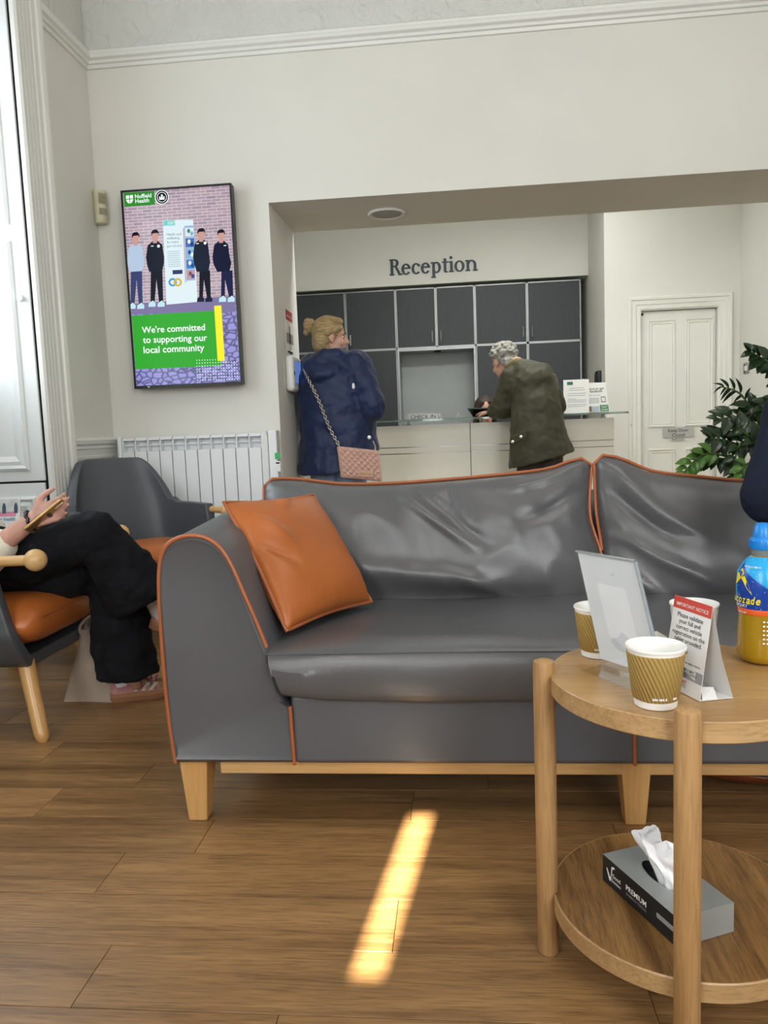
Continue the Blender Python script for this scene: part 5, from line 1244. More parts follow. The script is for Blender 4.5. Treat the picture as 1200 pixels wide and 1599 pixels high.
m_leather_ch = M('grey_chair_leather', '#4c4f54', rough=0.42, var=0.04, vscale=5, bump=0.08, bscale=420)
ch1 = make_armchair('grey shell armchair with tan seat that the person with the phone sits in')
ch2 = copy_tree(ch1); ch2['label'] = 'empty grey shell armchair with tan seat in front of the radiator'
ch1.location = (-1.615, 2.505, 0); ch1.rotation_euler = (0, 0, R(0))
ch2.location = (-1.615, 3.64, 0); ch2.rotation_euler = (0, 0, R(-44))
ch2.location = (-1.545, 3.60, 0)

# ================================================================== PEOPLE
m_skin = M('skin', '#c79a86', rough=0.5, var=0.04, vscale=12, bump=0.03, bscale=160)
m_skin_pink = M('skin_hand', '#bd8f80', rough=0.48, var=0.06, vscale=25, bump=0.04, bscale=200)
m_eye = M('eye_white', '#e6e4e0', rough=0.2); m_iris = M('iris', '#2a2320', rough=0.2); m_lip = M('lips', '#a8655c', rough=0.45)
def frame(fwd, up):
    f = Vector(fwd).normalized(); r_ = f.cross(Vector(up)).normalized(); u = r_.cross(f)
    return Matrix((r_, f, u)).transposed()
def head(mb, c, fwd, up=(0, 0, 1), s=1.0):
    m = frame(fwd, up); c = Vector(c); g = lambda x, y, z: c + m @ (Vector((x, y, z)) * s)
    mb.ell(g(0, -0.012, 0.030), 0.074 * s, 0.094 * s, 0.092 * s, m); mb.ell(g(0, 0.028, -0.045), 0.056 * s, 0.060 * s, 0.070 * s, m)
    mb.ell(g(0, 0.062, -0.095), 0.026 * s, 0.022 * s, 0.020 * s, m)
    mb.cap(g(0, 0.084, 0.012), g(0, 0.104, -0.026), 0.009 * s, 0.013 * s); mb.cap(g(-0.010, 0.094, -0.030), g(0.010, 0.094, -0.030), 0.009 * s, 0.009 * s)
    for q in (-1, 1):
        mb.cap(g(0.015 * q, 0.077, 0.020), g(0.045 * q, 0.066, 0.020), 0.010 * s, 0.009 * s)
        mb.ell(g(0.042 * q, 0.050, -0.030), 0.022 * s, 0.028 * s, 0.026 * s, m)
        mb.ell(g(0.076 * q, -0.008, -0.008), 0.009 * s, 0.019 * s, 0.031 * s, m); mb.ell(g(0.073 * q, 0.0, -0.032), 0.008 * s, 0.011 * s, 0.012 * s, m)
    return g, m
def face_parts(parent, g, m, s=1.0):
    for q in (-1, 1):
        e = MB().ell(g(0.031 * q, 0.0655, 0.002), 0.012 * s, 0.0085 * s, 0.007 * s, m, 14, 8).build('eye', m_eye, parent)
        MB().ell(g(0.031 * q, 0.0728, 0.002), 0.0058 * s, 0.003 * s, 0.0058 * s, m, 12, 6).build('iris', m_iris, e)
        MB().chain([g(0.014 * q, 0.088, 0.022), g(0.03 * q, 0.084, 0.027), g(0.047 * q, 0.074, 0.022)], [0.003 * s, 0.0035 * s, 0.002 * s], 8).build('eyebrow', M('brow', '#4a382b', rough=0.8), parent)
    MB().chain([g(-0.022, 0.078, -0.060), g(-0.008, 0.089, -0.056), g(0, 0.089, -0.0575), g(0.008, 0.089, -0.056), g(0.022, 0.078, -0.060)], [0.003 * s, 0.006 * s, 0.0055 * s, 0.006 * s, 0.003 * s], 8).build('mouth', m_lip, parent)
def hand(mb, wrist, d, nrm, curls, s=1.0, thumb=(0.5, 0.3), mirror=1):
    "palm with four fingers of unequal length and a thumb; nrm points out of the palm, curls in degrees per finger"
    d = Vector(d).normalized(); n = Vector(nrm); n = (n - d * n.dot(d)).normalized(); side = d.cross(n).normalized() * mirror
    w0 = Vector(wrist)
    L = (0.068, 0.076, 0.070, 0.054)
    for i in range(4):
        off = (0.030 - 0.0205 * i) * s
        root = w0 + d * (0.088 - 0.004 * abs(i - 1.2)) * s + side * off
        mb.cap(w0 + side * off * 0.65 + d * 0.012 * s, root, 0.0125 * s, 0.0105 * s, 10)
        c = R(curls[i]); dd = d.copy(); p = root; seg = (0.46, 0.30, 0.24); rr = (0.0094, 0.0084, 0.0076, 0.0066)
        for k in range(3):
            ang = c * (0.35, 0.40, 0.25)[k]
            dd = (dd * math.cos(ang) + n * math.sin(ang)).normalized()
            n2 = side.cross(dd) * 1.0
            n = n
            q = p + dd * L[i] * seg[k] * s * 1.0
            mb.cap(p, q, rr[k] * s, rr[k + 1] * s, 10); p = q
            if k < 2: dd = dd
    a, b = thumb
    t0 = w0 + d * 0.026 * s + side * 0.026 * s; t1 = t0 + (d * 0.62 + side * 0.72 + Vector(nrm).normalized() * a * 0.5).normalized() * 0.040 * s
    t2 = t1 + (d * 0.86 + side * 0.30 + Vector(nrm).normalized() * a).normalized() * 0.032 * s; t3 = t2 + (d * 0.95 + side * (0.1 - b) + Vector(nrm).normalized() * a).normalized() * 0.025 * s
    mb.chain([t0, t1, t2, t3], [0.016 * s, 0.0125 * s, 0.0105 * s, 0.0085 * s], 10)

# ---------------------------------------------------------------- seated person with phone (legs crossed)
sp_ = thing('person', (-1.62, 2.5, 0), 'seated person in wide black trousers and pink trainers holding a phone', 'person')
hipR, hipL = Vector((-1.70, 2.40, 0.535)), Vector((-1.70, 2.56, 0.515))
kneeR = at(150, 833, 2.43); kneeL = Vector((-1.215, 2.575, 0.505))
ankR = at(238, 936, 2.58); ankL = Vector((-1.215, 2.605, 0.115))
neck = Vector((-1.91, 2.48, 1.10)); shR, shL = Vector((-1.88, 2.29, 1.02)), Vector((-1.92, 2.66, 1.02))
elR = at(-62, 900, 2.27); wrR = at(50, 812, 2.30); elL = Vector((-1.80, 2.66, 0.70)); wrL = at(22, 858, 2.42)
bd = MB()
hc = neck + Vector((0.06, 0, 0.15)); g, m_ = head(bd, hc, (1, 0.05, -0.25), (0.25, 0, 1))
bd.cap(neck + Vector((0, 0, -0.03)), hc + Vector((-0.03, 0, -0.02)), 0.055, 0.052)
bd.chain([hipR.lerp(hipL, .5), Vector((-1.79, 2.48, 0.75)), Vector((-1.88, 2.48, 0.98)), neck], [0.13, 0.115, 0.13, 0.06])
bd.chain([shR, elR, wrR], [0.06, 0.044, 0.027]); bd.chain([shL, elL, wrL], [0.06, 0.044, 0.027]); bd.cap(shR, shL, 0.06, 0.06)
bd.chain([hipR, kneeR, ankR], [0.075, 0.052, 0.028]); bd.chain([hipL, kneeL, ankL], [0.075, 0.052, 0.028])
for a, f_ in ((ankR, (0.8, 0.25, -0.42)), (ankL, (0.96, 0.26, -0.06))):
    f_ = Vector(f_).normalized(); bd.cap(a, a + f_ * 0.035 + Vector((0, 0, -0.045)), 0.026, 0.018)
phc = at(73, 806, 2.30)                                     # middle of the phone
phd = (at(99, 784, 2.32) - at(45, 828, 2.28)).normalized()
hd = (at(78, 800, 2.315) - wrR).normalized()
bd.cap(elR, wrR, 0.040, 0.027)
hand(bd, wrR, hd, (0.25, -0.9, 0.25), (52, 58, 64, 70), 0.92, (0.1, 0.0), mirror=-1)
hand(bd, wrL, Vector((0.9, -0.25, -0.1)), (0, -0.3, -0.9), (25, 25, 28, 30), 0.9, (0.2, 0.1), mirror=-1)
body1 = bd.volume('body', m_skin_pink, sp_, voxel=0.0048, smooth=3)
face_parts(body1, g, m_)
hb = MB(); hb.ell(g(0, -0.03, 0.045), 0.084, 0.098, 0.094, m_); hb.ell(g(0, -0.07, -0.05), 0.075, 0.055, 0.13, m_)
hb.volume('hair', M('hair_brown', '#4b3526', rough=0.5, var=0.15, stretch=(1, 1, 6), vscale=30, bump=0.4, bscale=120), sp_, voxel=0.008, smooth=3)
m_blk = M('black_cloth', '#101116', rough=0.85, var=0.06, vscale=20, bump=0.12, bscale=260, spec=0.2)
tr = MB()
tr.cap(hipR.lerp(hipL, .5) + Vector((-0.04, -0.06, 0.02)), hipR.lerp(hipL, .5) + Vector((-0.04, 0.06, 0.02)), 0.145, 0.145)
tr.chain([hipR + Vector((0, 0, 0.02)), hipR.lerp(kneeR, 0.5) + Vector((0, 0, -0.012)), kneeR], [0.125, 0.106, 0.079])
tr.chain([hipL, hipL.lerp(kneeL, .5), kneeL], [0.122, 0.108, 0.090])
tr.cap(hipL + Vector((0.05, -0.1, -0.01)), hipL.lerp(kneeL, .75) + Vector((0, -0.06, -0.005)), 0.10, 0.085)
# wide lower legs: oval sections that flare to the hem
def flare(a, b, r0, r1, lat, hem=None):
    P = [a.lerp(b, t / 8) for t in range(9)]
    return MB().tube(P, [(r0[0] + (r1[0] - r0[0]) * t / 8, r0[1] + (r1[1] - r0[1]) * t / 8) for t in range(9)], 20, flat=(lat, 1, 1))
q = flare(kneeR + Vector((-0.01, 0, 0.02)), at(222, 935, 2.52), (0.072, 0.07), (0.092, 0.125), (0, 1, 0)); tr.add(q.v, q.f)
q = flare(kneeL + Vector((0, 0, 0.02)), ankL + Vector((0.012, -0.01, -0.002)), (0.085, 0.085), (0.095, 0.115), (0, 1, 0)); tr.add(q.v, q.f)
tro = tr.volume('trousers', m_blk, sp_, voxel=0.0075, smooth=4, disp=0.034, dscale=0.075)
m_shirt = M('cream_shirt', '#ddd6c6', rough=0.7, var=0.04, bump=0.1, bscale=150)
tp = MB(); tp.chain([Vector((-1.75, 2.48, 0.60)), Vector((-1.81, 2.48, 0.8)), Vector((-1.88, 2.48, 0.98))], [0.165, 0.155, 0.155]); tp.cap(shR + Vector((0, .02, 0)), shL + Vector((0, -.02, 0)), 0.088, 0.088)
tp.chain([shR, elR, elR.lerp(wrR, 0.52)], [0.088, 0.074, 0.058]); tp.chain([shL, elL, elL.lerp(wrL, 0.5)], [0.088, 0.07, 0.055]); tp.cap(neck + Vector((0, 0, -0.08)), neck + Vector((0, 0, -0.02)), 0.11, 0.068)
tp.volume('shirt', m_shirt, sp_, voxel=0.009, smooth=4, disp=0.016, dscale=0.06)
# wristband
wb_ = wrR + hd * -0.004
MB().tube([wb_ + Vector((0.003 * math.cos(a * 9), 0, 0)) + (Matrix.Rotation(a, 3, hd) @ hd.orthogonal().normalized()) * (0.0305 + 0.0015 * math.sin(a * 11)) for a in [2 * math.pi * i / 40 for i in range(40)]], 0.0052, 8, closed=True).build('wristband', m_black, sp_)
# trainers and socks
m_sock = M('white_sock', '#e4e6ec', rough=0.8, var=0.03, bump=0.15, bscale=300, stretch=(1, 1, 6))
m_pink = M('pink_suede', '#b98684', rough=0.85, var=0.08, vscale=40, bump=0.1, bscale=300)
m_redh = M('red_heel', '#8e3b42', rough=0.7); m_gum = M('gum_sole', '#a87a58', rough=0.6, var=0.05); m_gum2 = M('gum_sole_edge', '#97684a', rough=0.6)
m_stripe = M('cream_stripe', '#dcd5c2', rough=0.6)
def trainer(parent, heel, toe_dir, up, label=None):
    "platform trainer: two-band sole, upper, heel tab, toe cap, tongue, laces, three stripes on each side"
    m = frame(toe_dir, up); h = Vector(heel)
    G = lambda x, y, z: h + m @ Vector((x, y, z))
    L = 0.245
    def outline(k, z, n=32):
        pts = []
        for i in range(n):
            a = 2 * math.pi * i / n; y = L / 2 - L / 2 * math.cos(a)
            w = 0.034 + 0.012 * sstep(0.08, 0.17, y) - 0.002
            e = math.sin(a); x = math.copysign(abs(e) ** 0.6, e) * w * k
            pts.append(G(x, y * 1.0 + (1 - k) * 0.0, z + 0.012 * sstep(0.17, 0.245, y) * (1 if z < 0.02 else 0.6)))
        return pts
    root = MB().loft([outline(0.96, 0.0), outline(1.0, 0.004), outline(1.02, 0.018)]).build('sole', m_gum2, parent, smooth=50)
    MB().loft([outline(1.0, 0.018), outline(1.03, 0.022), outline(1.02, 0.036)]).build('midsole', m_gum, root, smooth=50)
    up_ = MB(); rings = []
    for j in range(15):
        t = j / 14; y = 0.006 + (L - 0.014) * t
        w = (0.034 + 0.012 * sstep(0.08, 0.17, y)) * (1 - 0.9 * max(0, (t - 0.86) / 0.14) ** 2.4) * (0.80 + 0.2 * sstep(0, 0.06, t)) * 0.98
        top = 0.098 - 0.024 * sstep(0.05, 0.22, t) + 0.016 * math.exp(-((t - 0.42) / 0.12) ** 2) - 0.046 * sstep(0.48, 0.85, t) - 0.016 * max(0, (t - 0.86) / 0.14)
        ring = []
        for i in range(18):
            a = math.pi * i / 17; cx = math.cos(a); sn2 = math.sin(a)
            ring.append(G(w * math.copysign(abs(cx) ** 0.7, cx), y, 0.034 + (top - 0.034) * sn2 ** 0.75))
        rings.append(ring)
    up_.loft(rings, True).build('upper', m_pink, root, smooth=60)
    MB().loft([[G(0.030 * math.cos(math.pi * i / 8) * 1.0, 0.004 + 0.03 * (1 - math.sin(math.pi * i / 8)), z) for i in range(9)] + [G(0.026 * math.cos(math.pi * i / 8), 0.014 + 0.03 * (1 - math.sin(math.pi * i / 8)), z) for i in range(8, -1, -1)] for z in (0.062, 0.100)]).build('heel_tab', m_redh, root, smooth=40)
    MB().loft([[G(x, y, z) for x in (-0.020, -0.01, 0.01, 0.020)] for y, z in ((0.175, 0.070), (0.14, 0.086), (0.105, 0.104), (0.085, 0.116))], False, False, False).build('tongue', m_pink, root)
    for k in range(4):
        y = 0.115 + 0.018 * k; z = 0.106 - 0.0105 * k
        MB().tube([G(-0.024, y, z - 0.014), G(-0.010, y + 0.004, z + 0.001), G(0.010, y - 0.002, z + 0.001), G(0.024, y, z - 0.014)], 0.003, 6).build('lace', M('lace_rose', '#9c5f60', rough=0.8), root)
    for s in (-1, 1):
        for k in range(3):
            y = 0.098 + 0.026 * k; w = 0.0335 + 0.012 * sstep(0.08, 0.17, y)
            MB().loft([[G(s * (w * 1.005), y - 0.012, 0.038), G(s * (w * 1.005), y + 0.002, 0.038)], [G(s * (w * 0.985), y + 0.0, 0.052), G(s * (w * 0.985), y + 0.014, 0.052)], [G(s * (w * 0.90), y + 0.010, 0.066), G(s * (w * 0.90), y + 0.024, 0.065)]], False, False, False).build('stripe', m_stripe, root, smooth=0)
    return root
tdL = (atZ(258, 1094, 0) - atZ(166, 1106, 0)); tdL.z = 0; tdL.normalize()
hL = atZ(167, 1100, 0) + Vector((-0.002, 0.03, 0))
trainer(sp_, hL, tdL, (0, 0, 1))
sk = MB(); sk.tube([hL + tdL * 0.045 + Vector((0, 0, 0.06)), hL + tdL * 0.04 + Vector((0, 0, 0.12)), hL + tdL * 0.03 + Vector((0, 0, 0.19))], [0.036, 0.034, 0.036], 18).build('sock', m_sock, sp_)
hR = at(237, 978, 2.60); fd = Vector((0.80, 0.22, -0.30)).normalized(); upR = Vector((0.30, 0.0, 1))
trainer(sp_, hR + Vector((-0.012, 0, 0)), fd, upR)
MB().tube([ankR.lerp(kneeR, 0.28), ankR + Vector((0.01, 0.01, 0.0)), hR + fd * 0.05 + Vector((0, 0, 0.055))], [0.042, 0.039, 0.04], 18).build('sock', m_sock, sp_)

# phone held in the hand
ph = thing('phone', phc, 'phone in a gold case held by the seated person', 'phone')
pn = phd.cross(Vector((0.35, 1, 0.1))).normalized(); pw_ = phd.cross(pn).normalized()
m_gold = M('gold_case', '#b08d5c', rough=0.3, metal=0.6, var=0.05)
MB().obox(phc, phd * 0.072, pw_ * 0.034, pn * 0.0045).build('case', m_gold, ph, bevel=0.004, segs=3)
MB().obox(phc + pn * 0.0046, phd * 0.069, pw_ * 0.031, pn * 0.0006).build('screen', m_black, ph, smooth=0)
MB().obox(phc - pn * 0.0056 + phd * 0.052, phd * 0.016, pw_ * 0.018, pn * 0.0018).build('camera_bump', M('pearl', '#cdbfa6', rough=0.25, metal=0.3), ph, bevel=0.001)
MB().obox(phc - pn * 0.0066 + phd * 0.010, phd * 0.006, pw_ * 0.014, pn * 0.003).build('grip', m_black, ph, bevel=0.001)

# ---------------------------------------------------------------- tote bag
tg = thing('tote_bag', (-1.40, 2.66, 0), 'pale beige tote bag standing on the floor beside the armchair', 'bag')
m_tote = M('beige_pebbled_leather', '#a89888', rough=0.6, var=0.04, vscale=8, bump=0.15, bscale=160)
b0, b1 = atZ(101, 1097, 0), atZ(200, 1084, 0); t0, t1 = at(124, 982, 2.66), at(190, 980, 2.66)
mb = MB(); rings = []
for j in range(13):
    v = j / 12; ring = []
    for i in range(36):
        a = 2 * math.pi * i / 36; ca = math.copysign(abs(math.cos(a)) ** 0.5, math.cos(a)); sa = math.copysign(abs(math.sin(a)) ** 0.6, math.sin(a))
        l = b0.lerp(t0, v) + Vector((0, 0.0, 0)); r_ = b1.lerp(t1, v); c = (l + r_) / 2; hw = (r_ - l).length / 2; dp = 0.042 * (1 - 0.4 * v)
        wob = 0.007 * noise.noise((a * 1.2, v * 3.5, 4.2)) + 0.004 * math.sin(a * 4 + v * 5)
        ring.append((c.x + ca * (hw + wob), (b0.y * (1 - v) + 2.63 * v) + 0.04 + sa * (dp + wob), c.z * 1.0 if j else 0.001))
    rings.append(ring)
mb.loft(rings, True, True, False).build('body', m_tote, tg, smooth=70)
hz = rings[-1][0][2]; cxm = (t0.x + t1.x) / 2; hw = (t1.x - t0.x) / 2
for yy_, lab in ((2.645, 0), (2.69, 1)):
    MB().tube(catmull([(cxm - hw * 0.75, yy_, hz - 0.03), (cxm - hw * 0.80, yy_ - 0.012, hz + 0.012), (cxm - hw * 0.2, yy_ - 0.02, hz + 0.055), (cxm + hw * 0.5, yy_ - 0.012, hz + 0.05), (cxm + hw * 0.8, yy_, hz - 0.02)], 6), 0.006, 8).build('handle', m_tote if lab == 0 else m_tote, tg)
MB().tube(catmull([(cxm - hw * 0.3, 2.66, hz - 0.005), (cxm, 2.65, hz + 0.03), (cxm + hw * 0.4, 2.66, hz + 0.035), (cxm + hw * 0.7, 2.67, hz)], 6), 0.005, 8).build('cord', m_black, tg)

# ---------------------------------------------------------------- low table and leaflets at the window
lt = thing('low_table', (-1.72, 3.15, 0), 'low beech table with leaflets below the window', 'table')
MB().box(-1.95, -1.46, 3.03, 3.24, 0.235, 0.262).build('table_top', m_beech, lt, bevel=0.004)
for x in (-1.92, -1.49):
    for y in (3.06, 3.21): MB().box(x - 0.018, x + 0.018, y - 0.018, y + 0.018, 0, 0.235).build('leg', m_beechz, lt, bevel=0.003)
st = thing('leaflet_rack', (-1.86, 3.16, 0.262), 'clear leaflet rack holding a pink and white health leaflet at the window', 'leaflet')
YL = 3.16
l0, l1 = at(-30, 832, YL), at(27, 779, YL)
MB().prism([(l0.x, YL, l0.z), (l1.x, YL, l0.z), (l1.x - 0.012, YL + 0.04, l1.z), (l0.x - 0.012, YL + 0.04, l1.z)], (0, 0.003, 0)).build('leaflet', m_sheet, st, smooth=0)
def LQ(u, v): return Vector((l0.x + (l1.x - l0.x) * u - 0.012 * v, YL + 0.04 * v - 0.0006, l0.z + (l1.z - l0.z) * v))
MB().poly([LQ(0.02, 0.58), LQ(0.98, 0.58), LQ(0.98, 0.98), LQ(0.02, 0.98)]).build('photo', M('leaflet_photo', '#c9cbc9', rough=0.5, var=0.1, vscale=25), st, smooth=0)
MB().poly([LQ(0.02, 0.46), LQ(0.9, 0.46), LQ(0.9, 0.60), LQ(0.02, 0.60)]).build('pink_band', M('leaflet_pink', '#d98aa6', rough=0.5), st, smooth=0)
for u in (0.60, 0.90): MB().poly([LQ(u + a * 0.045, 0.70 + b * 0.16) - Vector((0, .0004, 0)) for a, b in ((-1, -0.9), (1, -0.9), (1.1, 0.3), (0.5, 1), (-0.5, 1), (-1.1, 0.3))]).build('photo_figure', M('figure_dark', '#3c4a58', rough=0.6), st, smooth=0)
text('lettering', 'Your health', LQ(0.30, 0.34) - Vector((0, .001, 0)), LQ(0.88, 0.34) - Vector((0, .001, 0)), (0, 0.2, 1), M('leaflet_blue', '#2f6f9c', rough=0.5), st, 0.008)
text('lettering', 'To us', LQ(0.30, 0.18) - Vector((0, .001, 0)), LQ(0.62, 0.18) - Vector((0, .001, 0)), (0, 0.2, 1), M('leaflet_blue', '#2f6f9c'), st, 0.008)
MB().box(l0.x - 0.01, l1.x + 0.006, YL + 0.03, YL + 0.06, 0.262, l0.z + 0.08).box(l0.x - 0.01, l1.x + 0.006, YL - 0.02, YL - 0.017, 0.262, l0.z + 0.005).box(l0.x - 0.01, l1.x + 0.006, YL - 0.03, YL + 0.07, 0.262, 0.268).build('stand', m_acr, st, smooth=0)
# ---------------------------------------------------------------- woman standing at the opening
YW = 4.72
wm = thing('person', (-0.72, YW, 0), 'woman with a blonde bun in a navy jacket, standing with her back turned', 'person')
pel, chest, nk_ = Vector((-0.73, YW, 0.93)), Vector((-0.73, YW - 0.01, 1.28)), Vector((-0.735, YW, 1.43))
latw = Vector((0.93, -0.36, 0)); fww = Vector((0.36, 0.93, 0))
sR, sL = chest + latw * 0.17 + Vector((0, 0, 0.085)), chest - latw * 0.17 + Vector((0, 0, 0.075))
eR, eL = sR + Vector((0.085, -0.04, -0.27)), sL + Vector((0.0, 0.08, -0.27))
wR_, wL_ = eR + Vector((-0.08, 0.21, 0.03)), eL + Vector((0.20, 0.17, 0.03))
hW = at(517, 527, YW); bw = MB(); fwd_h = Vector((0.94, 0.30, -0.05))
g, mm = head(bw, hW, fwd_h, (0, 0, 1), 1.0)
bw.cap(nk_ + Vector((0, 0, -0.03)), hW + Vector((-0.03, 0, -0.03)), 0.055, 0.05)
bw.chain([pel, chest, nk_], [0.13, 0.14, 0.06]); bw.cap(sR, sL, 0.06, 0.06); bw.chain([sR, eR, wR_], [0.055, 0.043, 0.028]); bw.chain([sL, eL, wL_], [0.055, 0.043, 0.028])
hpR, hpL = pel + latw * 0.09, pel - latw * 0.09
for h in (hpR, hpL):
    k = h + Vector((0, 0.01, -0.45)); a = h + Vector((0, -0.01, -0.85)); bw.chain([h, k, a], [0.085, 0.055, 0.038]); bw.cap(a + Vector((0, 0, -0.035)), a + fww * 0.16 + Vector((0, 0, -0.05)), 0.035, 0.026)
hand(bw, wR_, (-0.7, 0.6, 0.05), (0, 0.3, -0.9), (30, 32, 36, 40), 0.9); hand(bw, wL_, (0.8, 0.1, 0.1), (0, -0.4, -0.9), (30, 32, 36, 40), 0.9, mirror=-1)
body2 = bw.volume('body', m_skin, wm, voxel=0.006, smooth=3); face_parts(body2, g, mm)
m_blond = M('blonde_hair', '#8f7854', rough=0.45, hx2='#c8ae7e', stretch=(3, 3, 14), vscale=9, bump=0.5, bscale=60)
hr = MB()
hr.ell(g(0, -0.024, 0.036), 0.083, 0.098, 0.094, mm); hr.ell(g(0, -0.062, -0.020), 0.074, 0.056, 0.085, mm); hr.ell(g(0, -0.030, -0.075), 0.055, 0.05, 0.05, mm)
for q in (-1, 1): hr.cap(g(0.062 * q, 0.045, 0.055), g(0.075 * q, -0.03, 0.02), 0.02, 0.024)
hr.cap(g(-0.03, 0.050, 0.092), g(0.03, 0.050, 0.092), 0.022, 0.022)
hair = hr.volume('hair', m_blond, wm, voxel=0.005, smooth=5)
bun_c = at(484, 508, YW)
bn = MB(); bn.ell(bun_c, 0.040, 0.040, 0.044); bn.cap(bun_c, g(0, -0.085, 0.05), 0.026, 0.03)
bn.cap(bun_c + Vector((-0.01, 0, 0.02)), bun_c + Vector((-0.025, 0, -0.045)), 0.026, 0.016)
bn.volume('bun', m_blond, wm, voxel=0.005, smooth=3, disp=0.012, dscale=0.03)
# loose strands combed back to the bun
for i in range(26):
    a = -0.9 + 1.8 * (i % 13) / 12; up_i = 1 if i < 13 else 0.55
    s0 = g(0.070 * math.sin(a) * 1.05, 0.055 - 0.05 * (i // 13), 0.03 + 0.085 * math.cos(a) * up_i); s1 = g(0.082 * math.sin(a), -0.04, 0.04 + 0.085 * math.cos(a) * up_i)
    MB().tube(catmull([s0, s1, g(0.03 * math.sin(a), -0.105, 0.06 + 0.02 * math.cos(a)), bun_c], 6), [0.0045] * 19, 6).build('strand', m_blond, hair)
m_navy = M('navy_jacket', '#17264a', rough=0.55, var=0.08, vscale=10, bump=0.12, bscale=60, spec=0.4, sheen=0.1)
jk = MB()
rings = [(1.455, -0.735, 0.085, 0.080), (1.42, -0.735, 0.115, 0.10), (1.375, -0.728, 0.185, 0.135), (1.31, -0.722, 0.232, 0.165), (1.20, -0.722, 0.246, 0.18), (1.05, -0.722, 0.240, 0.182), (0.92, -0.722, 0.236, 0.182), (0.80, -0.724, 0.245, 0.19), (0.70, -0.726, 0.255, 0.195)]
RR = []
for z, cx, rx, ry in rings:
    RR.append([(cx + rx * math.copysign(abs(math.cos(2 * math.pi * i / 40)) ** 0.85, math.cos(2 * math.pi * i / 40)), YW + ry * math.sin(2 * math.pi * i / 40), z + (0.14 * max(0, (cx + rx * math.cos(2 * math.pi * i / 40)) - cx) / rx * sstep(1.0, 0.7, z) if z < 1.0 else 0)) for i in range(40)])
jk.loft(list(reversed(RR)))
jk.chain([sR + Vector((-0.01, 0, -0.01)), eR, wR_], [0.092, 0.082, 0.062]); jk.chain([sL + Vector((0.02, 0, -0.01)), eL, wL_], [0.092, 0.078, 0.06])
jk.ell((-0.79, YW - 0.075, 1.36), 0.12, 0.075, 0.075); jk.chain([(-0.84, YW - 0.04, 1.41), (-0.77, YW - 0.10, 1.42), (-0.68, YW - 0.09, 1.415), (-0.61, YW, 1.39)], [0.032, 0.036, 0.034, 0.034])
jk.chain([(-0.86, YW - 0.10, 1.36), (-0.80, YW - 0.15, 1.30), (-0.70, YW - 0.14, 1.32)], [0.05, 0.055, 0.045])
jo = jk.volume('jacket', m_navy, wm, voxel=0.008, smooth=4, disp=0.030, dscale=0.085)
dc = [at(541, 565, YW - 0.22), at(549, 575, YW - 0.23), at(551, 592, YW - 0.235), at(552, 600, YW - 0.235)]
MB().tube(catmull(dc, 4), 0.0042, 6).build('drawstring', m_navy, jo); MB().cap(at(552, 600, YW - 0.236), at(552.3, 605, YW - 0.236), 0.007, 0.009).build('drawstring_end', m_white_pl, jo)
MB().lathe([(0.0, 0), (0.011, 0), (0.011, 0.004), (0, 0.005)], at(577, 683, YW - 0.20), 14, (0, -1, 0)).build('stud', m_steel, jo)
m_jean = M('pale_denim', '#8398b4', rough=0.8, var=0.1, vscale=30, bump=0.1, bscale=200)
jn = MB(); jn.cap(hpR + Vector((0, 0, 0.02)), hpL + Vector((0, 0, 0.02)), 0.135, 0.135)
for h in (hpR, hpL): jn.chain([h, h + Vector((0, 0.01, -0.45)), h + Vector((0, -0.01, -0.84))], [0.115, 0.085, 0.075])
jn.volume('jeans', m_jean, wm, voxel=0.012, smooth=4, disp=0.012, dscale=0.07)
for h in (hpR, hpL):
    a = h + Vector((0, -0.01, -0.93)); MB().loft([[a + latw * (0.042 * math.copysign(abs(math.cos(t)) ** .6, math.cos(t)) * k) + fww * (0.09 + 0.125 * math.sin(t)) + Vector((0, 0, z)) for t in [2 * math.pi * i / 24 for i in range(24)]] for z, k in ((0.0, 0.97), (0.03, 1), (0.065, 0.85), (0.085, 0.5))]).build('shoe', m_white_pl, wm, smooth=60)

# quilted bag on a chain, held by the woman
YBg = 4.47
c4 = [at(529, 697, YBg), at(592, 704, YBg), at(597.5, 751, YBg), at(535, 745, YBg)]
hb_ = thing('handbag', (c4[3] + c4[2]) / 2, 'blush quilted handbag hanging on a chain from the woman\'s shoulder', 'bag')
m_blush = M('blush_leather', '#c79f8f', rough=0.45, var=0.03, vscale=10, bump=0.06, bscale=150)
def BG(u, v, d=0): return c4[3] * (1 - u) * (1 - v) + c4[2] * u * (1 - v) + c4[0] * (1 - u) * v + c4[1] * u * v + Vector((-0.10 * d, d, 0))
def rr_pt(u, v):   # rounded lower corners
    return u, v
def flap(u, v):
    a, b = u * 13, v * 10; q = abs(math.sin(math.pi * (a + b) / 2)) * abs(math.sin(math.pi * (a - b) / 2)); e = min(u, 1 - u, v, 1 - v)
    return BG(0.5 + (u - 0.5) * (1 - 0.06 * max(0, 0.15 - v) / 0.15), v) + Vector((0, -0.004 - 0.010 * q ** 0.5 * sstep(0, 0.06, e), 0))
MB().grid(flap, 72, 56).build('quilted_flap', m_blush, hb_, smooth=60)
MB().loft([[BG(-0.04, -0.03, 0), BG(1.0, -0.03, 0), BG(1.0, 1.0, 0), BG(-0.04, 1.0, 0)], [BG(-0.06, -0.03, 0.05), BG(0.98, -0.03, 0.05), BG(0.98, 1.0, 0.05), BG(-0.06, 1.0, 0.05)], [BG(-0.04, -0.03, 0.085), BG(1.0, -0.03, 0.085), BG(1.0, 1.0, 0.085), BG(-0.04, 1.0, 0.085)]]).build('body', m_blush, hb_, bevel=0.012, segs=3)
m_brass = M('brass', '#a98236', rough=0.3, metal=0.8)
pl0, pl1 = BG(0.40, 0.17), BG(0.80, 0.20)
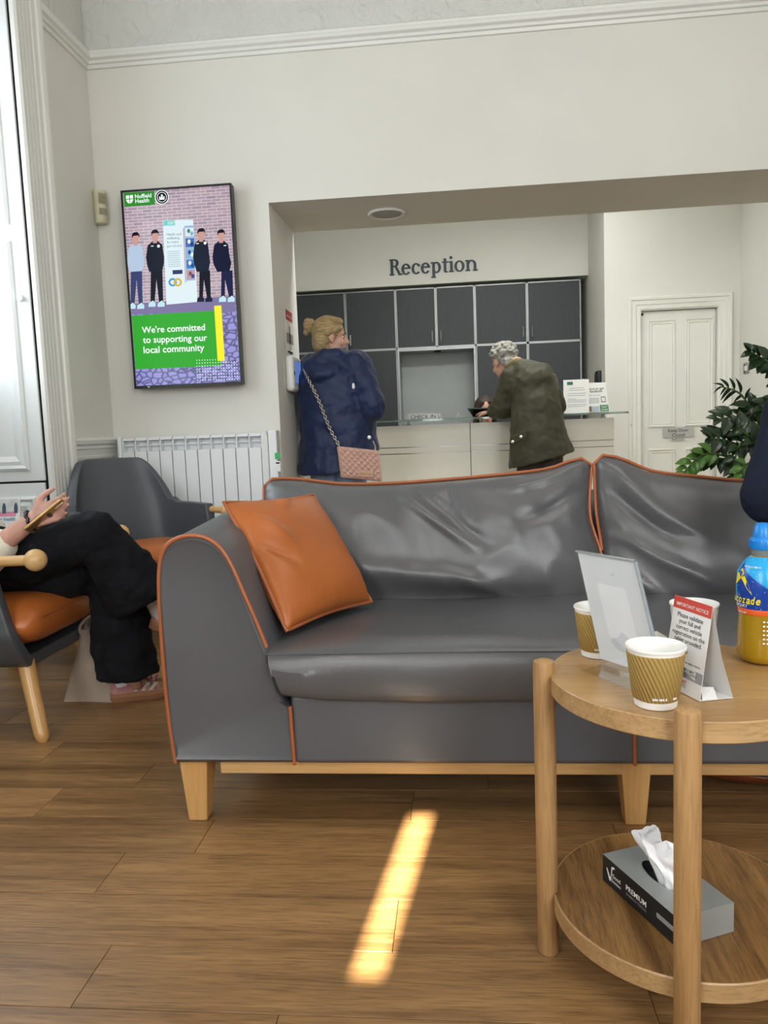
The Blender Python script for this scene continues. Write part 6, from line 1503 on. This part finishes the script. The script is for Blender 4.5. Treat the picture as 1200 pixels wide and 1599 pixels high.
MB().obox((pl0 + pl1) / 2 + Vector((0, -0.017, 0)), (pl1 - pl0) / 2, Vector((0, 0.002, 0)), Vector((0, 0, 0.018))).build('name_plate', m_blush, hb_, bevel=0.004)
text('lettering', 'LOVE MOSCHINO', pl0 + Vector((0.008, -0.020, -0.008)), pl1 + Vector((-0.008, -0.020, -0.008)), (0, 0, 1), m_brass, hb_, 0.02, height=0.016)
# chain links from the bag over the shoulder
pts = catmull([BG(0.03, 1.0, 0.02) + Vector((0, -0.01, 0)), at(515, 668, YBg + 0.02), at(498, 625, YBg + 0.03), at(483, 595, YBg + 0.06), at(475, 577, YBg + 0.14), at(476, 571, YBg + 0.22)], 8)
Lc = [0]
for a, b in zip(pts, pts[1:]): Lc.append(Lc[-1] + (b - a).length)
m_silver2 = M('chain_metal', '#c9c2b4', rough=0.25, metal=0.85)
def along(s):
    for i in range(len(pts) - 1):
        if Lc[i + 1] >= s: return pts[i].lerp(pts[i + 1], (s - Lc[i]) / max(1e-9, Lc[i + 1] - Lc[i])), (pts[i + 1] - pts[i]).normalized()
    return pts[-1], (pts[-1] - pts[-2]).normalized()
ring_me = None; sN = int(Lc[-1] / 0.0165)
for i in range(sN):
    p, d = along((i + 0.5) * Lc[-1] / sN); sd_ = (d.cross(Vector((0, 1, 0))) if i % 2 else Vector((0, 1, 0))); sd_ = (sd_ - d * sd_.dot(d)).normalized()
    if ring_me is None:
        ring_me = MB().tube([Vector((0.0125 * math.cos(a), 0.0075 * math.sin(a), 0)) + hb_.location for a in [2 * math.pi * k / 12 for k in range(12)]], 0.0026, 6, closed=True).build('chain_link', m_silver2, hb_); o = ring_me
    else:
        o = ring_me.copy(); COL.objects.link(o); o.parent = hb_
    z_ = d.cross(sd_); mat = Matrix((d, sd_, z_)).transposed().to_4x4(); mat.translation = p - hb_.location; o.matrix_local = mat
MB().tube([BG(0.9, 1.0, 0.02), BG(0.92, 1.12, 0.03), BG(0.88, 1.3, 0.06)], 0.005, 6).build('chain_end', m_silver2, hb_)

# ---------------------------------------------------------------- man bent over the desk
YM = 5.42
mn = thing('person', (0.58, YM, 0), 'grey-haired man in an olive wax jacket bending over the reception desk', 'person')
pelm, chm, nkm = Vector((0.575, YM - 0.04, 0.92)), Vector((0.535, YM + 0.03, 1.24)), Vector((0.44, YM + 0.12, 1.375))
hM = at(787, 566, YM + 0.19); bm_ = MB(); fwm = Vector((-0.50, 0.80, -0.42))
g, mm = head(bm_, hM, fwm, (-0.25, 0.4, 1), 1.0)
bm_.cap(nkm + Vector((0.02, -0.02, -0.04)), hM + Vector((0.03, -0.04, -0.03)), 0.062, 0.058)
bm_.chain([pelm, chm, nkm], [0.10, 0.10, 0.06])
smL, smR = Vector((0.395, YM + 0.05, 1.285)), Vector((0.66, YM + 0.10, 1.26))
emL, emR = Vector((0.345, YM + 0.10, 1.08)), Vector((0.72, YM + 0.26, 1.09)); wmL, wmR = Vector((0.275, YM + 0.30, 1.058)), Vector((0.50, YM + 0.34, 1.062))
bm_.cap(smL, smR, 0.05, 0.05); bm_.chain([smL, emL, wmL], [0.06, 0.046, 0.03]); bm_.chain([smR, emR, wmR], [0.06, 0.046, 0.03])
for s in (-1, 1):
    h = pelm + Vector((0.09 * s, 0, 0)); bm_.chain([h, h + Vector((0, 0.02, -0.45)), h + Vector((0, -0.01, -0.85))], [0.085, 0.058, 0.042]); a = h + Vector((0, -0.01, -0.86)); bm_.cap(a, a + Vector((-0.02, 0.17, -0.02)), 0.035, 0.028)
hand(bm_, wmL, (-0.55, 0.55, 0.02), (0, 0.1, -1), (30, 34, 40, 46), 0.95); hand(bm_, wmR, (-0.7, 0.4, 0.0), (0, 0.1, -1), (24, 26, 30, 34), 0.95, mirror=-1)
body3 = bm_.volume('body', m_skin, mn, voxel=0.006, smooth=3); face_parts(body3, g, mm)
m_gh = M('grey_hair', '#77746e', rough=0.6, hx2='#a9a59c', vscale=30, bump=0.5, bscale=90)
hr = MB(); hr.ell(g(0, -0.025, 0.042), 0.084, 0.098, 0.092, mm); hr.ell(g(0, -0.066, -0.015), 0.072, 0.05, 0.075, mm)
rng = random.Random(3)
for i in range(120):       # curls over the crown and the back of the head
    th_, ph_ = rng.uniform(0, 2 * math.pi), rng.uniform(-0.25, 1.0)
    d = Vector((math.cos(th_) * math.cos(ph_ * 1.5), math.sin(th_) * math.cos(ph_ * 1.5), math.sin(ph_ * 1.5)))
    if d.y > 0.45 and d.z < 0.5: continue
    p = g(d.x * 0.086, -0.025 + d.y * 0.10, 0.040 + d.z * 0.092); hr.ell(p, 0.014 + rng.random() * 0.008, 0.014 + rng.random() * 0.008, 0.013)
hr.volume('hair', m_gh, mn, voxel=0.0045, smooth=2, disp=0.012, dscale=0.018)
m_olive = M('olive_wax_cotton', '#3f3d2c', rough=0.6, var=0.06, vscale=4, bump=0.12, bscale=70, spec=0.35)
ct = MB(); RR = []
for z, x0, x1, yc, ry in ((1.39, 0.40, 0.52, YM + .10, 0.075), (1.36, 0.385, 0.575, YM + .09, 0.105), (1.31, 0.37, 0.665, YM + .06, 0.15), (1.23, 0.375, 0.705, YM + .03, 0.175), (1.12, 0.395, 0.72, YM, 0.175), (1.0, 0.385, 0.735, YM - .02, 0.175), (0.88, 0.375, 0.762, YM - .03, 0.185), (0.76, 0.368, 0.79, YM - .03, 0.195), (0.655, 0.362, 0.81, YM - .03, 0.20)):
    ring = []
    for i in range(40):
        a = 2 * math.pi * i / 40; ca = math.copysign(abs(math.cos(a)) ** 0.85, math.cos(a)); x = (x0 + x1) / 2 + (x1 - x0) / 2 * ca
        ring.append((x, yc + ry * math.sin(a), z + (0.11 * max(0, (x - x0) / (x1 - x0)) if z < 0.7 else 0.05 * (x - x0) / (x1 - x0) if z < 0.8 else 0)))
    RR.append(ring)
ct.loft(list(reversed(RR))); ct.chain([chm + Vector((0.0, -0.02, 0.0)), nkm + Vector((0.05, -0.06, -0.09)), nkm + Vector((0.02, -0.03, -0.04))], [0.165, 0.125, 0.085]); ct.chain([smL + Vector((0.04, 0, -0.02)), chm.lerp(nkm, .5) + Vector((0.02, -0.06, -0.02)), smR + Vector((-0.04, -0.02, -0.03))], [0.095, 0.12, 0.105])
ct.chain([smL + Vector((0.02, 0, -0.01)), emL, wmL.lerp(emL, 0.15)], [0.10, 0.083, 0.058]); ct.chain([smR + Vector((-0.03, 0, -0.02)), emR, wmR.lerp(emR, 0.2)], [0.095, 0.08, 0.058])
co = ct.volume('coat', m_olive, mn, voxel=0.008, smooth=4, disp=0.026, dscale=0.10)
m_cord = M('corduroy_collar', '#6b5f3e', rough=0.85, var=0.1, vscale=30)
MB().chain([nkm + Vector((-0.06, -0.02, -0.01)), nkm + Vector((0.0, -0.085, 0.012)), nkm + Vector((0.07, -0.085, -0.005)), nkm + Vector((0.115, 0.0, -0.03))], [0.026, 0.032, 0.032, 0.026]).volume('collar', m_cord, co, voxel=0.006, smooth=4)
# hip pocket with studs, side vent
pk = [at(796, 690, YM - 0.125), at(823, 679, YM - 0.205), at(828, 716, YM - 0.215), at(799, 724, YM - 0.135)]
MB().prism(pk, (0, 0.012, 0)).build('pocket', m_olive, co, bevel=0.004)
pf_ = [at(797, 683, YM - 0.13), at(822, 672, YM - 0.21), at(824, 684, YM - 0.214), at(796, 694, YM - 0.137)]
MB().prism(pf_, (0, 0.012, 0)).build('pocket_flap', m_olive, co, bevel=0.003)
for p in (at(814, 682, YM - 0.196), at(801, 690, YM - 0.155)): MB().lathe([(0.0, 0.004), (0.010, 0.003), (0.011, 0), (0.0, -0.002)], p, 14, (0, -1, 0)).build('stud', M('bright_stud', '#d8d6cc', rough=0.2, metal=0.4), co)
m_tweed = M('dark_tweed', '#3f3b3a', rough=0.9, var=0.25, vscale=160, bump=0.15, bscale=300)
tw = MB(); tw.cap(pelm + Vector((-0.07, 0.03, -0.04)), pelm + Vector((0.03, 0.03, -0.04)), 0.10, 0.10)
for s in (-1, 1):
    h = pelm + Vector((0.075 * s, 0, 0)); tw.chain([h, h + Vector((0, 0.02, -0.45)), h + Vector((0, -0.01, -0.86))], [0.082, 0.088, 0.08])
    a = h + Vector((0, -0.01, -0.92)); MB().loft([[a + Vector((0.045 * math.copysign(abs(math.cos(t)) ** .6, math.cos(t)) * k, 0.09 + 0.14 * math.sin(t), z)) for t in [2 * math.pi * i / 24 for i in range(24)]] for z, k in ((0, 0.97), (0.03, 1), (0.065, 0.85), (0.085, 0.5))]).build('shoe', M('brown_shoe', '#3b281c', rough=0.4), mn, smooth=60)
tw.volume('trousers', m_tweed, mn, voxel=0.012, smooth=4, disp=0.012, dscale=0.08)

# ---------------------------------------------------------------- receptionist behind the desk
YRc = 6.45
rc = thing('person', (0.24, YRc, 0.3), 'dark-haired receptionist low behind the desk, only the head showing', 'person')
hC = at(758, 643, YRc); br_ = MB(); g, mm = head(br_, hC, (0.12, -0.95, -0.22), (0, -0.2, 1), 1.0)
nC = hC + Vector((0.0, 0.05, -0.15)); cC = Vector((0.25, YRc + 0.06, 0.68)); pC = Vector((0.25, YRc + 0.14, 0.44))
br_.cap(nC, hC + Vector((0, 0.03, -0.03)), 0.05, 0.05); br_.chain([pC, cC, nC], [0.13, 0.13, 0.06])
s1_, s2_ = cC + Vector((0.17, 0, 0.10)), cC + Vector((-0.17, 0, 0.10)); e1_, e2_ = s1_ + Vector((0.05, -0.10, -0.22)), s2_ + Vector((-0.05, -0.10, -0.20))
w1_, w2_ = Vector((0.36, YRc - 0.26, 0.79)), Vector((0.14, YRc - 0.26, 0.79))
br_.cap(s1_, s2_, 0.06, 0.06); br_.chain([s1_, e1_, w1_], [0.055, 0.043, 0.028]); br_.chain([s2_, e2_, w2_], [0.055, 0.043, 0.028])
hand(br_, w1_, (-0.5, -0.6, 0), (0, 0, -1), (20, 22, 25, 28), 0.9); hand(br_, w2_, (0.3, -0.7, 0), (0, 0, -1), (20, 22, 25, 28), 0.9, mirror=-1)
for s in (-1, 1): br_.chain([pC + Vector((0.09 * s, 0, 0)), pC + Vector((0.10 * s, -0.40, 0.02)), pC + Vector((0.10 * s, -0.38, -0.40))], [0.08, 0.055, 0.04])
body4 = br_.volume('body', m_skin, rc, voxel=0.007, smooth=3); face_parts(body4, g, mm)
m_dkh = M('dark_brown_hair', '#33231c', rough=0.45, var=0.15, stretch=(4, 4, 1), vscale=20, bump=0.4, bscale=80)
hr = MB(); hr.ell(g(0, -0.026, 0.040), 0.086, 0.099, 0.094, mm); hr.ell(g(0, -0.07, -0.05), 0.085, 0.055, 0.12, mm)
for q in (-1, 1): hr.chain([g(0.03 * q, 0.07, 0.095), g(0.070 * q, 0.045, 0.04), g(0.082 * q, 0.0, -0.05), g(0.080 * q, -0.02, -0.13)], [0.014, 0.014, 0.020, 0.022])
hr.volume('hair', m_dkh, rc, voxel=0.006, smooth=4)
tq = MB(); tq.chain([pC, cC, nC + Vector((0, 0, -0.07))], [0.155, 0.16, 0.10]); tq.cap(s1_, s2_, 0.085, 0.085); tq.chain([s1_, e1_, w1_.lerp(e1_, 0.1)], [0.085, 0.065, 0.045]); tq.chain([s2_, e2_, w2_.lerp(e2_, 0.1)], [0.085, 0.065, 0.045])
for s in (-1, 1): tq.chain([pC + Vector((0.09 * s, 0, 0)), pC + Vector((0.10 * s, -0.40, 0.02)), pC + Vector((0.10 * s, -0.38, -0.38))], [0.10, 0.08, 0.06])
tq.volume('uniform', M('navy_uniform', '#1b2130', rough=0.7, var=0.05), rc, voxel=0.011, smooth=4)
sc2 = thing('office_chair', (0.25, YRc + 0.18, 0), 'office chair behind the reception desk under the receptionist', 'chair')
MB().box(0.02, 0.48, YRc - 0.08, YRc + 0.36, 0.23, 0.29).build('seat', m_black, sc2, bevel=0.02, segs=3)
MB().box(0.05, 0.45, YRc + 0.37, YRc + 0.42, 0.34, 0.85).build('backrest', m_black, sc2, bevel=0.02, segs=3)
MB().lathe([(0.03, 0.06), (0.03, 0.23)], (0.25, YRc + 0.14, 0), 16).build('column', m_steel, sc2)
for i in range(5):
    a = 2 * math.pi * i / 5 + 0.3; MB().tube([(0.25, YRc + 0.14, 0.08), (0.25 + 0.27 * math.cos(a), YRc + 0.14 + 0.27 * math.sin(a), 0.05), (0.25 + 0.27 * math.cos(a), YRc + 0.14 + 0.27 * math.sin(a), 0.0)], [0.02, 0.016, 0.02], 10).build('leg', m_black, sc2)

# ---------------------------------------------------------------- person at the right end of the sofa (only the sleeve is in view)
rp = thing('person', (1.05, 2.1, 0.45), 'person in a navy jumper on the sofa, only an elbow at the right edge', 'person')
sA, eA, wA = Vector((0.945, 2.17, 1.06)), Vector((0.795, 2.03, 0.748)), Vector((0.98, 1.82, 0.69))
sB, eB, wB = Vector((1.30, 2.19, 1.06)), Vector((1.36, 2.02, 0.78)), Vector((1.17, 1.82, 0.71))
pP, cP, nP = Vector((1.13, 2.18, 0.58)), Vector((1.13, 2.22, 0.95)), Vector((1.13, 2.19, 1.15)); hP = Vector((1.13, 2.14, 1.30))
bp_ = MB(); g, mm = head(bp_, hP, (0.02, -1, -0.25), (0, -0.2, 1)); bp_.cap(nP, hP + Vector((0, 0.03, -0.04)), 0.06, 0.055); bp_.chain([pP, cP, nP], [0.13, 0.14, 0.06]); bp_.cap(sA, sB, 0.06, 0.06)
bp_.chain([sA, eA, wA], [0.06, 0.046, 0.03]); bp_.chain([sB, eB, wB], [0.06, 0.046, 0.03])
for x in (1.03, 1.23): bp_.chain([(x, 2.14, 0.57), (x + 0.02, 1.66, 0.56), (x + 0.02, 1.60, 0.12)], [0.08, 0.058, 0.04]); bp_.cap((x + 0.02, 1.61, 0.05), (x + 0.02, 1.44, 0.035), 0.038, 0.03)
hand(bp_, wA, (0.5, -0.7, -0.2), (0.3, 0.2, -0.9), (30, 32, 36, 40), 0.95); hand(bp_, wB, (-0.4, -0.7, -0.2), (-0.3, 0.2, -0.9), (30, 32, 36, 40), 0.95, mirror=-1)
body5 = bp_.volume('body', m_skin, rp, voxel=0.007, smooth=3); face_parts(body5, g, mm)
hr = MB(); hr.ell(g(0, -0.026, 0.042), 0.083, 0.097, 0.090, mm); hr.volume('hair', m_dkh, rp, voxel=0.007, smooth=3)
m_knit = M('navy_knit', '#141a2c', rough=0.85, var=0.08, vscale=30, bump=0.2, bscale=420, spec=0.25)
jm = MB(); jm.chain([pP + Vector((0, 0, 0.03)), cP, nP + Vector((0, 0, -0.07))], [0.165, 0.165, 0.10]); jm.cap(sA, sB, 0.085, 0.085); jm.chain([sA, sA.lerp(eA, 0.55), eA, eA.lerp(wA, 0.5), wA], [0.088, 0.079, 0.074, 0.066, 0.046]); jm.chain([sB, eB, wB], [0.088, 0.074, 0.046])
jm.volume('jumper', m_knit, rp, voxel=0.007, smooth=4, disp=0.014, dscale=0.07)
tj = MB(); tj.cap((1.05, 2.16, 0.56), (1.21, 2.16, 0.56), 0.10, 0.10)
for x in (1.03, 1.23): tj.chain([(x, 2.14, 0.56), (x + 0.02, 1.67, 0.56), (x + 0.02, 1.60, 0.12)], [0.10, 0.082, 0.065])
tj.volume('trousers', M('grey_trousers', '#34363c', rough=0.8, var=0.05), rp, voxel=0.01, smooth=4)
for x in (1.05, 1.25): MB().loft([[Vector((x + 0.043 * math.copysign(abs(math.cos(t)) ** .6, math.cos(t)) * k, 1.54 - 0.13 * math.sin(t), z)) for t in [2 * math.pi * i / 24 for i in range(24)]] for z, k in ((0, 0.97), (0.03, 1), (0.07, 0.85), (0.10, 0.5))]).build('shoe', m_black, rp, smooth=60)

# ================================================================== PLANT
YP = 3.15
pb = Vector((1.42, YP, 0.0))
zz = thing('potted_plant', pb, 'leafy green potted plant behind the right half of the sofa', 'plant')
MB().lathe([(0.0, 0.0), (0.13, 0.0), (0.15, 0.01), (0.175, 0.36), (0.185, 0.37), (0.185, 0.39), (0.17, 0.39), (0.165, 0.35), (0.0, 0.35)], pb, 40).build('pot', M('charcoal_pot', '#3a3b3d', rough=0.5), zz, smooth=40)
MB().lathe([(0.168, 0.352), (0.1, 0.362), (0.0, 0.366)], pb, 30, None, False, True).build('soil', M('soil', '#2b2018', rough=0.95, var=0.3, vscale=40, bump=0.5, bscale=80), zz)
m_leafd = M('dark_glossy_leaf', '#23371f', rough=0.3, var=0.25, vscale=5, coat=0.2); m_leafl = M('young_leaf', '#4d7828', rough=0.35, var=0.15, vscale=5, coat=0.2); m_stem = M('leaf_stem', '#4e6b34', rough=0.5)
def leaf_mesh(name, mat, w, L):
    mb = MB(); prof = [(0, 0.02), (0.12, 0.5), (0.3, 0.9), (0.5, 1.0), (0.7, 0.82), (0.88, 0.42), (1.0, 0.02)]
    rings = [[(t * L, -w * k, 0.010 * k - 0.02 * t * t), (t * L, 0, -0.02 * t * t), (t * L, w * k, 0.010 * k - 0.02 * t * t)] for t, k in prof]
    mb.loft(rings, False, False, False); o = mb.build(name, mat, None, smooth=80); me = o.data; bpy.data.objects.remove(o); return me
LM = [leaf_mesh('leaf', m_leafd, 0.019, 0.062), leaf_mesh('leaf', m_leafd, 0.015, 0.050), leaf_mesh('leaf', m_leafl, 0.018, 0.056), leaf_mesh('leaf', m_leafd, 0.006, 0.05)]
rng = random.Random(11)
def zstem(pxs, depths, n, kind=0, size=1.0, start=0.3, broad=1.0, lone=()):
    P = [pb + Vector((rng.uniform(-.06, .06), rng.uniform(-.05, .05), 0.36))] + [at(x, y, d) for (x, y), d in zip(pxs, depths)]
    c = catmull(P, 10); nC_ = len(c) - 1
    st_ = MB().tube(c, [0.007 - 0.0045 * i / nC_ for i in range(nC_ + 1)], 7).build('stem', m_stem, zz)
    for i in range(n):
        t = start + (1 - start) * (i + 0.5) / n; k = min(int(t * nC_), nC_ - 1); p = c[k].lerp(c[k + 1], t * nC_ - k); d = (c[k + 1] - c[k]).normalized()
        s = 1 if i % 2 else -1
        side = d.cross(Vector((0, -1, 0.2))).normalized() * s
        ld = (side * (0.8 if t < 0.93 else 0.35) + d * 0.75 + Vector((rng.uniform(-.2, .2), rng.uniform(-.55, .25), rng.uniform(-.2, .15)))).normalized()
        up_l = (Vector((rng.uniform(-.3, .3), -0.8, 0.7))); up_l = (up_l - ld * up_l.dot(ld)).normalized()
        sc_l = size * rng.uniform(0.85, 1.15) * (1.0 if t < 0.9 else 0.75)
        o = bpy.data.objects.new('leaf', LM[kind]); COL.objects.link(o); o.parent = zz
        m = Matrix((ld, up_l.cross(ld), up_l)).transposed() @ Matrix.Diagonal((sc_l, sc_l * broad, sc_l)); m = m.to_4x4(); m.translation = p - zz.location; o.matrix_local = m
zstem([(1200, 720), (1165, 625), (1128, 604)], [3.12, 3.05, 3.02], 13, 3, 1.15, 0.55)
zstem([(1190, 700), (1160, 655), (1120, 655)], [3.1, 3.0, 2.95], 12, 0, 1.0, 0.45)
zstem([(1185, 720), (1140, 690), (1110, 685)], [3.1, 2.98, 2.92], 12, 0, 1.0, 0.5)
zstem([(1180, 740), (1120, 715), (1094, 716)], [3.08, 2.95, 2.9], 12, 0, 0.95, 0.5)
zstem([(1180, 745), (1110, 708), (1068, 738)], [3.08, 2.9, 2.85], 12, 2, 0.95, 0.62)
zstem([(1195, 720), (1160, 690), (1142, 745)], [3.05, 2.95, 2.9], 14, 0, 0.9, 0.45)
zstem([(1200, 700), (1180, 640), (1165, 640)], [3.1, 3.05, 3.0], 14, 0, 0.95, 0.4)
zstem([(1210, 690), (1200, 650), (1185, 645)], [3.2, 3.15, 3.1], 14, 1, 1.0, 0.35)
zstem([(1200, 715), (1180, 690), (1150, 665)], [3.0, 2.95, 2.95], 14, 0, 1.0, 0.4)
zstem([(1230, 690), (1222, 590), (1172, 549)], [3.12, 3.02, 2.96], 16, 0, 0.95, 0.6, 1.2)
zstem([(1240, 700), (1235, 630), (1192, 640)], [3.1, 3.0, 2.95], 12, 0, 1.0, 0.5)
zstem([(1250, 690), (1270, 560), (1290, 480)], [3.2, 3.2, 3.2], 16, 0, 1.0, 0.45)
zstem([(1260, 700), (1320, 600), (1350, 520)], [3.2, 3.2, 3.2], 16, 0, 1.0, 0.45)
zstem([(1190, 745), (1165, 725), (1158, 748)], [2.95, 2.88, 2.86], 8, 2, 0.8, 0.6)
flush_text()
